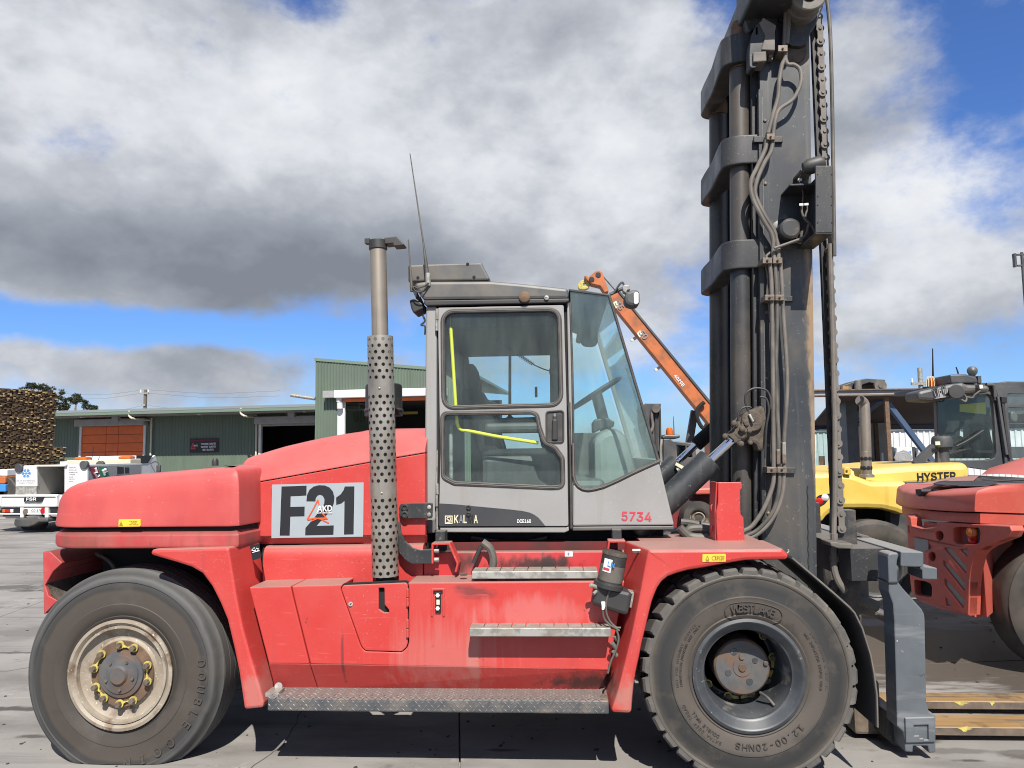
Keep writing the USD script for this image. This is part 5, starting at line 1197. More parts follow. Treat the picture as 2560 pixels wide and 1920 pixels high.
part(gp, "pump_body", prism(rounded(L('Z6', .01, [(1068, 440), (1090, 420), (1200, 470), (1330, 500), (1318, 560), (1300, 664), (1200, 635), (1046, 582), (1060, 520)]), .008), .0, .13, .02, both=True), "black")
part(gp, "pump_bracket", prism_g(LineString(L('Z6', .02, [(1215, 480), (1335, 508), (1318, 600)])).buffer(.006), .02, .09, .002), "galvanised")
part(gp, "grease_fitting", cat(cyl(on_y('Z6', 1040, 448, -.01), on_y('Z6', 1095, 470, 0.02), .011), cyl(on_y('Z6', 1060, 512, -.01), on_y('Z6', 1095, 480, .02), .009)), "galvanised")
part(gp, "plug", prism(rounded(L('Z6', -.01, [(1114, 566), (1142, 566), (1142, 598), (1134, 622), (1118, 622), (1118, 600)]), .003), -.012, .0, .002), "ink_white")
for pts in ([(1175, 480), (1150, 560), (1150, 640), (1175, 700), (1215, 740), (1250, 745)], [(1124, 622), (1135, 680), (1170, 720), (1210, 745), (1240, 765)], [(1220, 760), (1235, 820), (1215, 900), (1180, 980), (1160, 1060)]):
    part(gp, "grease_line", tube([on_y('Z6', x, y, -.005) for x, y in pts], .0055), "hose")
part(gp, "line_clutter", cat([cyl(on_y('Z6', x, y, .02), on_y('Z6', x + 22, y + 34, .03), .012) for x, y in ((1205, 800), (1190, 850), (1198, 905))]), "hose_dusty")

# red guard post on the fender
gpost = L('Y8', .33, [(735, 926), (956, 926), (962, 950), (962, 985), (945, 1000), (946, 1180), (950, 1230), (976, 1262), (990, 1532), (730, 1538), (720, 1330), (718, 1200), (735, 1120)])
gpp = part(fork, "red_guard_post", prism_g(Polygon(rounded(gpost, .004)), .33, .345, .004), "red_paint")
part(gpp, "post_side", prism(L('Y8', .33, [(722, 926), (737, 926), (722, 1200), (732, 1538), (716, 1538), (708, 1200)]), .345, .50, .002), "red_paint")
part(gpp, "post_top", box(on_y('Y8', 735, 926, .33)[0], on_y('Y8', 950, 926, .33)[0], .345, .37, on_y('Y8', 800, 945, .33)[2] - .01, on_y('Y8', 800, 927, .33)[2]), "red_paint")
part(gpp, "post_clip", cat(*[tube([on_y('Y8', x, y, .40) for x, y in pts], .006) for pts in ([(705, 1135), (672, 1150), (680, 1190), (705, 1200)], [(705, 1340), (680, 1345), (690, 1390), (712, 1400)])]), "red_paint")
for pts, y in (([(370, 1350), (420, 1400), (480, 1440), (640, 1450)], .55), ([(400, 1380), (420, 1420), (470, 1370), (560, 1360), (650, 1370)], .60), ([(380, 1300), (480, 1310), (560, 1330), (660, 1345)], .70), ([(440, 1350), (540, 1395), (650, 1420)], .65)):
    part(fork, "hydraulic_hose", tube([on_y('Y8', a, b, y) for a, b in pts], .026, 10), "hose")

# ------------------------------------------------------------------ mast
YM, YW = 0.70, 1.155      # near face of the mast, its centre
mz = 4.75
mL = lambda y: 2 * YW - y


def mast_line(k, xa, ya, xb, yb, Y):
    """A long edge of the leaning mast: x as a function of z, from two traced points."""
    a, b = on_y(k, xa, ya, Y), on_y(k, xb, yb, Y); s = (b[0] - a[0]) / (b[2] - a[2])
    return lambda z: a[0] + (z - a[2]) * s


right_of = mast_line('P', 2026, 300, 2041, 1350, YM)
LEAN = (right_of(4) - right_of(1)) / 3
xq = lambda dx, z: right_of(z) + dx            # dx metres in front (+) or behind (-) the mast's front edge
pw = right_of(2.5) - on_y('Y1', 560, 700, YM)[0]


def upright(dx0, dx1, y0, y1, z0=.35, z1=mz, look="mast_plate"):
    return loft([[(xq(dx0, z), y0, z), (xq(dx1, z), y0, z), (xq(dx1, z), y1, z), (xq(dx0, z), y1, z)] for z in (z0, z1)])


for s, tag_ in ((0, "near"), (1, "far")):
    Y = (lambda y: y) if s == 0 else mL
    pr_ = part(fork, "mast_rail", upright(-pw, 0, *sorted((Y(YM), Y(YM + .035)))), "mast_plate", smooth=False)
    part(pr_, "rail_flange", upright(-.05, 0.0, *sorted((Y(YM + .036), Y(YM + .12)))), "mast_plate", smooth=False)
    part(pr_, "rail_flange", upright(-pw, -pw + .04, *sorted((Y(YM + .036), Y(YM + .12)))), "mast_plate", smooth=False)
    part(pr_, "inner_rail", upright(-pw + .06, -.07, *sorted((Y(YM + .06), Y(YM + .10))), .5, mz + .05), "dark_paint", smooth=False)
    part(pr_, "inner_rail", upright(-pw - .045, -pw + .01, *sorted((Y(YM + .05), Y(YM + .09))), .5, mz), "dark_paint", smooth=False)
    part(pr_, "rail_strip", upright(-pw - .012, -pw + .012, *sorted((Y(YM - .012), Y(YM + .03))), .6, 4.05), "dark_paint", smooth=False)
part(fork, "rail_dark_gap", upright(-pw - .05, -pw - .045, YM + .02, YM + .05, .5, 4.5), "soot_shade", smooth=False)
# lift cylinders
ycy = YM + .115
cl_, cr_ = on_y('Y1', 386, 600, ycy), on_y('Y1', 498, 600, ycy)
rcy = (cr_[0] - cl_[0]) / 2 * .98; dcy = (cl_[0] + cr_[0]) / 2 - right_of(cl_[2])
for y in (ycy, mL(ycy)):
    z0, z1 = .6, 4.25
    lc = part(fork, "lift_cylinder", cyl((xq(dcy, z0), y, z0), (xq(dcy, z1), y, z1), rcy, n=40, cap=.01), "cylinder_grimy")
    part(lc, "cylinder_gland", cat(lathe([(rcy * .9, 0), (rcy * 1.0, .02), (rcy * 1.0, .09), (rcy * .80, .13), (rcy * .74, .14)], (xq(dcy, z1), y, z1), (LEAN, 0, 1), 32)), "rust_brown")
    part(lc, "cylinder_rod", cyl((xq(dcy, z1 + .12), y, z1 + .12), (xq(dcy, z1 + .30), y, z1 + .30), rcy * .62, n=24), "rust_brown")
    part(lc, "rod_cap", lathe([(rcy * .7, 0), (rcy * .85, .02), (rcy * .85, .10), (rcy * .7, .13), (0, .13)], (xq(dcy, z1 + .20), y, z1 + .20), (LEAN, 0, 1), 28), "rust_brown")
# collars that tie the cylinders to the rails: a thick band round each cylinder and straight across
def collar(k, ytop, ybot, front_dx):
    """Band traced where it passes the near cylinder: top and bottom edges give its height."""
    Yf = ycy - rcy - .045
    zt_, zb_ = on_y(k, *ytop, Yf)[2], on_y(k, *ybot, Yf)[2]
    xc_ = xq(dcy, (zt_ + zb_) / 2); Ro = rcy + .045
    near = [(xq(front_dx, zt_), YM - .045), (xc_ + .02, YM - .045)]
    yc_ = YM - .045 + Ro
    arc = [(xc_ - Ro * math.sin(t), yc_ - Ro * math.cos(t)) for t in np.linspace(0, PI / 2 * .9, 10)]
    half = near + arc + [(xc_ - Ro * .98 + .035, yc_ + .22), (xc_ - Ro + .05, YW - .05)]
    full = half + [(x, mL(y)) for x, y in half[::-1]]
    inner = [(x + .0, y) for x, y in LineString(full).parallel_offset(.04, 'right' if Polygon(full).exterior.is_ccw else 'left').coords] if False else None
    g = LineString(full).buffer(.035, cap_style=2, join_style=1)
    ring = np.array(g.exterior.coords)[:-1]
    m = prism(ring, 0, 1, .012)      # drawn up: (x, y) outline
    v = m[0]; z = zt_ - v[:, 1] * (zt_ - zb_)
    return np.stack([v[:, 0] + (z - (zt_ + zb_) / 2) * LEAN, v[:, 2], z], 1), m[1]


def collar2(k, ytop, ybot, front_dx):
    Yf = ycy - rcy - .03
    zt_, zb_ = on_y(k, *ytop, Yf)[2], on_y(k, *ybot, Yf)[2]
    xc_ = xq(dcy, (zt_ + zb_) / 2); Ro = rcy + .062; yn = ycy - rcy - .035
    half = [(xq(front_dx, zt_), yn)] + [(xc_ - Ro * math.sin(t), ycy - (rcy + .035) * math.cos(t)) for t in np.linspace(0, PI / 2, 12)] + [(xc_ - Ro, ycy + .1), (xc_ - Ro + .01, YW)]
    full = half + [(x, mL(y)) for x, y in half[::-1]]
    back = [(xq(front_dx, zt_), mL(yn) - .03), (xc_, mL(yn) - .03), (xc_ - rcy * .5, mL(ycy) - .1), (xc_ + .02, YW), (xc_ - rcy * .5, ycy + .1), (xc_, yn + .03), (xq(front_dx, zt_), yn + .03)]
    ring = np.array(Polygon(full + back).buffer(0).exterior.coords)[:-1] if Polygon(full + back).buffer(0).geom_type == 'Polygon' else np.array(full)
    h = zt_ - zb_
    m = prism(ring, 0, h, .012, both=True); v = m[0]; z = zt_ - v[:, 1]
    return np.stack([v[:, 0] + (z - (zt_ + zb_) / 2) * LEAN, v[:, 2], z], 1), m[1]


for (k, yt, yb_, fdx) in (('Z8', (545, 190), (545, 362), -pw - .02), ('Z8', (560, 796), (560, 968), -.03), ('Z8', (560, 1416), (560, 1588), -pw + .12)):
    part(fork, "mast_collar", collar2(k, yt, yb_, fdx), "dark_paint", smooth=40)
part(fork, "collar_scuff", prism(rounded(L('Z8', YM - .036, [(760, 800), (860, 796), (895, 815), (897, 945), (870, 968), (752, 966)]), .01), YM - .037, YM - .02), "rust_brown", label="bare rusty patch on the end of the middle collar") if False else None
part(fork, "added_mast_shade", box(xq(dcy - .02, 4.5), xq(-.10, 4.5), YM - .30, YM + .1, on_y('P', 1850, -14, YM - .30)[2], 4.95, .02), "dark_paint")  # unseen block added above the view to shade the mast head
for z_ in np.arange(.9, 4.1, .42):
    part(fork, "rail_bolt", lathe([(.011, 0), (.011, .006), (.006, .009), (0, .009)], (xq(-pw + .03, z_), YM, z_), (0, -1, 0), 8), "bolt_steel")
part(fork, "weld_bead", tube([(xq(-.05, z_) + .002 * math.sin(z_ * 90), YM - .001, z_) for z_ in np.arange(.6, 1.5, .012)], .004, 5, 0), "dark_paint")
part(fork, "worn_slide_track", upright(-pw + .005, -pw + .016, YM - .0016, YM, 1.2, 4.0), "galvanised", smooth=False)
part(fork, "mast_foot", box(xq(-pw, .9), xq(0, .9), YM + .04, mL(YM + .04), .35, .75), "dark_paint")
part(fork, "cross_member", cat(*[box(xq(-.26, z), xq(-.2, z), YM + .04, mL(YM + .04), z, z + .2) for z in (1.1,)]), "dark_paint")
part(fork, "cross_member", box(xq(-.20, 4.6), xq(-.05, 4.6), YM - .02, mL(YM - .02), 4.5, 4.75), "dark_paint")
# head of the inner mast: sheave, lug, chain
hd_ = part(fork, "mast_head", prism(L('X1', YM - .02, [(440, -300), (1180, -300), (1180, 60), (1100, 100), (1050, 160), (1000, 420), (960, 460), (720, 320), (720, 380), (670, 400), (600, 480), (520, 560), (480, 520), (450, 400), (420, 300), (440, 180)]), YM - .02, mL(YM - .02), .01), "dark_paint")
hcap = part(hd_, "head_plate", prism(L('X1', YM - .05, [(1180, 100), (1300, 0), (1720, -200), (1790, 100), (1660, 420), (1575, 545), (1540, 680), (1500, 750), (1400, 800), (1250, 790), (1150, 740), (1170, 420)]), YM - .05, YM + .1, .01), "dark_paint")
sc = on_y('X1', 1545, -115, YM - .22); sr = abs(on_y('X1', 1545, 172, YM - .22)[2] - sc[2])
shv = part(fork, "chain_sheave", lathe([(0, .02), (.05, .02), (.052, .0), (sr - .008, 0), (sr, .006), (sr, .03), (sr - .012, .035), (sr - .012, .10), (sr, .105), (sr, .2)], sc, (0, 1, 0), 48), "hose_dusty", label="round chain sheave at the mast head")
part(shv, "sheave_hub", lathe([(0, -.015), (.045, -.012), (.05, .004)], sc, (0, 1, 0), 24), "soot_shade")
lug = part(fork, "mast_lug", prism(rounded(L('X1', YM - .10, [(722, 316), (958, 466), (940, 560), (940, 900), (700, 890), (770, 640), (665, 410), (720, 380)]), .006), YM - .12, YM + .02, .006), "galvanised" if False else "hose_dusty")
part(lug, "lug_eye", prism_g(Polygon(rounded(L('X1', YM - .1, [(600, 480), (650, 410), (770, 420), (785, 640), (720, 900), (620, 1180), (505, 1190), (505, 900), (520, 740)]), .02)).difference(Polygon(rounded(L('X1', YM - .1, [(615, 480), (648, 470), (650, 600), (612, 640)]), .006))), YM - .11, YM - .02, .008), "dark_paint")
part(lug, "lug_base", prism(L('X1', YM - .13, [(572, 900), (800, 880), (808, 1055), (575, 1070)]), YM - .13, YM - .01, .006), "hose_dusty")
part(lug, "lug_bolt", cyl(on_y('X1', 870, 968, YM - .07), on_y('X1', 870, 968, YM - .0), .012, n=6), "bolt_steel")
part(lug, "lug_tab", prism(L('X1', YM - .05, [(828, 900), (935, 900), (915, 1030), (828, 1030)]), YM - .05, YM - .02, .003), "hose_dusty")
wearp = part(fork, "wear_plate", prism(rounded(L('X1', YM - .015, [(1150, 760), (1330, 810), (1500, 760), (1500, 900), (1470, 1000), (1380, 1060), (1250, 1100), (1160, 1070)]), .015), YM - .016, YM + .01, .004), "mud")
# lift chain: links one by one
YCH = YM + .06
cp0, cp1 = on_y('P', 2048, 40, YCH), on_y('P', 2104, 1322, YCH)
n_l = 38
chn = None
for i in range(n_l):
    a = cp0 + (cp1 - cp0) * i / n_l; b = cp0 + (cp1 - cp0) * (i + 1) / n_l
    g = unary_union([Polygon([(p[0] + .0275 * math.cos(t), p[2] + .0275 * math.sin(t)) for t in np.linspace(0, 2 * PI, 15)[:-1]]) for p in (a, b)] + [LineString([(a[0], a[2]), (b[0], b[2])]).buffer(.0185, cap_style=2)])
    off = -.008 if i % 2 else .004
    m = cat(prism_g(g, YCH + off, YCH + off + .014, .002), *[cyl((p[0], YCH + off - .007, p[2]), (p[0], YCH + .02, p[2]), .0105, n=10) for p in (a, b)])
    if chn is None:
        chn = part(fork, "lift_chain", m, "hose_dusty")
        part(chn, "shaded_link_strip", prism_g(LineString([(cp0[0] - .014, cp0[2]), (cp1[0] - .014, cp1[2])]).buffer(.030), YCH + .022, YCH + .06), "black")  # one black strip painted as the shadowed inner links
    else:
        part(chn, "chain_link", m, "hose_dusty")
fk = cp1
part(chn, "chain_anchor", cat(prism(L('X6', YCH - .02, [(515, -40), (560, -40), (572, 200), (575, 290), (515, 290)]), YCH - .03, YCH + .02, .004)), "hose_dusty")
ho = part(fork, "hose_guide_rod", tube([on_y('X1', 1795, -200, YM), on_y('X1', 1850, 0, YM), on_y('X1', 1905, 600, YM), on_y('X1', 1935, 1659, YM), on_y('P', 2083, 420, YM), on_y('P', 2086, 640, YM - .0)], .0125, 10), "hose")
part(fork, "hose_guide_rod", tube([on_y('P', 2075, 610, YM + .02), on_y('P', 2083, 900, YM + .02), on_y('P', 2088, 1131, YM + .02), on_y('P', 2084, 1345, YM + .02)], .017, 10), "hose_dusty")
part(fork, "carriage_hose", tube([on_y('X6', x, y, YM - .02) for x, y in ((545, 280), (545, 420), (535, 500), (545, 600), (540, 680), (560, 800), (610, 920), (690, 1030))], .022, 10), "hose_dusty")
part(fork, "hose_ferrule", cyl(on_y('X6', 545, 640, YM - .02), on_y('X6', 545, 575, YM - .02), .027), "bolt_steel")
part(fork, "guide_bracket", prism(L('X6', YM - .1, [(455, 380), (570, 380), (580, 395), (755, 398), (745, 468), (570, 462), (480, 432)]), YM - .14, YM + .02, .006), "hose_dusty")
part(fork, "carriage_hose", tube([on_y('X6', x, y, .85) for x, y in ((500, 940), (640, 1010), (820, 1110), (1000, 1180), (1110, 1230))], .034, 10), "hose")
part(fork, "carriage_hose", tube([on_y('X6', x, y, .95) for x, y in ((520, 980), (700, 1130), (900, 1240), (1080, 1300), (1230, 1370))], .034, 10), "hose")
# hoses and pipes on the near rail
YH3 = YM - .075
hose = lambda k, pts, r, look="hose_dusty", y=YH3: part(fork, "mast_hose", tube([on_y(k, a, b, y) for a, b in pts], r, 10), look)
hose('Z8', [(785, 0), (770, 60), (762, 180), (755, 300)], .0125)
hose('Z8', [(803, 0), (790, 80), (775, 260)], .0145)
hose('Z8', [(764, 300), (765, 345), (745, 390), (730, 480), (722, 580), (690, 690), (664, 790)], .0135)
hose('Z8', [(765, 340), (780, 380), (820, 385), (855, 420), (855, 500), (810, 590), (730, 650), (705, 720), (694, 800)], .0130)
hose('Z8', [(655, 830), (645, 890), (600, 990), (562, 1080), (575, 1180), (640, 1310), (690, 1400), (695, 1500), (700, 1530)], .0140)
hose('Z8', [(692, 830), (680, 900), (640, 970), (595, 1080), (590, 1160), (640, 1270), (700, 1370), (722, 1460), (725, 1530)], .0140)
hose('Z8', [(655, 1530), (660, 1510), (720, 1470), (780, 1440), (870, 1430)], .008, y=YH3 + .02)
hose('Y1', [(588, 110), (598, 220), (602, 420), (606, 700), (608, 1000), (610, 1170), (605, 1270), (560, 1390), (500, 1480), (450, 1510)], .0135)
hose('Y1', [(614, 100), (624, 240), (628, 420), (622, 640), (628, 860), (636, 1060), (634, 1160), (640, 1270), (610, 1400), (530, 1500), (440, 1545)], .0130, "hose")
hose('Y1', [(645, 110), (654, 260), (662, 420), (676, 620), (680, 760), (672, 920), (664, 1030), (664, 1180), (652, 1330), (600, 1450), (520, 1530), (450, 1552)], .0125)
hose('Y1', [(568, 130), (580, 200), (575, 280), (585, 340), (590, 420)], .005, y=YH3 + .03)
for k, pts in (('Y1', [(655, 1050), (674, 1050), (674, 1110), (655, 1110)]), ('Y1', [(654, 1108), (676, 1108), (674, 1160), (656, 1160)]), ('Y1', [(625, 1085), (646, 1085), (646, 1165), (626, 1165)])):
    part(fork, "hose_fitting", prism(rounded(L(k, YH3 - .02, pts), .003), YH3 - .022, YH3 + .02, .006), "galvanised" if pts[0][1] == 1050 else "bolt_steel")


def clamp(k, rects, base=None):
    m = part(fork, "hose_clamp", prism(L(k, YH3 - .025, rects[0]), YH3 - .028, YM, .003), "bolt_steel")
    for r in rects[1:]:
        part(m, "clamp_block", prism(L(k, YH3 - .025, r), YH3 - .028, YM, .003), "bolt_steel")
    for r in rects:
        c = np.mean(np.array(r, float), 0); q = on_y(k, *c, YH3 - .034); part(m, "clamp_bolt", cyl(q, q + [0, .01, 0], .0075, n=6), "soot_shade")
    if base: part(m, "clamp_base", prism(L(k, YM - .02, base), YM - .022, YM, .002), "dark_paint")


sq = lambda x0, y0, x1, y1: [(x0, y0), (x1, y0), (x1, y1), (x0, y1)]
clamp('Z8', [sq(655, 792, 705, 828)], sq(580, 805, 752, 842))
clamp('Z8', [sq(722, 268, 780, 306)])
clamp('Y1', [sq(553, 92, 602, 122), sq(606, 92, 655, 122)], sq(540, 110, 668, 132))
clamp('Y1', [sq(564, 284, 614, 314), sq(618, 284, 665, 314)], sq(560, 290, 712, 318))
clamp('Y1', [sq(574, 1176, 626, 1208), sq(628, 1176, 678, 1208)], sq(560, 1180, 722, 1210))
# mast camera/guard box
YX = YM - .33
bxp = part(fork, "mast_guard_box", prism(rounded(L('Z8', YX, sq(945, 980, 1046, 1385)), .008), YX, YX + .012, .004), "dark_paint")
fb = [on_y('Z8', x, y, YX) for x, y in ((946, 1386), (1046, 1386))]
part(bxp, "box_floor", loft([[fb[0], fb[1], fb[1] + [0, 0, .01], fb[0] + [0, 0, .01]], [(fb[0][0] + .0, YM, fb[0][2]), (fb[1][0] + .0, YM, fb[1][2]), (fb[1][0], YM, fb[1][2] + .01), (fb[0][0], YM, fb[0][2] + .01)]]), "dark_paint")
tb = on_y('Z8', 1046, 982, YX)
part(bxp, "box_back", box(fb[1][0] - .012, fb[1][0], YX + .012, YM, fb[1][2], tb[2]), "dark_paint")
part(bxp, "box_shelf", box(fb[0][0] - .09, fb[1][0] - .012, YX + .14, YM, fb[0][2] + .35, fb[0][2] + .36), "dark_paint")
for x in (957, 1040):
    for y in (1034, 1164, 1216, 1320):
        part(bxp, "box_rivet", lathe([(0, .001), (.005, 0)], on_y('Z8', x, y, YX - .0005), (0, -1, 0), 10), "soot_shade")
part(fork, "mast_lamp", lathe([(0, 0), (.035, .004), (.05, .03), (.048, .10), (.03, .13), (0, .13)], on_y('Z8', 1000, 965, YX + .10), (-.9, .1, -.15), 24), "black")
part(fork, "lamp_bracket", prism(L('Z8', YX + .2, [(850, 1010), (925, 955), (930, 985), (950, 1000), (940, 1012), (858, 1020)]), YX + .18, YM, .003), "hose_dusty")
for pts, r in (([(905, 975), (855, 1040), (850, 1080), (870, 1140), (868, 1200)], .004), ([(865, 1205), (865, 1260), (885, 1300), (930, 1350), (940, 1390)], .007), ([(890, 1200), (895, 1240), (885, 1290), (920, 1330)], .006), ([(905, 1330), (880, 1400), (800, 1435), (700, 1470)], .009)):
    part(fork, "lamp_cable", tube([on_y('Z8', x, y, YX + .22) for x, y in pts], r), "hose_dusty")
for x, y in ((852, 1065), (860, 1212), (890, 1210)):
    part(fork, "cable_tag", box(*(lambda q: (q[0] - .012, q[0] + .012, q[1] - .004, q[1] + .004, q[2] - .007, q[2] + .007))(on_y('Z8', x, y, YX + .2))), "ink_white")
part(fork, "stub_shaft", lathe([(.05, 0), (.065, .01), (.065, .12), (.10, .13), (.10, .15)], on_y('Z8', 800, 1350, YM - .13), (0, 1, 0), 28), "dark_paint")

# tilt cylinders
def tilt(Y, p_lo, p_hi, p_rod, rb, rr_, k='Y8', boot=True):
    a, b, c = (on_y(k, *p, Y) for p in (p_lo, p_hi, p_rod)); d = (b - a) / np.linalg.norm(b - a)
    t = part(fork, "tilt_cylinder", lathe([(rb * .9, -.1), (rb, -.08), (rb, np.linalg.norm(b - a) - .006), (rb - .006, np.linalg.norm(b - a)), (rr_ + .01, np.linalg.norm(b - a))], a, d, 40), "mast_plate")
    part(t, "piston_rod", cyl(b - d * .02, c, rr_, n=28), "chrome")
    return t, a, b, c, d


t, a, b, c, d = tilt(.625, (60, 1290), (664, 716), (880, 520), .081, .029)
part(t, "cylinder_band", lathe([(.0785, 0), (.0785, .004)], a + (b - a) * .66, d, 40, caps=(False, False)), "dark_paint")
eye = on_y('Y8', 1040, 350, .625)
part(t, "rod_end", loft([[c - d * .01 + .052 * (math.cos(u) * frame_of(d)[0] + math.sin(u) * frame_of(d)[1]) for u in np.linspace(0, 2 * PI, 25)[:-1]], [c + d * .12 + .052 * (math.cos(u) * frame_of(d)[0] + math.sin(u) * frame_of(d)[1]) for u in np.linspace(0, 2 * PI, 25)[:-1]], [eye + .05 * (math.cos(u) * frame_of(d)[0] + math.sin(u) * frame_of(d)[1]) for u in np.linspace(0, 2 * PI, 25)[:-1]]]), "mud")
part(t, "rod_eye", cyl(eye + [0, -.055, 0], eye + [0, .07, 0], .065, n=28), "mud")
clm = []
for i in range(40):
    q = c + (eye - c) * RNG.uniform(.05, 1.15) + RNG.normal(0, .028, 3) * [1, .4, 1] + [0, -.045, 0]
    s = trimesh.creation.icosphere(1, RNG.uniform(.008, .022)); clm.append((np.array(s.vertices) * [1, .6, 1] + q, np.array(s.faces)))
part(t, "caked_grease", cat(clm), "mud", kind="stuff")
part(fork, "mast_dirt_plate", prism(rounded(L('Y8', .655, [(1131, 120), (1095, 220), (1010, 260), (940, 300), (860, 380), (1000, 560), (1070, 560), (1095, 640), (1131, 700), (1160, 560), (1175, 330)]), .02), .60, YM, .02), "mud", label="dirt-caked lug plate at the tilt cylinder's pin")
for pts in ([(1050, 330), (1010, 230), (990, 160), (1000, 90), (1060, 45), (1140, 42), (1200, 70), (1230, 140), (1235, 240)], [(930, 350), (925, 290), (960, 230), (1020, 215), (1050, 225)], [(1130, 120), (1190, 140), (1215, 250), (1190, 420), (1180, 700)]):
    part(fork, "tilt_hose", tube([on_y('Y8', x, y, .575) for x, y in pts], .0065, 8), "black")
part(fork, "tilt_fitting", cyl(on_y('Y8', 1066, 356, .55), on_y('Y8', 1030, 285, .56), .008), "galvanised")
t2, a2, b2, c2, d2 = tilt(1.83, (190, 880), (352, 735), (525, 575), .0775, .0275)
part(t2, "rod_end", cyl(c2, c2 + d2 * .22, .055, n=20), "soot_shade")
part(t2, "cylinder_tag", prism(L('Y8', 1.72, [(342, 738), (412, 775), (396, 802), (332, 764)]), 1.72, 1.73), "ink_cream")
part(t2, "port", cyl(on_y('Y8', 345, 812, 1.75), on_y('Y8', 370, 800, 1.75), .022), "galvanised")

# ------------------------------------------------------------------ carriage and forks
YQ = .34
ck = L('X6', YQ, [(1238, 590), (1250, 550), (1285, 532), (1375, 530), (1388, 560), (1370, 620), (1362, 690), (1392, 730), (1370, 780), (1372, 900), (1395, 930), (1440, 990), (1690, 1265), (1720, 1330), (1726, 1400), ('Y3', 785, 1250), ('Y3', 800, 1310), ('Y3', 842, 1335), ('Y3', 842, 1565), ('Y3', 800, 1570), ('Y3', 790, 1525), ('Y3', 703, 1525), ('Y3', 700, 1565), ('Y3', 652, 1560), ('Y3', 640, 1440), ('Y3', 600, 1400), ('Y3', 590, 1000), ('Y3', 582, 750), ('Y3', 573, 640), ('Y3', 548, 570), (1252, 920)])
ckp = part(fork, "carriage_cheek", prism(rounded(ck, .004), YQ, YQ + .13, .008), "carriage_blue", label="blue-grey steel end plate of the fork carriage")
q0 = L('Y3', YQ - .012, [(652, 1350), (836, 1345), (838, 1500), (656, 1505)])
part(ckp, "foot_plate", prism_g(Polygon(q0).difference(Polygon(L('Y3', YQ - .012, [(705, 1395), (795, 1393), (797, 1485), (770, 1487), (768, 1478), (742, 1478), (742, 1460), (708, 1462)]))), YQ - .012, YQ, .004), "carriage_blue")
part(ckp, "black_strap", prism(L('X6', YQ - .006, [(1244, 898), (1374, 902), (1372, 922), (1300, 928), (1250, 918)]), YQ - .008, YQ + .14, .003), "black")
tbm = L('X6', YQ + .03, [(1408, 512), (1706, 520), (1710, 690), (1690, 715), (1420, 708), (1405, 690)])
yfar = mL(YQ) + .02
tb_ = part(fork, "carriage_top_beam", prism(tbm, YQ + .03, yfar, .006), "carriage_blue")
part(fork, "carriage_hook", prism(L('X6', YQ + .08, [(1660, 700), (1716, 690), (1716, 705), (1886, 728), (1886, 878), (1690, 874), (1686, 760), (1660, 735)]), YQ + .08, YQ + .26, .006), "carriage_blue")
cr_bar = [p for p in tbm]
part(fork, "carriage_rail", box(tbm[0][0] - .20, tbm[0][0] + .02, YQ + .24, yfar, tbm[0][1] - .20, tbm[0][1] - .01), "dark_paint")
zc = on_y('Y3', 640, 1500, YQ)[2]
lo = L('Y3', YQ + .1, [(560, 1330), (655, 1340), (655, 1550), (610, 1545), (540, 1480)])
part(fork, "carriage_bottom_beam", prism(lo, YQ + .13, yfar, .006), "dark_paint")
part(fork, "carriage_far_cheek", prism(rounded(ck, .004), yfar, yfar + .1), "carriage_blue")
for y0 in (.78, 1.42):
    part(fork, "carriage_upright", box(tbm[0][0] - .20, tbm[0][0] - .08, y0, y0 + .1, .10, tbm[0][1] + .2), "dark_paint")
part(fork, "carriage_stop", prism(L('X6', 1.25, [(662, -30), (785, -30), (795, 250), (668, 240)]), 1.2, 1.3, .004), "dark_paint")
part(fork, "carriage_bracket", prism(L('X6', 1.1, [(575, 235), (800, 250), (880, 285), (960, 300), (990, 380), (900, 365), (860, 310), (575, 275)]), 1.05, 1.2, .004), "hose_dusty")
part(fork, "roller_block", cat(prism(L('X6', .9, [(910, 690), (1012, 702), (1012, 785), (935, 780)]), .88, .96, .004), prism(L('X6', .92, [(860, 885), (975, 880), (985, 1100), (845, 1055)]), .90, .98, .004)), "hose_dusty")
mat("fork_steel", (0.36, 0.215, 0.085), 0.5, vary=(0.42, 0.27, 0.13), vscale=3, dirt=(0.11, 0.075, 0.045), dscale=5, metal=0.2, streak=(0.15, 0.12, 0.09), sscale=(2, 25, 25), samt=(0.5, 0.7))
mat("fork_edge", (0.17, 0.13, 0.095), 0.6, vary=(0.09, 0.07, 0.055), vscale=9)
for (x0p, y0p, y1p, nm) in ((843, 1405, 1462, 0), (843, 1245, 1298, 1)):
    a = on_z('Y3', 1100, y1p, .035); yn = a[1]
    zt_ = on_y('Y3', 1100, y0p, yn)[2]
    bk = on_z('Y3', 1100, (1328, 1193)[nm], zt_)[1]
    fkp = part(fork, "fork_blade", box(1.86 - .1 * nm, 4.35, yn, bk, .035, zt_, .006), "fork_steel", label=("nearer long brown steel fork blade", "farther long brown steel fork blade")[nm])
    part(fkp, "fork_heel", box(1.70 - .1 * nm, 1.86 - .1 * nm, yn + .01, bk - .01, .03, .34, .02), "fork_edge")
    part(fkp, "worn_edge", box(1.9, 4.3, yn - .002, yn + .004, .04, zt_ - .006), "fork_edge")
    for px_, w in (((1020, .07), (0, 0)), ((1000, .08), (1187, .03)))[nm]:
        if px_:
            q = on_y('Y3', px_, y0p + 12, yn)
            pl = [(q[0] + w * .5 * math.cos(t) * (1 + .3 * math.sin(3 * t)), q[2] + .011 * math.sin(t) * (1 + .5 * math.cos(4 * t + 1) + .3 * math.sin(7 * t))) for t in np.linspace(0, 2 * PI, 18)[:-1]]
            part(fkp, "yellow_paint_mark", prism(pl, yn - .0045, yn - .002), "tag_yellow")
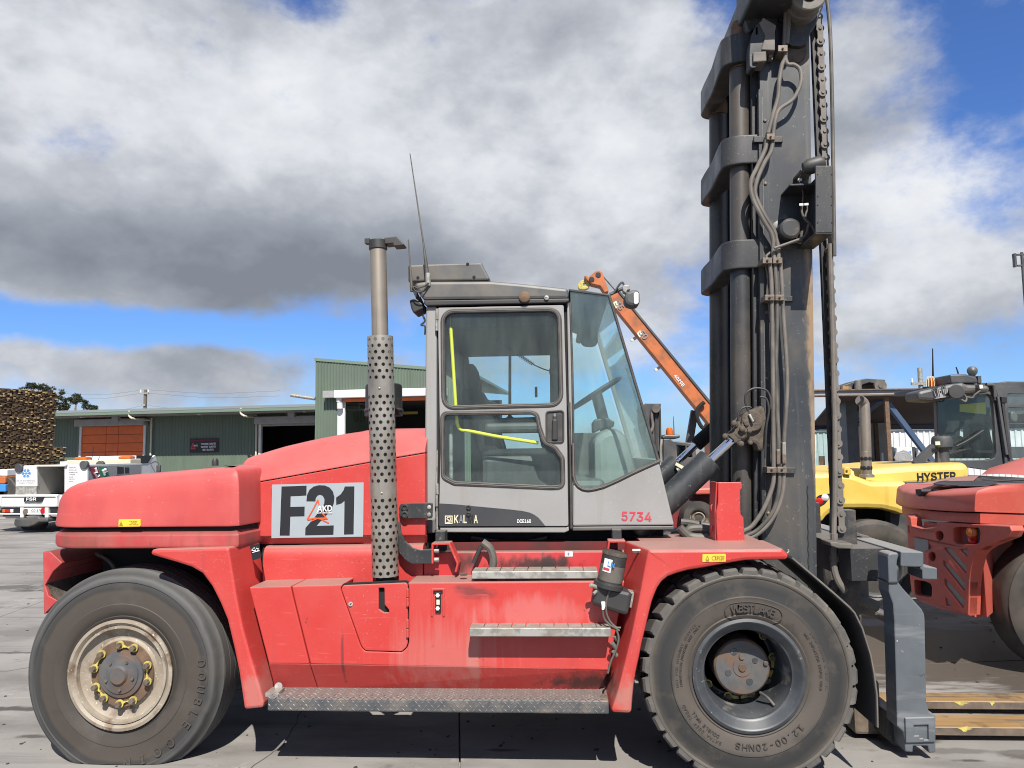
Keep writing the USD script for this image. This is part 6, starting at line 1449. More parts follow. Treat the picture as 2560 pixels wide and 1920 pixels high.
part(fork, "fork_heel_scrap", prism(L('Y3', .75, [(345, 1372), (375, 1385), (490, 1450), (380, 1458), (350, 1430)]), .75, .9, .01), "fork_edge")

# ================================================================== the yard behind
mat("wall_green", (0.112, 0.145, 0.112), 0.5, vary=(0.12, 0.165, 0.118), vscale=.6, streak=(0.09, 0.125, 0.09), sscale=(3, 3, .2), samt=(.5, .8))
mat("trim_green", (0.16, 0.215, 0.165), 0.45)
mat("roof_sheet", (0.33, 0.36, 0.36), 0.35, metal=0.4)
mat("door_orange", (0.80, 0.14, 0.015), 0.5, vary=(0.66, 0.125, 0.02))
mat("white_metal", (0.72, 0.72, 0.71), 0.45, vary=(0.62, 0.61, 0.59), vscale=2)
mat("grey_metal", (0.34, 0.34, 0.34), 0.45, vary=(0.28, 0.28, 0.275))
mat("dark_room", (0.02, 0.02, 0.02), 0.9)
mat("cream", (0.62, 0.56, 0.43), 0.6)
mat("timber", (0.13, 0.080, 0.042), 0.8, vary=(0.19, 0.120, 0.062), vscale=2.5, island=0.30)
mat("timber_end", (0.66, 0.47, 0.21), 0.7, island=0.25)
mat("bark", (0.22, 0.18, 0.145), 0.9, vary=(0.32, 0.28, 0.24))
mat("pole_wood", (0.13, 0.115, 0.10), 0.9)
mat("amber", (0.55, 0.12, 0.01), 0.2)
mat("crane_orange", (0.50, 0.135, 0.035), 0.5, vary=(0.40, 0.11, 0.03), vscale=5, dirt=(0.20, 0.09, 0.04), dscale=5, damt=(0.45, 0.75), bevel=.01)
mat("hyster_yellow", (0.68, 0.45, 0.075), 0.45, vary=(0.74, 0.56, 0.14), vscale=1.5, streak=(0.50, 0.34, 0.06), sscale=(8, 8, .5), samt=(.58, .8), top=((0.62, 0.46, 0.13), .6), bevel=.01)
mat("hyster_grey", (0.045, 0.048, 0.052), 0.5, vary=(0.075, 0.078, 0.08), dirt=(0.12, 0.105, 0.09), damt=(.55, .75), bevel=.006)
mat("brace_blue", (0.045, 0.078, 0.15), 0.5, vary=(0.06, 0.095, 0.16))
mat("beam_steel", (0.30, 0.315, 0.33), 0.5, vary=(0.22, 0.21, 0.20), vscale=3)
mat("roof_rust", (0.05, 0.018, 0.010), 0.9, vary=(0.035, 0.015, 0.009))
mat("fence_white", (0.66, 0.67, 0.68), 0.5, vary=(0.56, 0.57, 0.58))
mat("red_lens", (0.42, 0.012, 0.012), 0.2)
mat("slot_grey", (0.34, 0.33, 0.30), 0.7)


class Facade:
    """A vertical plane away from the axes: s along it, d behind it, z up."""

    def __init__(s, p0, p1):
        s.o = np.array([p0[0], p0[1], 0.0]); e = np.array([p1[0] - p0[0], p1[1] - p0[1], 0.0]); s.len = np.linalg.norm(e); s.e = e / s.len
        s.b = np.array([-s.e[1], s.e[0], 0.0])

    def at(s, k, x, y, d=0.0):
        r = ray(k, x, y); o = s.o + s.b * d; t = ((o - EYE) @ s.b) / (r @ s.b); q = EYE + r * t - s.o
        return q @ s.e, q[2]

    def trace(s, k, pts, d=0.0):
        return [s.at(k, *p, d) if len(p) == 2 else s.at(*p, d) for p in pts]

    def put(s, m):
        v = np.asarray(m[0]); return s.o + v[:, :1] * s.e + v[:, 1:2] * s.b + v[:, 2:3] * np.array([0, 0, 1.0]), m[1]

    def box(s, s0, s1, d0, d1, z0, z1, r=0.0):
        return s.put(box(s0, s1, d0, d1, z0, z1, r))

    def prism(s, poly, d0, d1, bevel=0.0, holes=()):
        return s.put(prism(poly, d0, d1, bevel, holes))

    def words(s, text, k, a, b, d, h=None, bold=True):
        p, q = s.at(k, *a, d), s.at(k, *b, d); w = q[0] - p[0]; h = h or 0.1; m = words(text, h, .004, bold); v = m[0]; v[:, 0] -= v[:, 0].min(); v[:, 0] *= w / v[:, 0].max()
        sl = (q[1] - p[1]) / w
        return s.put((np.stack([p[0] + v[:, 0], d - v[:, 2], p[1] + v[:, 1] + v[:, 0] * sl], 1), m[1]))

    def ribbed(s, s0, s1, z0, z1, pitch=.12, deep=.02, d=0.0):
        n = max(1, int(round((s1 - s0) / pitch))); p = (s1 - s0) / n; pts = []
        for i in range(n):
            a = s0 + i * p; pts += [(a, d), (a + p * .55, d), (a + p * .65, d - deep), (a + p * .9, d - deep)]
        pts.append((s1, d)); lo = [(x, y, z0) for x, y in pts]; hi = [(x, y, z1[i] if np.ndim(z1) else z1) for i, (x, y) in enumerate(pts)] if not callable(z1) else [(x, y, z1(x)) for x, y in pts]
        return s.put(loft([lo, hi], (False, False), False))


# ---- long low workshop
Fe = Facade(at_depth('P', 137, 1027, 42.3), at_depth('P', 788, 1008, 39.4))
W = thing("workshop", "long low green workshop with an orange roller door and pale flat roof edge", "workshop", Fe.o)
zg, ztp = Fe.at('Y6', 600, 333)[1], Fe.at('Y6', 600, 300)[1]
wd_ = 1.8
s0, s1 = -14.0, Fe.len + 2.5
d1 = Fe.trace('Y6', [(262, 410), (642, 405)], wd_); dz = d1[0][1]
d2 = Fe.trace('Y6', [(1362, 395), (1692, 390)], wd_)
zw = zg - .02
for a, b, lo_, hi_ in ((s0, d1[0][0], 0, zw), (d1[0][0], d1[1][0], dz, zw), (d1[1][0], d2[0][0], 0, zw), (d2[0][0], d2[1][0] + 3, d2[0][1], zw)):
    part(W, "wall_sheet", Fe.ribbed(a, b, lo_, hi_, .2, .02, wd_), "wall_green", smooth=False)
part(W, "roof", Fe.box(s0, s1, .05, 16, ztp - .06, ztp), "roof_sheet", smooth=False)
part(W, "fascia", Fe.box(s0, s1, .0, .06, (zg + ztp) / 2 + .02, ztp + .01), "roof_sheet")
part(W, "gutter", Fe.box(s0, s1, -.12, .05, zg, (zg + ztp) / 2), "trim_green")
part(W, "soffit", Fe.box(s0, s1, .06, wd_ + .1, zg - .04, zg - .01), "grey_metal")
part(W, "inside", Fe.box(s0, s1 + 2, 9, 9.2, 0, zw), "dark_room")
part(W, "side_wall", Fe.box(s0, s0 + .1, wd_ + .05, 16, 0, zw), "wall_green")


def roller(F, par, a, b, z_low, z_hi, wall_d, open_, panel_rows):
    part(par, "door_jamb", F.box(a - .14, a, wall_d - .08, wall_d + .1, 0, z_hi), "white_metal"); part(par, "door_jamb", F.box(b, b + .14, wall_d - .08, wall_d + .1, 0, z_hi), "white_metal")
    part(par, "roller_box", F.box(a - .25, b + .25, wall_d - .42, wall_d, z_hi, z_hi + .42, .04), "grey_metal")
    if open_:
        part(par, "door_edge", F.box(a, b, wall_d - .05, wall_d + .02, z_hi - .12, z_hi), "grey_metal")
    else:
        cols = [a + (b - a) * t for t in (0, .395, .59, 1)]; h = z_hi / panel_rows
        for i in range(3):
            for j in range(panel_rows):
                part(par, "door_panel", F.prism([(cols[i] + .012, j * h + .012), (cols[i + 1] - .012, j * h + .012), (cols[i + 1] - .012, (j + 1) * h - .012), (cols[i] + .012, (j + 1) * h - .012)], wall_d - .02, wall_d + .03, .008), "door_orange")
        part(par, "door_backing", F.box(a, b, wall_d + .02, wall_d + .04, 0, z_hi), "ink_black")


roller(Fe, W, d1[0][0], d1[1][0], 0, dz, wd_, False, 7)
roller(Fe, W, d2[0][0], d2[1][0] + 1.2, 0, d2[0][1], wd_, True, 0)
for ((xa_, ya_), (xb_, yb_)) in (((545, 322), (685, 372)), ((1232, 306), (1330, 352))):
    pa, pb = Fe.at('Y6', xa_, ya_, -.1), Fe.at('Y6', xb_, yb_, wd_ - .12)
    P3 = lambda s_, d_, z_: Fe.put((np.array([[s_, d_, z_]]), None))[0][0]
    part(W, "downpipe", tube([P3(pa[0], -.05, pa[1] + .1), P3(pa[0], -.05, pa[1] - .2), P3(pa[0] + .25, .1, pa[1] - .36), P3(pb[0] - .1, wd_ - .14, pb[1] + .02), P3(pb[0], wd_ - .12, pb[1] - .2), P3(pb[0], wd_ - .12, 0)], .055, 8, 3), "cream")
for x, y in ((258, 362), (982, 337), (1628, 317)):
    a = Fe.at('Y6', x, y, .5); part(W, "eave_light", Fe.box(a[0] - .08, a[0] + .08, .4, .55, zg - .1, zg - .05), "white_metal")
for x, y in ((470, 356), (1550, 327)):
    a = Fe.at('Y6', x, y, .9); part(W, "door_motor", Fe.box(a[0] - .2, a[0] + .2, .75, .98, a[1] - .2, a[1] + .15), "grey_metal")
sgp = Fe.trace('Y6', [(920, 483), (1096, 480), (1096, 566), (920, 570)], wd_ - .06)
SG = thing("workshop_sign", "black safety sign on the green workshop wall", "sign", Fe.o)
part(SG, "board", Fe.prism(sgp, wd_ - .07, wd_ - .035), "ink_black")
part(SG, "lettering", cat([Fe.words(t, 'Y6', a, b, wd_ - .072, .105) for t, a, b in (("THINK SAFE!", (988, 522), (1081, 520)), ("WORK SAFE!", (988, 540), (1079, 538)), ("BE SAFE!", (1000, 558), (1066, 557)))]), "ink_white", kind="stuff")
part(SG, "heading", Fe.words("Maintenance Workshop", 'Y6', (926, 500), (1090, 497), wd_ - .072, .10), "ink_maroon")
part(SG, "logo", cat([Fe.put(prism_g(LineString(Fe.trace('Y6', [(930, 545), (940, 512), (952, 545), (930, 545)], wd_ - .075)).buffer(.035), wd_ - .078, wd_ - .07)), ]), "ink_red")
part(SG, "logo_lettering", Fe.words("AKD", 'Y6', (944, 531), (970, 530), wd_ - .082, .085), "ink_white")

# ---- tall shed
Ft = Facade(at_depth('P', 788, 1050, 35.5), at_depth('P', 1300, 1040, 34.2))
TS = thing("tall_shed", "tall green ribbed shed with a wide open doorway under a white roller box", "shed", Ft.o)
e0_, e1_ = Ft.at('P', 788, 901), Ft.at('P', 1063, 923)
sl = (e1_[1] - e0_[1]) / (e1_[0] - e0_[0]); zt_at = lambda s_: e0_[1] + (s_ - e0_[0]) * sl
j0 = Ft.at('Y7', 397, 760); hz0 = Ft.at('Y7', 360, 695)[1]; hz1 = Ft.at('Y7', 360, 603)[1]
sr = Ft.at('P', 1176, 1000)[0]
part(TS, "wall_sheet", Ft.ribbed(0, j0[0], 0, zt_at, .152, .028), "wall_green", smooth=False)
part(TS, "wall_sheet", Ft.ribbed(j0[0], j0[0] + 4.6, hz0, zt_at, .152, .028), "wall_green", smooth=False)
part(TS, "wall_sheet", Ft.ribbed(j0[0] + 4.6, sr, 0, zt_at, .152, .028), "wall_green", smooth=False)
part(TS, "roof_cap", Ft.put(loft([[(-.05, -.06, zt_at(0) - .02), (-.05, 14, zt_at(0) - .02), (-.05, 14, zt_at(0) + .12), (-.05, -.06, zt_at(0) + .12)], [(sr, -.06, zt_at(sr) - .02), (sr, 14, zt_at(sr) - .02), (sr, 14, zt_at(sr) + .12), (sr, -.06, zt_at(sr) + .12)]])), "trim_green", smooth=False)
part(TS, "side_wall", Ft.box(-.02, .06, .03, 14, 0, zt_at(0) - .03), "wall_green")
part(TS, "roller_box", Ft.box(j0[0] - .4, j0[0] + 5.0, -.5, -.02, hz0, hz1, .03), "white_metal")
part(TS, "box_end", Ft.box(j0[0] - .95, j0[0] - .4, -.48, -.02, hz0 + .03, hz1 - .02), "grey_metal")
part(TS, "door_jamb", Ft.box(j0[0] - .36, j0[0], -.1, .05, 0, hz0), "white_metal")
part(TS, "door_edge", Ft.box(j0[0], j0[0] + 4.6, -.2, -.05, hz0 - .18, hz0 - .02), "door_orange")
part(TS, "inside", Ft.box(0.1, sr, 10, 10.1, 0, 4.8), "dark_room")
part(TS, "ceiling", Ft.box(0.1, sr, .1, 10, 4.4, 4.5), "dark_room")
for x, y in ((325, 700), (335, 780)):
    a = Ft.at('Y7', x, y, -.2); part(TS, "wall_lamp", Ft.put(cyl((a[0], -.25, a[1] - .15), (a[0], -.25, a[1] + .15), .14, n=12)), "white_metal")
a = Ft.at('Y6', 1640, 232, -.1)
part(TS, "wall_arm", Ft.put(cat(cyl((-1.2, -.1, a[1] + .15), (0, -.05, a[1] - .05), .09, n=10))), "galvanised")
part(TS, "strip_light", Ft.box(*[Ft.at('Y7', 1080, 742, 5)[0], Ft.at('Y7', 1235, 742, 5)[0]], 5, 5.1, Ft.at('Y7', 1100, 748, 5)[1], Ft.at('Y7', 1100, 738, 5)[1]), "white_metal")
part(TS, "crane_beam", Ft.box(*[Ft.at('Y7', 1080, 860, 7)[0], Ft.at('Y7', 1250, 860, 7)[0]], 7, 7.1, Ft.at('Y7', 1100, 880, 7)[1], Ft.at('Y7', 1100, 850, 7)[1]), "hyster_yellow")

# ---- timber packs
Fp = Facade(at_depth('P', -60, 1100, 29.0), at_depth('P', 139, 1100, 32.0))
colb = [Fp.at('Y5', x, 700)[0] for x in (-130, 110, 335, 568)]
ph = 1.17; pd = 3.6


def pack_parts(par, w, seed, o):
    r = np.random.default_rng(seed); bm, em = [], []; nb = 9; bw = w / nb; bh = .050; rows_ = int((ph - .1) / bh)
    for j in range(rows_):
        if j % 7 == 6:
            for i in range(3): bm.append(Fp.box(o + .1 + i * (w - .2) / 2 - .04, o + .1 + i * (w - .2) / 2 + .04, .02, 1.2, .1 + j * bh, .1 + j * bh + .045)) if False else None
        for i in range(nb):
            out_ = r.uniform(-.04, .06); x = o + i * bw
            m = Fp.box(x + .004, x + bw - .006, out_, 1.2, .1 + j * bh, .1 + (j + 1) * bh - .008)
            bm.append(m)
            if r.random() < .06 + .16 * (j / rows_) ** 2:
                em.append(Fp.box(x + .02, x + bw * .72, out_ - .07, out_ - .002, .1 + j * bh + .002, .1 + (j + 1) * bh - .010))
    v, f = cat(bm); part(par, "boards", (v, f), "timber", smooth=False, kind="stuff")
    part(par, "pale_board_ends", cat(em), "timber_end", smooth=False, kind="stuff")
    part(par, "bearer", Fp.box(o + .05, o + w - .05, .03, .15, 0, .1), "timber", smooth=False)
    part(par, "core", Fp.box(o, o + w, 1.2, pd, .1, ph - .02), "timber", smooth=False)


rowsN = ["ground-level", "second", "third", "topmost"]
protos = []
for c in range(3):
    w = colb[c + 1] - colb[c] - .03
    nm = numbered("/World", "timber_pack"); x = UsdGeom.Xform.Define(stage, nm); x.AddTranslateOp().Set(Gf.Vec3d(0, 0, 0)); BASE[nm] = np.zeros(3)
    pack_parts(x.GetPrim(), w, 40 + c, colb[c]); protos.append(x)
    cn = ["at the picture's left edge", "in the middle column left of the green workshop", "in the column beside the green workshop wall"][c]
    tags(x.GetPrim(), label=f"bottom timber pack of the stack {cn}", category="timber pack", group="packs of sawn timber stacked beside the workshop")
    for r in range(1, 4):
        q = UsdGeom.Xform.Define(stage, numbered("/World", "timber_pack")); q.AddTranslateOp().Set(Gf.Vec3d(*(Fp.e * (.02 * ((r * 7 + c) % 3 - 1)) + np.array([0, 0, r * (ph - .03)]))))
        q.GetPrim().GetReferences().AddInternalReference(x.GetPath()); q.GetPrim().SetInstanceable(True)
        tags(q.GetPrim(), label=f"{['', 'second', 'third', 'topmost'][r]} timber pack {'up ' if r < 3 else ''}of the stack {cn}", category="timber pack", group="packs of sawn timber stacked beside the workshop")
lo_a, lo_b = Fp.at('Y5', 570, 840, 1.5)[0], Fp.at('Y5', 730, 840, 1.5)[0]
TP = thing("low_timber_stack", "low timber stack just behind the white service truck", "timber stack", (0, 0, 0))
part(TP, "boards", cat([Fp.box(lo_a + i * .16, lo_a + i * .16 + .15, 3 + .03 * ((i * 5 + j) % 3), 4.5, j * .07, j * .07 + .06) for i in range(int((lo_b - lo_a) / .16) + 6) for j in range(32)]), "timber", smooth=False, kind="stuff")
part(TP, "pale_board_ends", cat([Fp.box(lo_a + i * .16 + .01, lo_a + i * .16 + .14, 2.96, 3.0, j * .07 + .005, j * .07 + .055) for i in range(int((lo_b - lo_a) / .16) + 6) for j in range(24, 32) if (i * 7 + j * 3) % 4 == 0]), "timber_end", smooth=False, kind="stuff")

# ---- trees
LN = {"g": ("geometry", {}), "o": ("map_range", {"to_min": 0.0, "to_max": 1.0}), "r": ("rgb_ramp", {"ramp": [(0, (0.04, 0.046, 0.025)), (0.5, (0.085, 0.088, 0.048)), (0.85, (0.13, 0.125, 0.07)), (1, (0.2, 0.15, 0.09))]}), "d": ("diffuse_bsdf", {}), "t": ("translucent_bsdf", {}), "m": ("mix_closure", {"fac": 0.25})}
LOOK["leaves"] = usdkit.material(stage, "/World/Looks/leaves", LN, [("g.random_per_island", "o.value"), ("o.result", "r.fac"), ("r.color", "d.color"), ("r.color", "t.color"), ("d.BSDF", "m.closure1"), ("t.BSDF", "m.closure2")], surface="m.closure")


def gum_tree(label, base_px, clumps, D, seed):
    r = np.random.default_rng(seed); root = at_depth('Y5', *base_px, D); root[2] = 0
    T = thing("gum_tree", label, "tree", root)
    fork_p = root + [0, 0, 0]; tops = [at_depth('Y5', x, y, D) + np.array([0, r.uniform(-1.5, 1.5), 0]) for x, y, *_ in clumps]
    zf_ = min(t[2] for t in tops) * .62; fp_ = root + [r.uniform(-.5, .5), 0, zf_]
    part(T, "trunk", tube([root, root * .5 + fp_ * .5 + [.3, 0, 0], fp_], np.linspace(.5, .32, 13), 8, 6), "bark")
    for t in tops:
        part(T, "limb", tube([fp_, fp_ * .5 + t * .5 + r.normal(0, .3, 3), t], np.linspace(.24, .08, 13), 6, 6), "bark")
    V, F = [], []
    for (x, y, rx, ry), t in zip(clumps, tops):
        sc_ = D / FPX * .2411
        for k in range(int(7 + rx * ry * .007)):
            d = r.normal(0, 1, 3); d /= np.linalg.norm(d); d *= r.uniform(.35, 1) ** .5
            c = t + d * [rx * sc_, rx * sc_, ry * sc_] + [0, 0, .15]
            n = 22
            p = c + r.normal(0, .20, (n, 3)) * [1.25, 1.25, .75]
            a = r.normal(0, 1, (n, 3)); a /= np.linalg.norm(a, axis=1, keepdims=True); b = np.cross(a, r.normal(0, 1, (n, 3))); b /= np.linalg.norm(b, axis=1, keepdims=True)
            L_, w_ = r.uniform(.18, .30, (n, 1)), r.uniform(.07, .11, (n, 1))
            q = np.stack([p - a * L_, p + b * w_, p + a * L_, p - b * w_], 1).reshape(-1, 3); o = len(V) and sum(len(z) for z in V); i = np.arange(n) * 4 + (o or 0)
            V.append(q); F.append(np.vstack([np.stack([i, i + 1, i + 2], 1), np.stack([i, i + 2, i + 3], 1)]))
    part(T, "crown", (np.vstack(V), np.vstack(F)), "leaves", smooth=False, kind="stuff")


gum_tree("tallest leaning gum tree with an open crown above the timber stacks", (420, 700), [(240, 105, 42, 30), (300, 72, 48, 32), (345, 62, 48, 40), (375, 85, 22, 25)], 200, 1)
gum_tree("thin gum tree with two separate leaf clumps, right of the tallest one", (490, 700), [(470, 78, 50, 34), (545, 100, 36, 30), (620, 128, 30, 26), (500, 115, 26, 20)], 205, 2)
gum_tree("broad bushy gum tree rising behind the workshop roof's left end", (640, 700), [(545, 225, 52, 45), (620, 215, 60, 55), (690, 240, 50, 60), (600, 280, 80, 40), (700, 290, 50, 30)], 180, 3)
gum_tree("rounded dark gum tree between the bushy one and the smallest one", (800, 700), [(760, 180, 40, 36), (800, 215, 48, 40), (840, 240, 30, 26)], 190, 4)
gum_tree("smallest gum tree, only its top showing over the workshop roof", (920, 700), [(880, 285, 45, 26), (935, 292, 48, 22), (975, 300, 24, 14)], 185, 5)

# ---- power poles
def power_pole(label, k, x, ytop, yarm, half, D, col, second=None, wires=()):
    top = at_depth(k, x, ytop, D); base = top.copy(); base[2] = 0
    P = thing("power_pole", label, "power pole", base)
    part(P, "pole", cyl(base, top, .17, .12, 12), col)
    s_ = SHEET[k][2] * D / FPX
    za = at_depth(k, x, yarm, D)[2]
    part(P, "cross_arm", box(base[0] - half * s_, base[0] + half * s_, base[1] - .2, base[1] - .08, za - .07, za + .07), "galvanised")
    for e in (-1, 1):
        part(P, "insulator", cyl((base[0] + e * half * s_ * .92, base[1] - .14, za + .07), (base[0] + e * half * s_ * .92, base[1] - .14, za + .28), .06, n=8), "white_metal")
    if second: part(P, "lower_arm", box(base[0] - half * s_ * .55, base[0] + .1, base[1] - .2, base[1] - .08, second - .08, second + .08), "galvanised")
    for (ya, yb, xb) in wires:
        a = at_depth(k, x, ya, D); b = at_depth(k, xb, yb, D * 1.0); mid = (a + b) / 2 - [0, 0, .25]
        part(P, "wire", tube([a, mid, b], .006, 4, 4), "soot_shade")
    return P


pz = at_depth('Y5', 1510, 262, 58)[2]
power_pole("timber power pole with wires above the workshop roof", 'Y5', 1510, 100, 140, 44, 58, "pole_wood", pz, [(100, 140, 600), (130, 190, 600), (100, 112, 2900), (135, 165, 2900), (262, 300, 900), (262, 275, 2300)])
power_pole("slim grey power pole beyond the yellow forklift's beacon", 'Y2', 1103, 255, 405, 95, 40, "galvanised")
LPx = at_depth('V', 2207, 545, 30); lb = LPx.copy(); lb[2] = 0
LP = thing("light_pole", "dark mast with brackets at the picture's right edge", "light pole", lb)
part(LP, "pole", cyl(lb, LPx, .09, .06, 10), "hyster_grey")
for dz_, w in ((-.1, .30), (-.55, .22)):
    part(LP, "bracket", box(LPx[0] - w, LPx[0] + .1, LPx[1] - .05, LPx[1] + .05, LPx[2] + dz_ - .03, LPx[2] + dz_ + .03), "hyster_grey")
part(LP, "lamp", box(LPx[0] - .34, LPx[0] - .26, LPx[1] - .08, LPx[1] + .08, LPx[2] - .6, LPx[2] - .05), "hyster_grey")

# ---- white service truck
YT0 = 13.2
q0 = on_z('Y5', 340, 1560, 0.0); YT0 = q0[1] - .55
TR = thing("service_truck", "white service truck with an open rear locker and amber roof lights", "truck", (on_y('Y5', 340, 1400, YT0)[0], YT0 + 2.4, 0))
T5 = lambda pts, Y=YT0: L('Y5', Y, pts)
SQ = lambda x0, y0, x1, y1: [(x0, y0), (x1, y0), (x1, y1), (x0, y1)]
part(TR, "tailgate", prism(T5([(-90, 1192), (600, 1186), (600, 1318), (-90, 1322)]), YT0, YT0 + .06, .01), "white_metal")
for x in (12, 585):
    part(TR, "tailgate_rib", prism(T5(SQ(x, 1205, x + 12, 1312)), YT0 - .03, YT0, .006), "white_metal")
part(TR, "tailgate_rib", prism(T5(SQ(-90, 1196, 600, 1210)), YT0 - .03, YT0 - .001, .006), "white_metal"); part(TR, "tailgate_rib", prism(T5(SQ(-90, 1298, 600, 1312)), YT0 - .03, YT0 - .001, .006), "white_metal")
part(TR, "badge_plate", prism(T5([(262, 1216), (462, 1212), (440, 1262), (258, 1266)]), YT0 - .035, YT0 - .001), "ink_black")
part(TR, "badge_lettering", side_words("FSR", 'Y5', 272, 1250, 376, 1248, .064, YT0 - .037, True, .006), "ink_white")
part(TR, "badge_underline", prism(T5([(268, 1256), (380, 1254), (380, 1259), (268, 1262)]), YT0 - .04, YT0 - .034), "ink_red")
part(TR, "phone_lettering", side_words("PH 1193 4490", 'Y5', 292, 1292, 425, 1290, .026, YT0 - .034, True, .004), "ink_grey")
zbed = T5([(300, 1192)])[0][1]; xe0, xe1 = T5([(-90, 1200)])[0][0], T5([(600, 1200)])[0][0]
part(TR, "tray_floor", box(xe0, xe1 + .3, YT0 + .06, YT0 + 3.6, zbed - .35, zbed - .05), "white_metal")
part(TR, "bumper_bar", prism(T5(SQ(-90, 1380, 600, 1397)), YT0 - .02, YT0 + .05, .01), "white_metal")
for x in (215, 472):
    part(TR, "bumper_post", prism(T5(SQ(x, 1322, x + 38, 1426)), YT0 - .03, YT0 + .05, .01), "white_metal")
part(TR, "light_board", prism(T5(SQ(10, 1328, 214, 1386)), YT0 + .01, YT0 + .06), "ink_black"); part(TR, "light_board", prism(T5(SQ(518, 1322, 620, 1384)), YT0 + .01, YT0 + .06), "ink_black")
for a, b, lk in ((28, 58, "amber"), (58, 112, "red_lens"), (112, 138, "white_metal")):
    part(TR, "tail_light", prism(T5(SQ(a, 1338, b, 1374)), YT0 - .02, YT0 + .012, .008), lk)
part(TR, "blue_toolbox", prism(T5(SQ(144, 1336, 206, 1420)), YT0 + .2, YT0 + .6, .02), "ink_blue"); part(TR, "blue_toolbox", prism(T5(SQ(-60, 1395, 180, 1424)), YT0 + .25, YT0 + .7, .02), "ink_blue")
part(TR, "side_rail", prism(T5(SQ(-90, 1428, 180, 1442)), YT0 + .2, YT0 + .3), "cream")
part(TR, "plate_board", prism(T5(SQ(255, 1326, 472, 1394)), YT0 - .01, YT0 + .04, .006), "white_metal")
npl = part(TR, "number_plate", prism(T5(SQ(308, 1330, 440, 1374)), YT0 - .022, YT0 - .012), "ink_white")
part(TR, "plate_lettering", side_words("YIO 875", 'Y5', 314, 1366, 432, 1366, .055, YT0 - .024, True, .004), "ink_grey")
for x in (272, 452):
    part(TR, "reflector", cyl(on_y('Y5', x, 1352 + (x < 300) * 14, YT0 - .03), on_y('Y5', x, 1352 + (x < 300) * 14, YT0), .07, n=14), "red_lens" if x > 300 else "bolt_steel")
part(TR, "tow_bar", prism(rounded(T5([(180, 1435), (300, 1425), (310, 1408), (430, 1405), (440, 1425), (530, 1430), (530, 1470), (430, 1470), (380, 1500), (330, 1520), (190, 1520), (172, 1490)]), .04), YT0 - .1, YT0 + .3, .03), "hyster_grey")
for x in (290, 900):
    c = on_y('Y5', x, 1485, YT0 + .8); rr = c[2]
    part(TR, "wheel", squash(cyl((c[0] - .13, c[1], c[2]), (c[0] + .45, c[1], c[2]), rr, n=32, cap=.05)), "rubber")
c = on_y('Y5', 410, 1485, YT0 + .8)
part(TR, "axle", box(c[0] - .9, c[0] + 3.2, YT0 + .3, YT0 + 5, .45, .8), "hyster_grey")
YB2 = YT0 + .45
B5 = lambda pts: L('Y5', YB2, pts)
x_r = B5([(903, 1000)])[0][0]
part(TR, "locker_door", prism(B5(SQ(162, 896, 384, 1102)), YB2, YB2 + .04, .008), "white_metal")
part(TR, "chequer_panel", prism(B5(SQ(162, 1104, 378, 1186)), YB2, YB2 + .04, .005), "galvanised")
part(TR, "locker_corner", prism(B5(SQ(668, 888, 905, 1190)), YB2, YB2 + .05, .008), "white_metal")
zt5, zb5 = B5([(500, 884)])[0][1], B5([(500, 1190)])[0][1]
xL, xM0, xM1 = B5([(162, 900)])[0][0], B5([(386, 900)])[0][0], B5([(668, 900)])[0][0]
dpt = 2.3
part(TR, "locker_shell", cat(box(xL, x_r, YB2 + .05, YB2 + dpt, zt5 - .04, zt5), box(xL, x_r - .03, YB2 + dpt - .05, YB2 + dpt, zb5, zt5 - .04)), "white_metal")
part(TR, "locker_divider", box(xM0 - .03, xM0, YB2 + .04, YB2 + dpt - .05, zb5, zt5 - .04), "slot_grey"); part(TR, "locker_divider", box(xM1, xM1 + .03, YB2 + .05, YB2 + dpt - .05, zb5, zt5 - .04), "slot_grey")
part(TR, "locker_back", box(xM0, xM1, YB2 + 1.3, YB2 + 1.35, zb5, zt5 - .04), "slot_grey")
part(TR, "locker_left_side", box(xL, xL + .03, YB2 + .04, YB2 + dpt - .05, zb5, zt5 - .04), "white_metal")
part(TR, "locker_lip", prism(B5([(384, 880), (700, 878), (700, 890), (384, 893)]), YB2 - .06, YB2 + .02), "cream")
part(TR, "locker_side", box(x_r - .03, x_r, YB2 + .05, YB2 + dpt, zb5, zt5 - .04), "grey_metal")
sf = []
for k in range(3):
    a = k * PI / 3; o = on_y('Y5', 272, 968, YB2 - .004); e = np.array([math.cos(a), 0, math.sin(a)]); n_ = np.array([-e[2], 0, e[0]]); R_s = .36 * .95 * abs(on_y('Y5', 320, 968, YB2)[0] - on_y('Y5', 224, 968, YB2)[0]) / .72
    ls = [LineString([(-R_s, 0), (R_s, 0)])] + [LineString([(s_ * t * R_s, 0), (s_ * (t + .3) * R_s, w_ * R_s)]) for s_ in (-1, 1) for t in (.4, .65) for w_ in (-.28, .28)]
    g = unary_union([l.buffer(.05 * R_s) for l in ls]); g2 = [Polygon([tuple((o + e * x + n_ * y)[[0, 2]]) for x, y in p.exterior.coords]) for p in (g.geoms if hasattr(g, 'geoms') else [g])]
    sf += g2
part(TR, "snowflake", prism_g(unary_union(sf), YB2 - .006, YB2 - .001), "ink_blue")
part(TR, "service_lettering", cat(side_words("LB Air Conditioning", 'Y5', 170, 1050, 366, 1050, .026, YB2 - .003, False, .003), side_words("Airage and Repairs", 'Y5', 192, 1071, 350, 1071, .022, YB2 - .003, False, .003)), "ink_grey", kind="stuff")
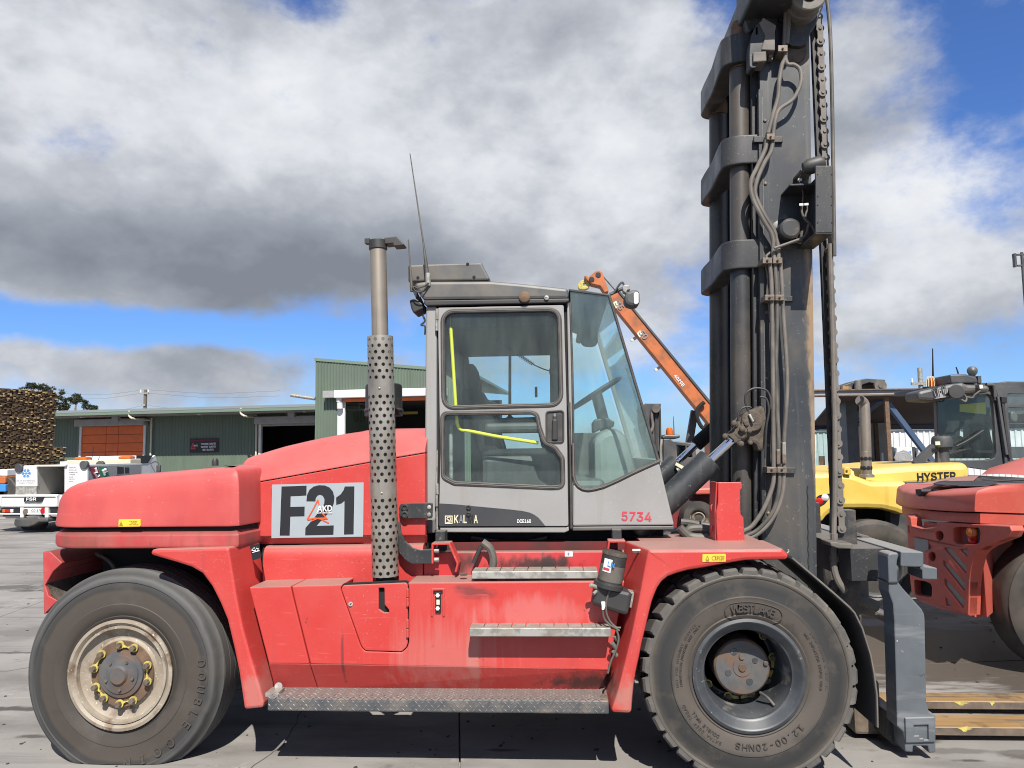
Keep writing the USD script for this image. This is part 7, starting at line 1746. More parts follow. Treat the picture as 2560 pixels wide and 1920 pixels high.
part(TR, "list_lettering", cat([side_words("- " + t, 'Y5', 706, y, x2, y, .024, YB2 - .003, False, .003) for t, y, x2 in (("FORKLIFT", 914, 788), ("BOOM LIFT", 938, 800), ("SCISSOR LIFT", 962, 808), ("HYRDRS", 986, 780), ("SALES", 1010, 758), ("SERVICE", 1032, 772), ("PARTS", 1056, 756))]), "ink_grey", kind="stuff")
sideq = lambda x, y: on_x('Y5', x, y, x_r + .004)
for lk, pts in (("ink_maroon", [(920, 896), (1012, 898), (1050, 1018), (968, 1022)]), ("ink_green", [(1022, 898), (1108, 902), (1134, 994), (1052, 1012)]), ("ink_black", [(1216, 900), (1284, 904), (1284, 970), (1216, 976)]), ("ink_black", [(1296, 905), (1340, 906), (1340, 965), (1296, 968)])):
    P4 = [sideq(*p) for p in pts]; part(TR, "side_emblem", loft([P4, [p + [-.003, 0, 0] for p in P4]]), lk, smooth=False)
for pts in ([(985, 915), (1000, 960), (975, 965), (1000, 1005), (1020, 990)], [(1060, 935), (1080, 985), (1070, 960), (1100, 950), (1065, 935), (1090, 925)]):
    part(TR, "emblem_letter", tube([sideq(*p) + [.01, 0, 0] for p in pts], .035, 5, 0), "ink_white")
yc5 = YB2 + dpt + .15
C5 = lambda pts, Y=yc5: L('Y5', Y, pts)
part(TR, "roof_rack", prism(C5([(690, 832), (1352, 818), (1352, 900), (690, 900)]), yc5, yc5 + .5, .02), "cream")
for a, b in ((738, 866), (1194, 1326)):
    pm = C5([(a, 812), ((a + b) / 2, 812), (b, 812)]); cx = (pm[0][0] + pm[2][0]) / 2; rw_ = (pm[2][0] - pm[0][0]) / 2; zz = C5([(a, 835 - (a > 1000) * 10)])[0][1]
    bl = part(TR, "amber_light_bar", loft([[(cx + x * rw_, yc5 + .25 + y, zz + h) for x, y in rrect(-1 * f, 1 * f, -.14 * f, .14 * f, .12, 4)] for f, h in ((.9, 0), (.92, .02), (1, .03), (1, .055), (.9, .085), (.6, .095))]), "amber")
for x in (188, 862, 1030):
    q = on_y('Y5', x, 880 + (x < 300) * 35, YB2 - .05 + (x > 1000) * .8); part(TR, "work_lamp", cyl(q + [0, .1, 0], q, .10, n=16), "hyster_grey")
for x, y0, y1 in ((965, 680, 832), (1030, 790, 832)):
    part(TR, "whip_aerial", cyl(on_y('Y5', x - 15, y1, yc5), on_y('Y5', x + 8, y0, yc5), .008, n=5), "soot_shade")
ycab = yc5 + .6
K5 = lambda pts: L('Y5', ycab, pts)
xc0, xc1 = K5([(620, 900)])[0][0], K5([(1375, 900)])[0][0]
zc1 = K5([(900, 842)])[0][1]
cab_ = part(TR, "cab", loft([[(xc0, ycab + y, z) for y, z in ((0, 1.0), (0, zc1), (.8, zc1 + .02), (1.15, 1.75), (1.3, 1.45), (1.3, .8))], [(xc1, ycab + y, z) for y, z in ((0, 1.0), (0, zc1), (.8, zc1 + .02), (1.15, 1.75), (1.3, 1.45), (1.3, .8))]]), "white_metal")
part(cab_, "side_window", loft([[(xc1 + .006, ycab + y, z) for y, z in ((.15, 1.75), (.15, zc1 - .08), (.75, zc1 - .08), (1.0, 1.75))], [(xc1 + .012, ycab + y, z) for y, z in ((.15, 1.75), (.15, zc1 - .08), (.75, zc1 - .08), (1.0, 1.75))]]), "ink_black", smooth=False)
part(cab_, "mirror_arm", tube([(xc1, ycab + .9, zc1 - .1), (xc1 + .12, ycab + .95, zc1 - .04), (xc1 + .22, ycab + .95, zc1 - .12), (xc1 + .22, ycab + .95, zc1 - .3)], .018, 6), "hyster_grey")
part(cab_, "mirror", box(xc1 + .16, xc1 + .28, ycab + .92, ycab + 1.0, zc1 - .36, zc1 - .14, .02), "hyster_grey")

# ---- orange and blue machine at the picture's left edge
OM = on_y('Y5', 20, 1100, 17.5)
M_ = thing("orange_machine", "orange and blue machine with a white top, cut off at the left edge", "machine", (OM[0], OM[1], 0))
m5 = lambda pts: L('Y5', 17.5, pts)
part(M_, "body", prism(rounded(m5(SQ(-160, 1000, 56, 1078)), .05), 17.5, 19, .03), "crane_orange")
part(M_, "cab_top", prism(rounded(m5(SQ(-160, 930, 50, 998)), .1), 17.6, 18.8, .05), "white_metal")
part(M_, "base", prism(rounded(m5(SQ(-160, 1080, 58, 1160)), .03), 17.5, 19, .03), "ink_blue")
for x in (-100, 30):
    c = on_y('Y5', x, 1190, 17.8); part(M_, "wheel", squash(cyl((c[0], 17.6, c[2]), (c[0], 17.9, c[2]), max(.3, c[2]), n=24)), "rubber")

# ---- orange yard crane
YCR = 9.0
cr0, cr1 = on_y('Y4', 415, 260, YCR), on_y('Y4', 1330, 1330, YCR)
dC = (cr1 - cr0) / np.linalg.norm(cr1 - cr0)
CR = thing("yard_crane", "orange crane jib rising behind the cab of the big forklift", "crane", (cr1[0] + 2, YCR + .2, 0))
nC = np.cross(dC, [0, 1, 0])
wb = np.linalg.norm(on_y('Y4', 1310, 1290, YCR) - on_y('Y4', 1235, 1385, YCR)) * .95; wt = np.linalg.norm(on_y('Y4', 560, 340, YCR) - on_y('Y4', 490, 430, YCR)) * .95


def cring(p, w, d0=-.13, d1=.17):
    return [p + nC * -w / 2 + [0, d0, 0], p + nC * w / 2 + [0, d0, 0], p + nC * w / 2 + [0, d1, 0], p + nC * -w / 2 + [0, d1, 0]]


cb0 = on_y('Y4', 470, 320, YCR); cb1 = on_y('Y4', 1290, 1330, YCR); dB = (cb1 - cb0) / np.linalg.norm(cb1 - cb0)
bm_ = part(CR, "jib", loft([cring(cb0, wt), cring(cb1, wb), cring(cb1 + dB * .5, wb * 1.05)]), "crane_orange", smooth=False)
part(bm_, "jib_flange", loft([[p + nC * (.5 * wt) * 1 + o for o in ([0, -.15, 0], [0, .19, 0], nC * .03 + [0, .19, 0], nC * .03 + [0, -.15, 0])] for p in (cb0,)] + [[cb1 + dB * .5 + nC * (.52 * wb) + o for o in ([0, -.15, 0], [0, .19, 0], nC * .04 + [0, .19, 0], nC * .04 + [0, -.15, 0])]]), "hyster_grey", smooth=False)
part(bm_, "hoist_rope", tube([on_y('Y4', x, y, YCR) for x, y in ((395, 150), (640, 430), (960, 820), (1320, 1265))], .012, 5, 0), "hose")
for x, y in ((650, 745), (870, 1018)):
    q = on_y('Y4', x, y, YCR); part(bm_, "rope_lug", prism(rounded(L('Y4', YCR - .03, [(x - 2, y - 15), (x + 50, y - 45), (x + 60, y - 20), (x + 12, y + 8)]), .01), YCR - .03, YCR + .03), "cream")
for t, x, y, sz in (("35", 496, 402, .12), ("50", 720, 672, .12)):
    part(bm_, "number_patch", prism(L('Y4', YCR - .14, [(x - 6, y - 8), (x + 22, y - 28), (x + 48, y + 22), (x + 20, y + 44)] if t == "35" else [(x - 12, y + 4), (x + 18, y - 26), (x + 44, y + 12), (x + 14, y + 42)]), YCR - .137, YCR - .131), "ink_cream")
    o = on_y('Y4', x + (4 if t == "35" else 0), y - 4, YCR - .14); part(bm_, "patch_lettering", place(words(t, sz * .8, .004, True), o, np.array([dB[0], 0, dB[2]]), np.cross([0, -1, 0], np.array([dB[0], 0, dB[2]]))), "ink_grey")
part(bm_, "fleet_lettering", place(words("40298", .055, .004, True), on_y('Y4', 1046, 1068, YCR - .136), np.array([dB[0], 0, dB[2]]), np.cross([0, -1, 0], np.array([dB[0], 0, dB[2]]))), "ink_white")
hd2_ = part(CR, "jib_head", prism(rounded(L('Y4', YCR - .1, [(222, 150), (240, 140), (262, 158), (330, 104), (360, 94), (388, 112), (432, 240), (450, 290), (410, 300), (370, 240), (290, 220), (250, 190)]), .012), YCR - .12, YCR + .14, .01), "crane_orange")
for x, y, r in ((352, 136, .034), (292, 178, .034)):
    part(hd2_, "head_pin", cyl(on_y('Y4', x, y, YCR - .14), on_y('Y4', x, y, YCR), r * 1.4, n=16), "hyster_grey")
part(CR, "hook_sheave", prism_g(Polygon(rounded(L('Y4', YCR, [(165, 225), (200, 190), (240, 185), (278, 215), (268, 260), (230, 280), (165, 275)]), .06)).difference(Polygon(L('Y4', YCR, [(212, 222), (238, 216), (242, 240), (216, 246)]))), YCR - .05, YCR + .05, .01), "tag_yellow")
part(CR, "jib_strut", bar(on_y('Y4', 1240, 1390, YCR + .3), on_y('Y8', 430, 760, YCR + .3), .12, .12), "hyster_grey")
part(CR, "crane_hose", tube([on_y('Y4', x, y, YCR - .2) for x, y in ((1330, 1310), (1270, 1370), (1265, 1450), (1300, 1530), (1340, 1560))], .035, 8), "soot_shade")
part(CR, "crane_body", box(cr1[0] + .25, cr1[0] + 1.6, YCR - .5, YCR + 1.5, .5, 1.9, .05), "crane_orange")
part(CR, "crane_post", bar(cb1 + dB * .35, (cb1[0] + 1.2, YCR + .3, 1.7), .5, .5), "crane_orange")
for x in (.7, 1.3):
    part(CR, "wheel", squash(cyl((cr1[0] + x, YCR - .6, .5), (cr1[0] + x, YCR - .25, .5), .5, n=28)), "rubber")

# ---- second red forklift, seen between cab and mast
YR2 = 5.6
F2 = thing("parked_forklift", "partly hidden red forklift with a short dark mast, parked behind the big forklift", "forklift", (on_y('Y8', 450, 1200, YR2)[0], YR2 + 1, 0))
w0 = on_y('Y8', 560, 1265, YR2); rw0 = abs(on_y('Y8', 560, 1108, YR2)[2] - w0[2]) * 1.02
cz = max(w0[2], rw0 * .98)
wh2 = part(F2, "wheel", lathe([(rw0 * .55, .05), (rw0 * .58, .0), (rw0 * .93, .0), (rw0, .05), (rw0, .28), (rw0 * .9, .3)], (w0[0], YR2, w0[2]), (0, 1, 0), 56), "rubber")
part(wh2, "rim", lathe([(0, .06), (rw0 * .25, .05), (rw0 * .3, .03), (rw0 * .42, .06), (rw0 * .52, .03), (rw0 * .57, .0), (rw0 * .57, .1)], (w0[0], YR2, w0[2]), (0, 1, 0), 40), "rim_cream")
b2 = L('Y8', YR2 + .1, [(300, 1240), (310, 1205), (380, 1150), (560, 1045), (720, 1045), (900, 1200), (900, 1500), (300, 1500)])
part(F2, "fender", prism(b2, YR2 + .34, YR2 + 1.8, .02), "dark_red"); part(F2, "body_band", prism(L('Y8', YR2, [(520, 985), (980, 960), (980, 1035), (520, 1042)]), YR2 - .02, YR2 + 1.8, .02), "old_red")
xb2 = on_y('Y8', 300, 1200, YR2)[0]
part(F2, "chassis", box(xb2 - 2.2, xb2 + 1.6, YR2 + .4, YR2 + 1.7, .45, on_y('Y8', 400, 1000, YR2)[2]), "dark_red")
YM2 = YR2 + .5
mm = part(F2, "mast", prism(L('Z5', YM2, [(1778, 330), (1800, 306), (1908, 308), (1906, 330), (1912, 700), (1870, 700), (1800, 420)]), YM2, YM2 + .9, .01), "hyster_grey")
mm2 = part(mm, "mast_channel", prism(L('Z5', YM2 - .02, [(1862, 330), (1880, 330), (1885, 700), (1868, 700)]), YM2 - .03, YM2, .004), "black"); part(mm, "mast_channel", prism(L('Z5', YM2 - .02, [(1893, 340), (1906, 340), (1912, 690), (1900, 690)]), YM2 - .03, YM2, .004), "black")
part(mm, "mast_pulley", cyl(on_y('Z5', 1872, 346, YM2 - .10), on_y('Z5', 1872, 346, YM2), .055, n=20), "hose_dusty")
part(mm, "mast_hose", tube([on_y('Z5', x, y, YM2 - .05) for x, y in ((1850, 330), (1842, 400), (1850, 470), (1830, 520))], .02), "hose_dusty")
part(F2, "hang_chain", tube([on_y('Z5', x, y, YM2 - .15) for x, y in ((1912, 560), (1906, 640), (1910, 740))], .018, 5), "galvanised")
kb = L('Z5', YM2 + .3, [(1916, 560), (1960, 560), (1985, 575), (2075, 585), (2140, 590), (2160, 800), (1916, 800)])
c2 = part(F2, "cab", prism_g(Polygon(kb).difference(Polygon(L('Z5', YM2 + .3, [(2010, 605), (2070, 610), (2075, 690), (2015, 690)]))).difference(Polygon(L('Z5', YM2 + .3, [(2085, 612), (2118, 612), (2120, 690), (2088, 690)]))), YM2 + .2, YM2 + 1.1, .01), "hyster_grey")
part(c2, "cab_window", prism(L('Z5', YM2 + .3, [(2005, 600), (2122, 600), (2124, 695), (2008, 695)]), YM2 + .5, YM2 + .52), "glass_dark", smooth=False)
part(c2, "roof_bar", prism(rounded(L('Z5', YM2 + .2, [(1912, 545), (1935, 528), (2040, 530), (2046, 550), (2010, 560), (1912, 560)]), .02), YM2 + .2, YM2 + 1.0, .02), "hyster_grey")
part(c2, "beacon", lathe([(.05, 0), (.05, .06), (.035, .10), (0, .11)], on_y('Z5', 1968, 532, YM2 + .5), (0, 0, 1), 14), "amber")
part(c2, "aerial", cyl(on_y('Z5', 2000, 535, YM2 + .5), on_y('Z5', 1996, 400, YM2 + .5), .008, .004, 5), "soot_shade")

# ---- white shed, air conditioners and steel shelter on the right
Fs = Facade(at_depth('P', 2020, 1100, 27.0), at_depth('P', 2480, 1100, 26.0))
SHD = thing("white_shed", "white ribbed metal shed behind the steel shelter", "shed", Fs.o)
part(SHD, "wall_sheet", Fs.ribbed(0, Fs.len + 4, 0, 2.28, .2, .03), "fence_white", smooth=False)
part(SHD, "wall_body", Fs.box(0, Fs.len + 4, .06, 7, 0, 2.26), "fence_white")
part(SHD, "barge", Fs.box(-.1, Fs.len + 4.1, -.08, 7.1, 2.28, 2.36), "grey_metal")
for x, gl in ((888, "left of the two outdoor air conditioners against the white shed"), (1088, "right outdoor air conditioner, partly behind the blue brace")):
    a, b = Fs.at('Y2', x, 990, -.5), Fs.at('Y2', x + 165, 1290, -.5)
    zA, zB = a[1], 0.15
    A = thing("air_conditioner", gl, "air conditioner", Fs.o + Fs.e * a[0])
    part(A, "casing", Fs.box(a[0], b[0], -.5, -.1, zB, zA, .03), "white_metal")
    part(A, "side_pipes", cat(Fs.box(a[0] - .32, a[0] - .02, -.3, -.15, zB, zA + .02)), "hyster_grey")
    for zc_ in (zA - (zA - zB) * .24, zA - (zA - zB) * .70):
        cx = a[0] + (b[0] - a[0]) * .40; rr = (zA - zB) * .20
        g = part(A, "fan_grille", Fs.put(lathe([(0, -.012), (rr * .9, -.012), (rr, 0)], (cx, -.502, zc_), (0, 1, 0), 8)), "grey_metal", smooth=False)
        for t in (.3, .55, .8):
            part(g, "grille_ring", Fs.put(lathe([(rr * t - .01, -.014), (rr * t, -.02), (rr * t + .01, -.014)], (cx, -.502, zc_), (0, 1, 0), 16, caps=(False, False))), "slot_grey")
    part(A, "badge", Fs.box(a[0] + (b[0] - a[0]) * .80, a[0] + (b[0] - a[0]) * .92, -.506, -.5, zA - .22, zA - .13), "ink_blue")
    part(A, "feet", Fs.box(a[0] + .05, b[0] - .05, -.45, -.15, 0, zB - .005), "grey_metal")
# tank and standing column under the shelter
tk = at_depth('Y2', 532, 1000, 21); tk[2] = 0
VT = thing("standing_tank", "pale upright tank under the shelter, left of the yellow forklift's exhaust", "tank", tk)
part(VT, "shell", lathe([(.30, 0), (.33, .02), (.33, 2.2), (.28, 2.3), (0, 2.34)], tk, (0, 0, 1), 28), "fence_white"); part(VT, "band", lathe([(.335, 1.5), (.34, 1.52), (.335, 1.56)], tk, (0, 0, 1), 28, caps=(False, False)), "grey_metal")
tk2 = at_depth('Y2', 705, 1000, 22); tk2[2] = 0
RK = thing("storage_rack", "grey steel rack column with rusty edge behind the exhaust pipe", "rack", tk2)
part(RK, "panel", box(tk2[0] - .55, tk2[0] + .35, tk2[1], tk2[1] + .5, 0, 2.5, .02), "grey_metal")
rl_ = part(RK, "rusty_rail", box(tk2[0] - .05, tk2[0] + .06, tk2[1] - .06, tk2[1], 0, 2.5), "rust_brown")
for k in range(0):
    part(rl_, "rung", box(tk2[0] - .3, tk2[0] + .16, tk2[1] - .10, tk2[1] - .062, .2 + k * .26, .25 + k * .26), "rust_brown")
lad = at_depth('Y2', 745, 1100, 19); lad[2] = 0
LD = thing("step_frame", "small pale tube frame standing beside the shelter post", "frame", lad)
for p, q in (((0, 0), (.05, 1.55)), ((.42, 0), (.05, 1.15)), ((.05, .7), (.35, .35))):
    part(LD, "tube", cyl(lad + [p[0], 0, p[1]], lad + [q[0], 0, q[1]], .022, n=8), "white_metal")

DS, DR = 15.0, 23.0
f0, f1 = at_depth('X3', 60, 285, DS), at_depth('X3', 2212, 290, DS)
zbe = (f0[2] + f1[2]) / 2; hb_ = abs(at_depth('X3', 1000, 245, DS)[2] - at_depth('X3', 1000, 320, DS)[2])
f1 = f1 + (f1 - f0) * 1.4; f0 = f0 - (f1 - f0) * .12
SH = thing("steel_shelter", "open steel shelter with a rusty sloping roof and blue braces", "shelter", (f0[0] + 3, f0[1] + 3, 0))
part(SH, "front_beam", bar([f0[0], f0[1], zbe], [f1[0], f1[1], zbe], .16, hb_), "beam_steel", smooth=False)
part(SH, "beam_flange", bar([f0[0], f0[1], zbe + hb_ / 2 + .012], [f1[0], f1[1], zbe + hb_ / 2 + .012], .26, .024), "rust_brown", smooth=False)
part(SH, "beam_flange", bar([f0[0], f0[1], zbe - hb_ / 2 - .012], [f1[0], f1[1], zbe - hb_ / 2 - .012], .26, .024), "rust_brown", smooth=False)
r0, r1 = at_depth('X3', 135, 690, DS + 5.5), at_depth('X3', 440, 400, DS + .8)
b0_, b1_ = at_depth('X3', 135, 890, DR), at_depth('X3', 2400, 890, DR)
ru = lambda p, dz_=0: np.array([p[0], p[1], p[2] + dz_])
rl0 = at_depth('X3', 520, 335, DS + .2)
rr0 = at_depth('X3', 60, 870, DR)
roofq = [ru(rl0), np.array([f1[0], f1[1] + .2, rl0[2]]), np.array([b1_[0] + 4, b1_[1], rr0[2]]), ru(rr0)]
part(SH, "roof", loft([roofq, [np.array(p) + [0, 0, .05] for p in roofq]]), "roof_rust", smooth=False)
part(SH, "rear_beam", bar([b0_[0] - 2, b0_[1], b0_[2]], [b1_[0] + 4, b1_[1], b1_[2]], .2, abs(at_depth('X3', 500, 850, DR)[2] - at_depth('X3', 500, 935, DR)[2])), "brace_blue", smooth=False)
pt, pb = at_depth('X3', 1345, 330, DS), at_depth('X3', 1390, 1560, DS); pb[2] = 0
part(SH, "post", bar([pt[0], pt[1], 0], [pt[0], pt[1], zbe - hb_ / 2 - .02], .07, .08), "rust_brown", smooth=False)
part(SH, "brace", bar(at_depth('X3', 1380, 475, DS + .1), at_depth('X3', 2230, 1590, DS + .1), .09, .10), "brace_blue", smooth=False)
part(SH, "brace", bar(at_depth('X3', 1270, 380, DS + 1), at_depth('X3', 640, 880, DR - 3), .14, .16), "brace_blue", smooth=False)
rp0 = at_depth('X3', 720, 940, DR - 1)
part(SH, "rear_post", bar([rp0[0], rp0[1], 0], [rp0[0], rp0[1], b0_[2]], .22, .22), "brace_blue", smooth=False)
part(SH, "brace", bar(at_depth('X3', 800, 1150, DR - 1.2), at_depth('X3', 1230, 1580, DR - 1.2), .10, .10), "hyster_grey", smooth=False)
part(SH, "brace", bar(at_depth('X3', 1890, 1520, DS + 2), at_depth('X3', 2260, 1150, DS + 2), .11, .11), "hyster_grey", smooth=False)
for k in range(4):
    part(SH, "far_post", bar([f1[0] - 2.5 - k * 3, f1[1] + 7, 0], [f1[0] - 2.5 - k * 3, f1[1] + 7, b0_[2]], .14, .14), "beam_steel", smooth=False) if k == 0 else None
# dark lifting frame standing over the beam
YDF = 12.5
DF = thing("lifting_frame", "dark lifting frame with a pulley showing above the shelter's beam", "lifting frame", (on_y('X3', 1000, 150, YDF)[0], YDF, 0))
part(DF, "frame", prism(rounded(L('X3', YDF, [(640, 150), (900, 60), (1000, 42), (1340, 62), (1330, 90), (1325, 170), (1340, 300), (1300, 300), (1160, 130), (1060, 110), (940, 150), (900, 300), (640, 300), (600, 170)]), .01), YDF, YDF + .8, .01), "hyster_grey")
part(DF, "pulley", lathe([(0, -.06), (.05, -.06), (.05, -.04), (.13, -.04), (.14, 0)], on_y('X3', 1245, 170, YDF), (0, 1, 0), 24), "hose_dusty")
part(DF, "ram_cap", cyl(on_y('X3', 862, 250, YDF - .1), on_y('X3', 866, 80, YDF - .1), .075, n=16), "hose_dusty")
part(DF, "rusty_tab", prism(rounded(L('X3', YDF - .1, [(600, 170), (720, 178), (750, 210), (740, 240), (600, 236)]), .01), YDF - .1, YDF), "fork_steel")
part(DF, "column", cat(box(*sorted((on_y('X3', 700, 300, YDF)[0], on_y('X3', 900, 300, YDF)[0])), YDF + .2, YDF + .7, 0, on_y('X3', 800, 300, YDF)[2] - .001)), "hyster_grey")
part(DF, "glazed_side", prism(L('X3', YDF - 1, [(140, 945), (430, 945), (430, 1600), (140, 1600)]), YDF - 1, YDF - .98), "glass_dark", smooth=False)
part(DF, "side_frame", cat(prism(L('X3', YDF - .9, [(140, 930), (430, 930), (430, 948), (140, 948)]), YDF - 1.05, YDF - .9), prism(L('X3', YDF - .9, [(410, 930), (440, 930), (440, 1640), (410, 1640)]), YDF - 1.06, YDF - .85)), "hyster_grey")
part(DF, "orange_label", prism(L('X3', YDF - .6, [(200, 1385), (290, 1385), (295, 1540), (210, 1540)]), YDF - .6, YDF - .55), "crane_orange")

# ---- yellow forklift
YH_ = 4.9
HY = thing("yellow_forklift", "big yellow forklift with a steel exhaust stack and dark glazed cab", "forklift", (on_y('Y2', 900, 1300, YH_)[0], YH_ + 1.2, 0))
H = lambda pts, Y=YH_, k='Y2': L(k, Y, pts)
hb_p = H([(380, 1212), (700, 1186), (1150, 1152), (1640, 1132), (1672, 1140), (1686, 1165), (1688, 1260), (1660, 1330), (380, 1420)])
part(HY, "upper_hood", prism(rounded(hb_p, .03), YH_ + .25, YH_ + 2.0, .08, both=True), "hyster_yellow", smooth=40)
body = H([(60, 1228), (300, 1222), (480, 1238), (660, 1302), (1000, 1300), (1000, 1640), (880, 1590), (760, 1562), (620, 1556), (400, 1556), (310, 1580), (250, 1630), (215, 1680), (60, 1700)])
part(HY, "side_body", prism(rounded(body, .02), YH_, YH_ + 2.2, .06), "hyster_yellow", smooth=40)
shoulder = [[on_y('Y2', x, y, Y) for x, y, Y in row] for row in ([(60, 1228, YH_ + .05), (480, 1238, YH_ + .05), (660, 1300, YH_ + .02), (1000, 1298, YH_ + .02)], [(60, 1215, YH_ + .3), (480, 1212, YH_ + .3), (800, 1230, YH_ + .25), (1000, 1240, YH_ + .25)])]
part(HY, "hyster_lettering" if False else "side_lettering", side_words("HYSTER", 'Y2', 1084, 1296, 1440, 1284, .088, YH_ + .245, True, .004), "ink_black", label="dark brand lettering half hidden by the red forklift")
part(HY, "tow_eye", prism_g(Polygon(rounded(H([(395, 1240), (400, 1190), (415, 1172), (445, 1172), (462, 1195), (466, 1245)]), .02)).difference(Polygon(rounded(H([(412, 1205), (428, 1200), (430, 1225), (414, 1228)]), .008))), YH_ - .03, YH_ + .05, .008), "hyster_yellow")
xe = on_y('Y2', 615, 1250, YH_ + .12); xt_ = on_y('Y2', 596, 640, YH_ + .12)
rex = (on_y('Y2', 655, 1000, YH_ + .12)[0] - on_y('Y2', 560, 1000, YH_ + .12)[0]) / 2
ex = part(HY, "exhaust_pipe", tube([xe, (xe + xt_) / 2, xt_, on_y('Y2', 585, 580, YH_ + .12), on_y('Y2', 552, 552, YH_ + .08)], rex, 20, 6), "pipe_steel")
dm = on_y('Y2', 552, 560, YH_ + .08)
part(ex, "pipe_mouth", lathe([(rex * .95, 0), (rex * 1.0, .006), (rex * .86, .006), (0, .002)], dm, (-.80, -.45, .42), 20), "soot_shade")
part(ex, "pipe_collar", lathe([(rex * 1.45, -.02), (rex * 1.4, .01), (rex * 1.02, .02), (rex * 1.03, .28), (rex, .285)], xe, (0, 0, 1), 24, caps=(True, False)), "pipe_steel")
for k in range(8):
    for j in (0, 1):
        a = 2 * PI * (k + j * .5) / 8; q = xe + [rex * 1.04 * math.cos(a), rex * 1.04 * math.sin(a), .09 + j * .11]
        part(ex, "vent_hole", lathe([(.025, 0), (.0, .003)], q, (math.cos(a), math.sin(a), 0), 10), "soot_shade") if math.sin(a) < .3 else None
pc = on_y('Y2', 1322, 1145, YH_ + .6); rp2 = (on_y('Y2', 1410, 940, YH_ + .6)[0] - on_y('Y2', 1225, 940, YH_ + .6)[0]) / 2; hz2 = lambda y: on_y('Y2', 1322, y, YH_ + .6)[2] - pc[2]
pcr = part(HY, "air_precleaner", lathe([(rp2 * .62, -.05), (rp2 * .55, hz2(1000)), (rp2 * .9, hz2(992)), (rp2, hz2(985)), (rp2, hz2(930)), (rp2 * .93, hz2(900)), (rp2 * .75, hz2(884)), (0, hz2(880))], pc, (0, 0, 1), 32), "hyster_grey")
part(pcr, "orange_sticker", box(*(lambda q: (q[0] - .028, q[0] + .028, q[1] - .006, q[1], q[2] - .022, q[2] + .022))(on_y('Y2', 1268, 952, YH_ + .6 - rp2 * .96))), "ink_cream")
part(pcr, "intake_pipe", bar(on_y('Y2', 1235, 985, YH_ + .6), on_y('Y2', 1060, 1150, YH_ + .6), .09, .09), "hyster_grey")
wc = on_y('Y3', 470, 300, YH_ - .05); rwc = abs(on_y('Y3', 450, 126, YH_ - .05)[2] - wc[2])
wc = np.array([wc[0], YH_ - .05, rwc * .97]); zc_top = on_y('Y3', 450, 126, YH_ - .05)[2]; rwc = zc_top - wc[2]
whl = part(HY, "wheel", squash(lathe([(rwc * .52, .06), (rwc * .55, .02), (rwc * .75, .0), (rwc * .92, .015), (rwc, .06), (rwc, .3), (rwc * .9, .33)], tuple(wc), (0, 1, 0), 64)), "rubber")
part(whl, "rim", lathe([(0, .12), (rwc * .3, .12), (rwc * .45, .08), (rwc * .50, .02), (rwc * .54, .01), (rwc * .54, .1)], tuple(wc), (0, 1, 0), 40), "hyster_grey")
part(HY, "wheel_arch", box(on_y('Y2', 230, 1600, YH_)[0], on_y('Y2', 1000, 1600, YH_)[0], YH_ + .35, YH_ + 2, .3, on_y('Y2', 500, 1540, YH_)[2]), "soot_shade")
part(HY, "chassis", box(on_y('Y2', 900, 1600, YH_)[0], on_y('Y2', 2600, 1600, YH_)[0], YH_ + .2, YH_ + 2.1, .4, on_y('Y2', 900, 1320, YH_)[2]), "hyster_grey")
lm = part(HY, "lamp_recess", prism(rounded(H([(150, 1450), (180, 1430), (272, 1414), (270, 1460), (230, 1510), (170, 1545)], YH_ - .004), .01), YH_ - .006, YH_ + .01), "ink_black")
part(lm, "tail_lamp", lathe([(0, -.02), (.03, -.016), (.045, 0)], on_y('Y2', 178, 1490, YH_ - .006), (0, 1, 0), 20), "red_lens"); part(lm, "reverse_lamp", lathe([(0, -.018), (.028, -.012), (.042, 0)], on_y('Y2', 232, 1452, YH_ - .006), (0, 1, 0), 20), "white_metal")
# its cab
X4Y = YH_ + .55
K = lambda pts, Y=X4Y: L('X4', Y, pts)
gl_o = [(705, 730), (1150, 600), (1600, 590), (1660, 640), (1690, 720), (1740, 1640), (1700, 1720), (1560, 1740), (760, 1760), (720, 1400)]
frame_o = K([(700, 735), (700, 560), (1560, 420), (1690, 440), (1720, 520), (1760, 900), (1860, 1900), (1560, 1900), (720, 1780)])
yc_ = part(HY, "cab", prism_g(Polygon(frame_o).buffer(0).difference(Polygon(rounded(K([(720, 700), (1100, 620), (1590, 585), (1650, 620), (1680, 700), (1735, 1600), (1700, 1700), (1560, 1730), (760, 1740)]), .04)).buffer(0)), X4Y, X4Y + .07, .012), "hyster_grey")
part(yc_, "rear_window", prism(K([(720, 700), (1100, 620), (1590, 585), (1680, 640), (1735, 1650), (1560, 1735), (760, 1745)]), X4Y + .03, X4Y + .036), "glass_dark", smooth=False)
part(yc_, "cab_side", prism_g(Polygon(K([(1690, 450), (2700, 470), (2700, 2000), (1870, 1950), (1850, 1700), (1760, 900), (1720, 540)])).difference(Polygon(rounded(K([(1890, 580), (2700, 595), (2700, 775), (1905, 765)]), .02))).difference(Polygon(rounded(K([(1905, 815), (2700, 850), (2700, 1720), (1985, 1720)]), .02))), X4Y - .03, X4Y + .05, .01), "hyster_grey")
part(yc_, "side_window", prism(K([(1895, 585), (2690, 600), (2690, 770), (1905, 762)]), X4Y + .0, X4Y + .006), "glass", smooth=False); part(yc_, "side_window", prism(K([(1905, 815), (2690, 850), (2690, 1725), (1985, 1720)]), X4Y + .0, X4Y + .006), "glass", smooth=False)
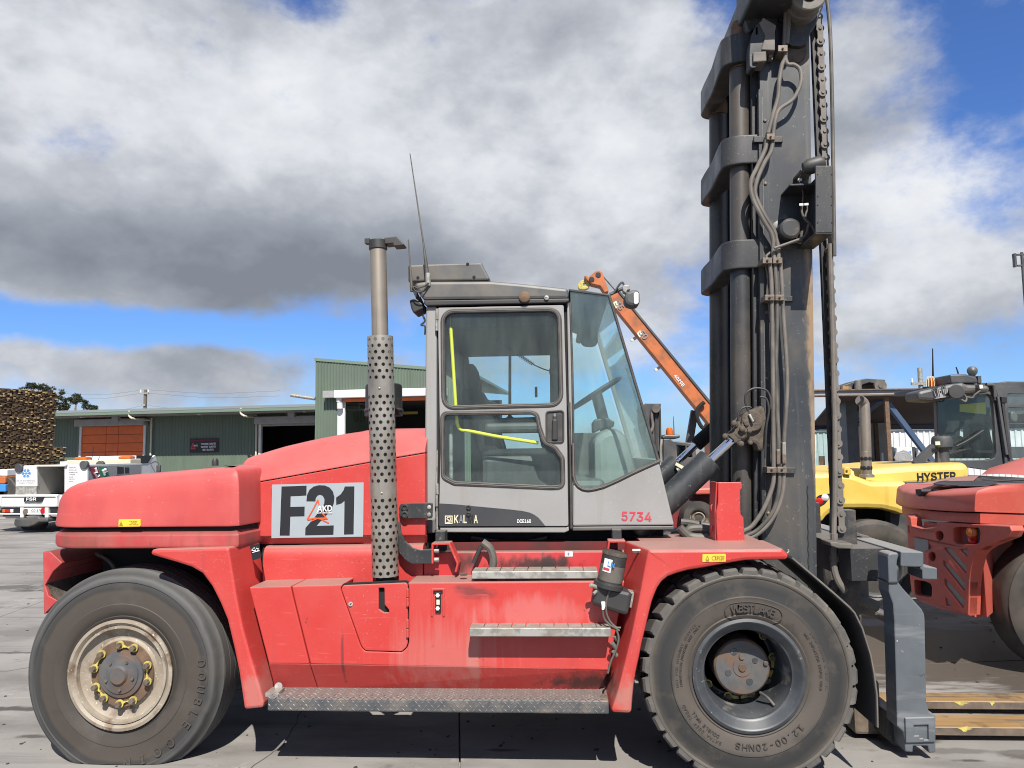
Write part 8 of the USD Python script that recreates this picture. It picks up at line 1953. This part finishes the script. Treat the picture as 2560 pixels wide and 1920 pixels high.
part(yc_, "door_rail", prism(K([(1700, 640), (1745, 650), (1900, 1640), (1850, 1640)]), X4Y - .06, X4Y - .03, .006), "cab_plastic"); part(yc_, "door_rail", prism(K([(1780, 760), (1826, 760), (1950, 1700), (1905, 1700)]), X4Y - .06, X4Y - .03, .006), "black")
part(yc_, "door_hinge", prism(K([(1765, 640), (1860, 645), (1860, 750), (1770, 745)]), X4Y - .07, X4Y - .03, .004), "ink_black")
part(yc_, "seam_rail", tube([on_y('X4', x, y, X4Y - .04) for x, y in ((1560, 425), (1650, 425), (1690, 450), (1705, 520), (1712, 640))], .022), "cab_plastic")
x4a, x4b = K([(705, 700)])[0][0], K([(2700, 700)])[0][0]; z4 = K([(1500, 440)])[0][1]; z4b = K([(1500, 1780)])[0][1]
part(yc_, "far_side", prism_g(Polygon(L('X4', X4Y + 1.4, [(700, 700), (2400, 560), (2400, 1700), (700, 1700)])).difference(Polygon(L('X4', X4Y + 1.4, [(1110, 980), (2300, 930), (2300, 1500), (1100, 1500)]))), X4Y + 1.4, X4Y + 1.45), "hyster_grey")
part(yc_, "cab_roof_panel", box(x4a + .15, x4b, X4Y - .02, X4Y + 1.5, z4 - .02, z4 + .03), "hyster_grey")
part(yc_, "seat", cat(prism(rounded(L('X4', X4Y + .6, [(1240, 1700), (1235, 1200), (1270, 1120), (1400, 1095), (1520, 1110), (1600, 1180), (1720, 1700)]), .08), X4Y + .55, X4Y + .75, .05, both=True)), "seat_cloth")
part(yc_, "seat_bolster", cat(prism(rounded(L('X4', X4Y + .8, [(1050, 1700), (1060, 1340), (1130, 1290), (1220, 1360), (1260, 1700)]), .05), X4Y + .8, X4Y + .95, .04, both=True)), "seat_cloth")
part(yc_, "wiper", cat(tube([on_y('X4', x, y, X4Y - .03) for x, y in ((1040, 1490), (1240, 1390), (1510, 1215))], .012)), "black")
part(yc_, "yellow_blind", prism(L('X4', X4Y + 1.2, [(1105, 770), (1555, 730), (1560, 940), (1105, 890)]), X4Y + 1.2, X4Y + 1.21), "grab_yellow")
# roof overhang with lamps, beacon and plate
ro = K([(375, 560), (430, 525), (950, 410), (1150, 385), (1240, 420), (1560, 430), (1680, 460), (1600, 560), (1180, 590), (700, 715), (410, 695), (380, 660)], X4Y - .25)
rv = part(HY, "roof_overhang", prism(rounded(ro, .03), X4Y - .25, X4Y + .12, .04, both=True), "hyster_grey")
part(rv, "number_plate", prism(L('X4', X4Y - .256, [(655, 540), (888, 488), (902, 635), (665, 672)]), X4Y - .262, X4Y - .252), "grey_metal")
part(rv, "plate_lettering", side_words("1WT-422", 'X4', 668, 652, 895, 606, .13, X4Y - .264, True, .003), "ink_black")
part(rv, "roof_hatch", prism(L('X4', X4Y - .1, [(930, 250), (1200, 238), (1400, 300), (1430, 400), (960, 410)]), X4Y - .1, X4Y + .4, .02), "hyster_grey")
part(rv, "roof_lamp", lathe([(0, -.055), (.033, -.05), (.052, -.028), (.06, 0), (.056, .022), (.03, .038), (0, .042)], on_y('X4', 1318, 190, X4Y), (-.3, -1, .1), 24), "hyster_grey")
part(rv, "lamp_bracket", cat(bar(on_y('X4', 1310, 250, X4Y + .02), on_y('X4', 1310, 390, X4Y + .02), .08, .05), bar(on_y('X4', 1410, 280, X4Y), on_y('X4', 1420, 400, X4Y), .08, .04)), "hyster_grey")
part(rv, "square_lamp", prism(rounded(L('X4', X4Y - .32, [(1430, 420), (1500, 420), (1515, 500), (1440, 505)]), .01), X4Y - .33, X4Y - .2, .01), "hyster_grey"); part(rv, "lamp_lens", prism(L('X4', X4Y - .34, [(1440, 432), (1496, 432), (1506, 490), (1448, 494)]), X4Y - .342, X4Y - .33), "white_metal")
part(rv, "round_lamp", cyl(on_y('X4', 1050, 545, X4Y - .36), on_y('X4', 1050, 545, X4Y - .25), .085, n=18), "cab_plastic")
part(rv, "loose_wire", tube([on_y('X4', x, y, X4Y - .33) for x, y in ((1085, 650), (1120, 585), (1180, 600), (1215, 660), (1200, 715), (1140, 690), (1085, 650))], .012, 6), "hose_dusty"); part(rv, "loose_wire", tube([on_y('X4', x, y, X4Y - .32) for x, y in ((1210, 635), (1320, 650), (1360, 600), (1440, 540), (1460, 500))], .010, 6), "hose_dusty")
bcn = on_y('X4', 605, 465, X4Y + .3)
bc = part(rv, "beacon", lathe([(.04, 0), (.04, .085), (.027, .115), (0, .12)], bcn, (0, 0, 1), 20), "amber")
for k in range(10):
    a = 2 * PI * k / 10; e = np.array([math.cos(a), math.sin(a), 0]); part(bc, "cage_bar", tube([bcn + e * .060, bcn + e * .053 + [0, 0, .07], bcn + e * .03 + [0, 0, .135]], .004, 5, 3), "ink_cream")
part(bc, "cage_base", lathe([(.10, -.015), (.10, 0), (0, .002)], bcn, (0, 0, 1), 24), "black")
part(rv, "whip_aerial", cyl(on_y('X4', 640, 300, X4Y + .5), on_y('X4', 632, -200, X4Y + .5), .012, .006, 6), "soot_shade"); part(rv, "short_aerial", cyl(on_y('X4', 1078, 240, X4Y + .2), on_y('X4', 1038, 120, X4Y + .2), .010, .007, 6), "soot_shade")
part(rv, "roof_wedge", prism(L('X4', X4Y + .1, [(1680, 410), (1910, 368), (2700, 380), (2700, 470), (1900, 462), (1740, 455)]), X4Y + .1, X4Y + 1.2, .01), "hyster_grey")
part(yc_, "mirror", prism(rounded(L('X4', X4Y + .9, [(1960, 920), (2020, 880), (2070, 900), (2120, 970), (2100, 1060), (2050, 1080), (1990, 1030)]), .03), X4Y + .9, X4Y + .98, .02), "cab_plastic")
part(yc_, "mirror_stalk", bar(on_y('X4', 1910, 1005, X4Y + .9), on_y('X4', 1980, 995, X4Y + .9), .02, .02), "black")

# ---- red forklift at the right edge
Fr = Facade(at_depth('P', 2283, 1400, 6.15), at_depth('P', 2420, 1400, 5.55))
RF = thing("right_red_forklift", "faded red forklift at the right edge with slanted grey slots in its rear", "forklift", Fr.o + Fr.e)
X = lambda pts: Fr.trace('X5', pts)
cwp = X([(72, 600), (95, 575), (200, 610), (210, 690), (330, 715), (440, 705), (475, 690), (486, 655), (1205, 690), (1222, 740), (1190, 800), (1060, 850), (960, 890), (900, 930), (865, 970), (840, 1040), (820, 1130), (805, 1250), (800, 1400), (792, 1576), (640, 1545), (480, 1502), (330, 1450), (240, 1400), (150, 1330), (95, 1200), (85, 900)])
slots = [X(p) for p in ([(545, 905), (605, 905), (772, 1100), (770, 1165)], [(703, 918), (785, 916), (780, 996)], [(543, 1022), (762, 1262), (752, 1335), (548, 1078)], [(556, 1206), (750, 1420), (742, 1505), (560, 1275)], [(565, 1392), (632, 1478), (572, 1474)])]
slots = [rounded(p, .006) for p in slots]
rounds = [rounded(X(p), .02) for p in ([(470, 750), (500, 738), (535, 750), (548, 790), (535, 825), (505, 838), (478, 815)], [(402, 965), (425, 945), (458, 955), (470, 1000), (455, 1035), (425, 1042), (402, 1010)], [(138, 695), (160, 690), (165, 740), (155, 775), (140, 760)])]
lampb = rounded(X([(645, 715), (680, 700), (890, 710), (910, 740), (900, 850), (870, 868), (690, 872), (650, 850)]), .02)
tow = rounded(X([(232, 1222), (370, 1240), (420, 1265), (432, 1300), (428, 1390), (400, 1395), (240, 1370)]), .02)
gR = Polygon(cwp).buffer(0)
for h in slots + rounds + [lampb, tow]: gR = gR.difference(Polygon(h).buffer(0))
if gR.geom_type != 'Polygon': gR = max(gR.geoms, key=lambda g: g.area)
cwm = prism_g(gR, 0, .10, .014)
v = cwm[0]; sc0 = X([(330, 900)])[0][0]; bend = np.clip(sc0 - v[:, 0], 0, None); v[:, 1] += .55 * bend ** 2 / .5
cwt = part(RF, "counterweight", Fr.put(cwm), "old_red", smooth=35)
part(cwt, "counterweight_core", Fr.box(X([(260, 900)])[0][0], X([(690, 900)])[0][0], .101, .16, .42, X([(600, 700)])[0][1]), "old_red")
pl_, pr_2 = (Fr.put((np.array([[X([(x, 900)])[0][0], .115, 0.0]]), None))[0][0] for x in (430, 792))
zq0, zq1 = .44, X([(600, 690)])[0][1]
part(cwt, "counterweight_mass", loft([[(*pl_[:2], z), (*pr_2[:2], z), (pr_2[0] + 1.0, pr_2[1] + 1.25, z), (pl_[0] + 1.15, pl_[1] + 1.15, z)] for z in (zq0, zq1)]), "old_red", smooth=False)
part(RF, "wheel_arch", box(pr_2[0] + .85, pr_2[0] + 3.0, pr_2[1] + .95, pr_2[1] + 1.8, .45, zq1 + .05), "soot_shade")
for h in slots:
    part(cwt, "slot", Fr.prism(grown(h, .004), .016, .026), "slot_grey")
for h in rounds[:2] + [tow]:
    part(cwt, "recess_back", Fr.prism(grown(h, .01), .085, .095), "soot_shade" if h is tow else "hyster_grey")
lb_ = part(cwt, "lamp_box", Fr.prism(grown(lampb, .004), .06, .07), "old_red")
part(lb_, "lamp_plate", Fr.prism(rounded(X([(722, 712), (890, 716), (908, 740), (900, 845), (870, 862), (740, 858), (716, 835)]), .015), .03, .05, .006), "ink_black")
lc_ = X([(800, 785)])[0]
part(lb_, "amber_lens", Fr.put(lathe([(0, -.035), (.03, -.03), (.046, -.015), (.05, .0)], (lc_[0], .03, lc_[1] + .025), (0, 1, 0), 24)), "amber"); part(lb_, "red_lens", Fr.put(lathe([(0, -.03), (.03, -.025), (.046, -.012), (.05, .0)], (lc_[0], .031, lc_[1] - .02), (0, 1, 0), 24)), "red_lens")
part(cwt, "faded_poster", Fr.prism(X([(238, 812), (370, 828), (378, 1060), (250, 1040)]), .02, .03), "slot_grey")
part(cwt, "fender_return", Fr.put(loft([[(s_, 0.01, z_) for s_, z_ in X([(1222, 740), (1190, 800), (1060, 850), (960, 890), (900, 930), (865, 970), (840, 1040), (820, 1130), (805, 1250), (800, 1400), (792, 1576)])], [(s_ + .0, .07, z_) for s_, z_ in X([(1222, 740), (1190, 800), (1060, 850), (960, 890), (900, 930), (865, 970), (840, 1040), (820, 1130), (805, 1250), (800, 1400), (792, 1576)])]], (False, False), False)), "old_red")


def hood_plan(ptsl, z, push=0.0):
    """Ring at height z whose near side is traced on the picture, running back from the camera."""
    return ptsl


def near_edge(pts, z):
    return [on_z('X5', x, y, z) for x, y in pts]


zh0, zh1 = X([(600, 520)])[0][1], X([(600, 345)])[0][1]
edge_hi = [(88, 300), (110, 268), (180, 240), (300, 218), (560, 205)]
lowp = [(82, 470), (120, 492), (220, 515), (400, 530), (620, 545), (860, 552), (1343, 568), (1700, 575)]
upp = [(86, 300), (130, 335), (230, 356), (400, 364), (620, 362), (860, 345), (1343, 308), (1700, 285)]
dep = [.62, .42, .22, .08, .0, -.03, .30, .75]
fr = lambda pts: [Fr.put((np.array([[*(lambda q: (q[0], d, q[1]))(Fr.at('X5', x, y, d))]]), None))[0][0] for (x, y), d in zip(pts, dep)]
A_, B_ = np.array(fr(lowp)), np.array(fr(upp))
bk = lambda P, z: np.vstack([P, [P[-1] + Fr.b * 2.4, P[0] + Fr.b * 1.2 + Fr.e * .9, P[0] + Fr.b * .5 + Fr.e * .15]])
ring = lambda P, inn: [p + (Fr.b * inn) for p in bk(P, 0)]
top_in = B_ + Fr.b * .12 + np.array([0, 0, .03])
hoodr = part(RF, "hood", loft([ring(A_ + Fr.b * .03, 0), ring(A_, 0), ring(A_ + [0, 0, .02], -.004), ring(B_ - [0, 0, .03], 0), ring(B_ + Fr.b * .02, 0), ring(top_in, 0)]), "old_red", smooth=45)
band = np.array(fr([(100, 490), (130, 505), (225, 520), (400, 545), (620, 560), (860, 566), (1343, 580), (1700, 588)])); bandl = np.array(fr([(105, 575), (130, 592), (225, 612), (400, 635), (620, 652), (860, 668), (1343, 692), (1700, 700)]))
part(RF, "lower_band", loft([ring(bandl + Fr.b * .2, 0), ring(bandl + Fr.b * .04, 0), ring(band + Fr.b * .04, 0), ring(band + Fr.b * .2, 0)]), "old_red", smooth=40)
zt6 = top_in[:, 2].mean()
gq = [on_z('X5', x, y, zt6 + .012) for x, y in ((455, 285), (500, 255), (880, 250), (1110, 262), (980, 300), (700, 298))]
part(hoodr, "dark_grip_panel", loft([gq, [p + [0, 0, .006] for p in gq]]), "black", smooth=False)
gq = [on_z('X5', x, y, zt6 + .010) for x, y in ((300, 280), (640, 212), (900, 195), (840, 250), (500, 254), (440, 280))]
part(hoodr, "fresh_red_panel", loft([gq, [p + [0, 0, .004] for p in gq]]), "red_paint", smooth=False)
rh = [on_z('X5', x, y, zt6 + .02) for x, y in ((930, 190), (1100, 240), (1343, 235), (1700, 230))]
part(RF, "rear_hood", loft([[on_y('X5', x, y, Y) for x, y, Y in row] for row in ([(920, 186, 3.9), (1000, 180, 3.8), (1120, 178, 3.7), (1343, 190, 3.6), (1700, 210, 3.5)], [(945, 165, 4.0), (1040, 125, 4.0), (1150, 90, 4.0), (1343, 40, 4.0), (1700, -40, 4.0)], [(1000, 120, 4.6), (1100, 90, 4.6), (1200, 60, 4.6), (1343, 10, 4.6), (1700, -80, 4.6)])], (False, False), False), "old_red")
part(RF, "grille", loft([[on_y('X5', x, y, 3.62) for x, y in ((770, 252), (1000, 200), (1343, 215), (1700, 230))], [on_y('X5', x, y, 3.3) for x, y in ((820, 262), (1100, 262), (1343, 240), (1700, 240))]], (False, False), False), "soot_shade")
for k in range(4):
    part(RF, "grille_louvre", tube([on_y('X5', x, y, 3.5 - k * .06) for x, y in ((800 + k * 12, 246 + k * 4), (1010, 208 + k * 14), (1343, 222 + k * 5), (1500, 226 + k * 5))], .008, 5, 3), "black")
part(RF, "hood_catch", prism(rounded(Fr.trace('X5', [(272, 330), (340, 322), (362, 350), (345, 380), (318, 400), (295, 372)], .1), .01), .04, .16, .01), "black") if False else part(RF, "hood_catch", Fr.prism(rounded(Fr.trace('X5', [(285, 326), (345, 324), (362, 350), (345, 378), (318, 402), (292, 372)], .08), .008), .06, .16, .008), "black")
wr = at_depth('P', 2700, 1490, 5.5); rwr = .53
wax = np.array([0, 1.0, 0]); wax /= np.linalg.norm(wax); wr[2] = rwr - .02
tyr = part(RF, "wheel", squash(lathe([(.3, .06), (.33, .02), (.42, .0), (rwr - .05, .01), (rwr - .03, .02), (rwr - .028, .035), (rwr - .008, .05), (rwr, .09), (rwr, .26), (rwr - .03, .32), (.3, .33)], wr, wax, 72)), "rubber_brown")
part(tyr, "rim", lathe([(0, .1), (.25, .1), (.28, .04), (.31, .03), (.31, .1)], wr, wax, 40), "rim_blue")
part(RF, "chassis", Fr.box(X([(860, 900)])[0][0], X([(860, 900)])[0][0] + 3.2, 1.25, 1.9, .6, X([(900, 700)])[0][1]), "dark_red")
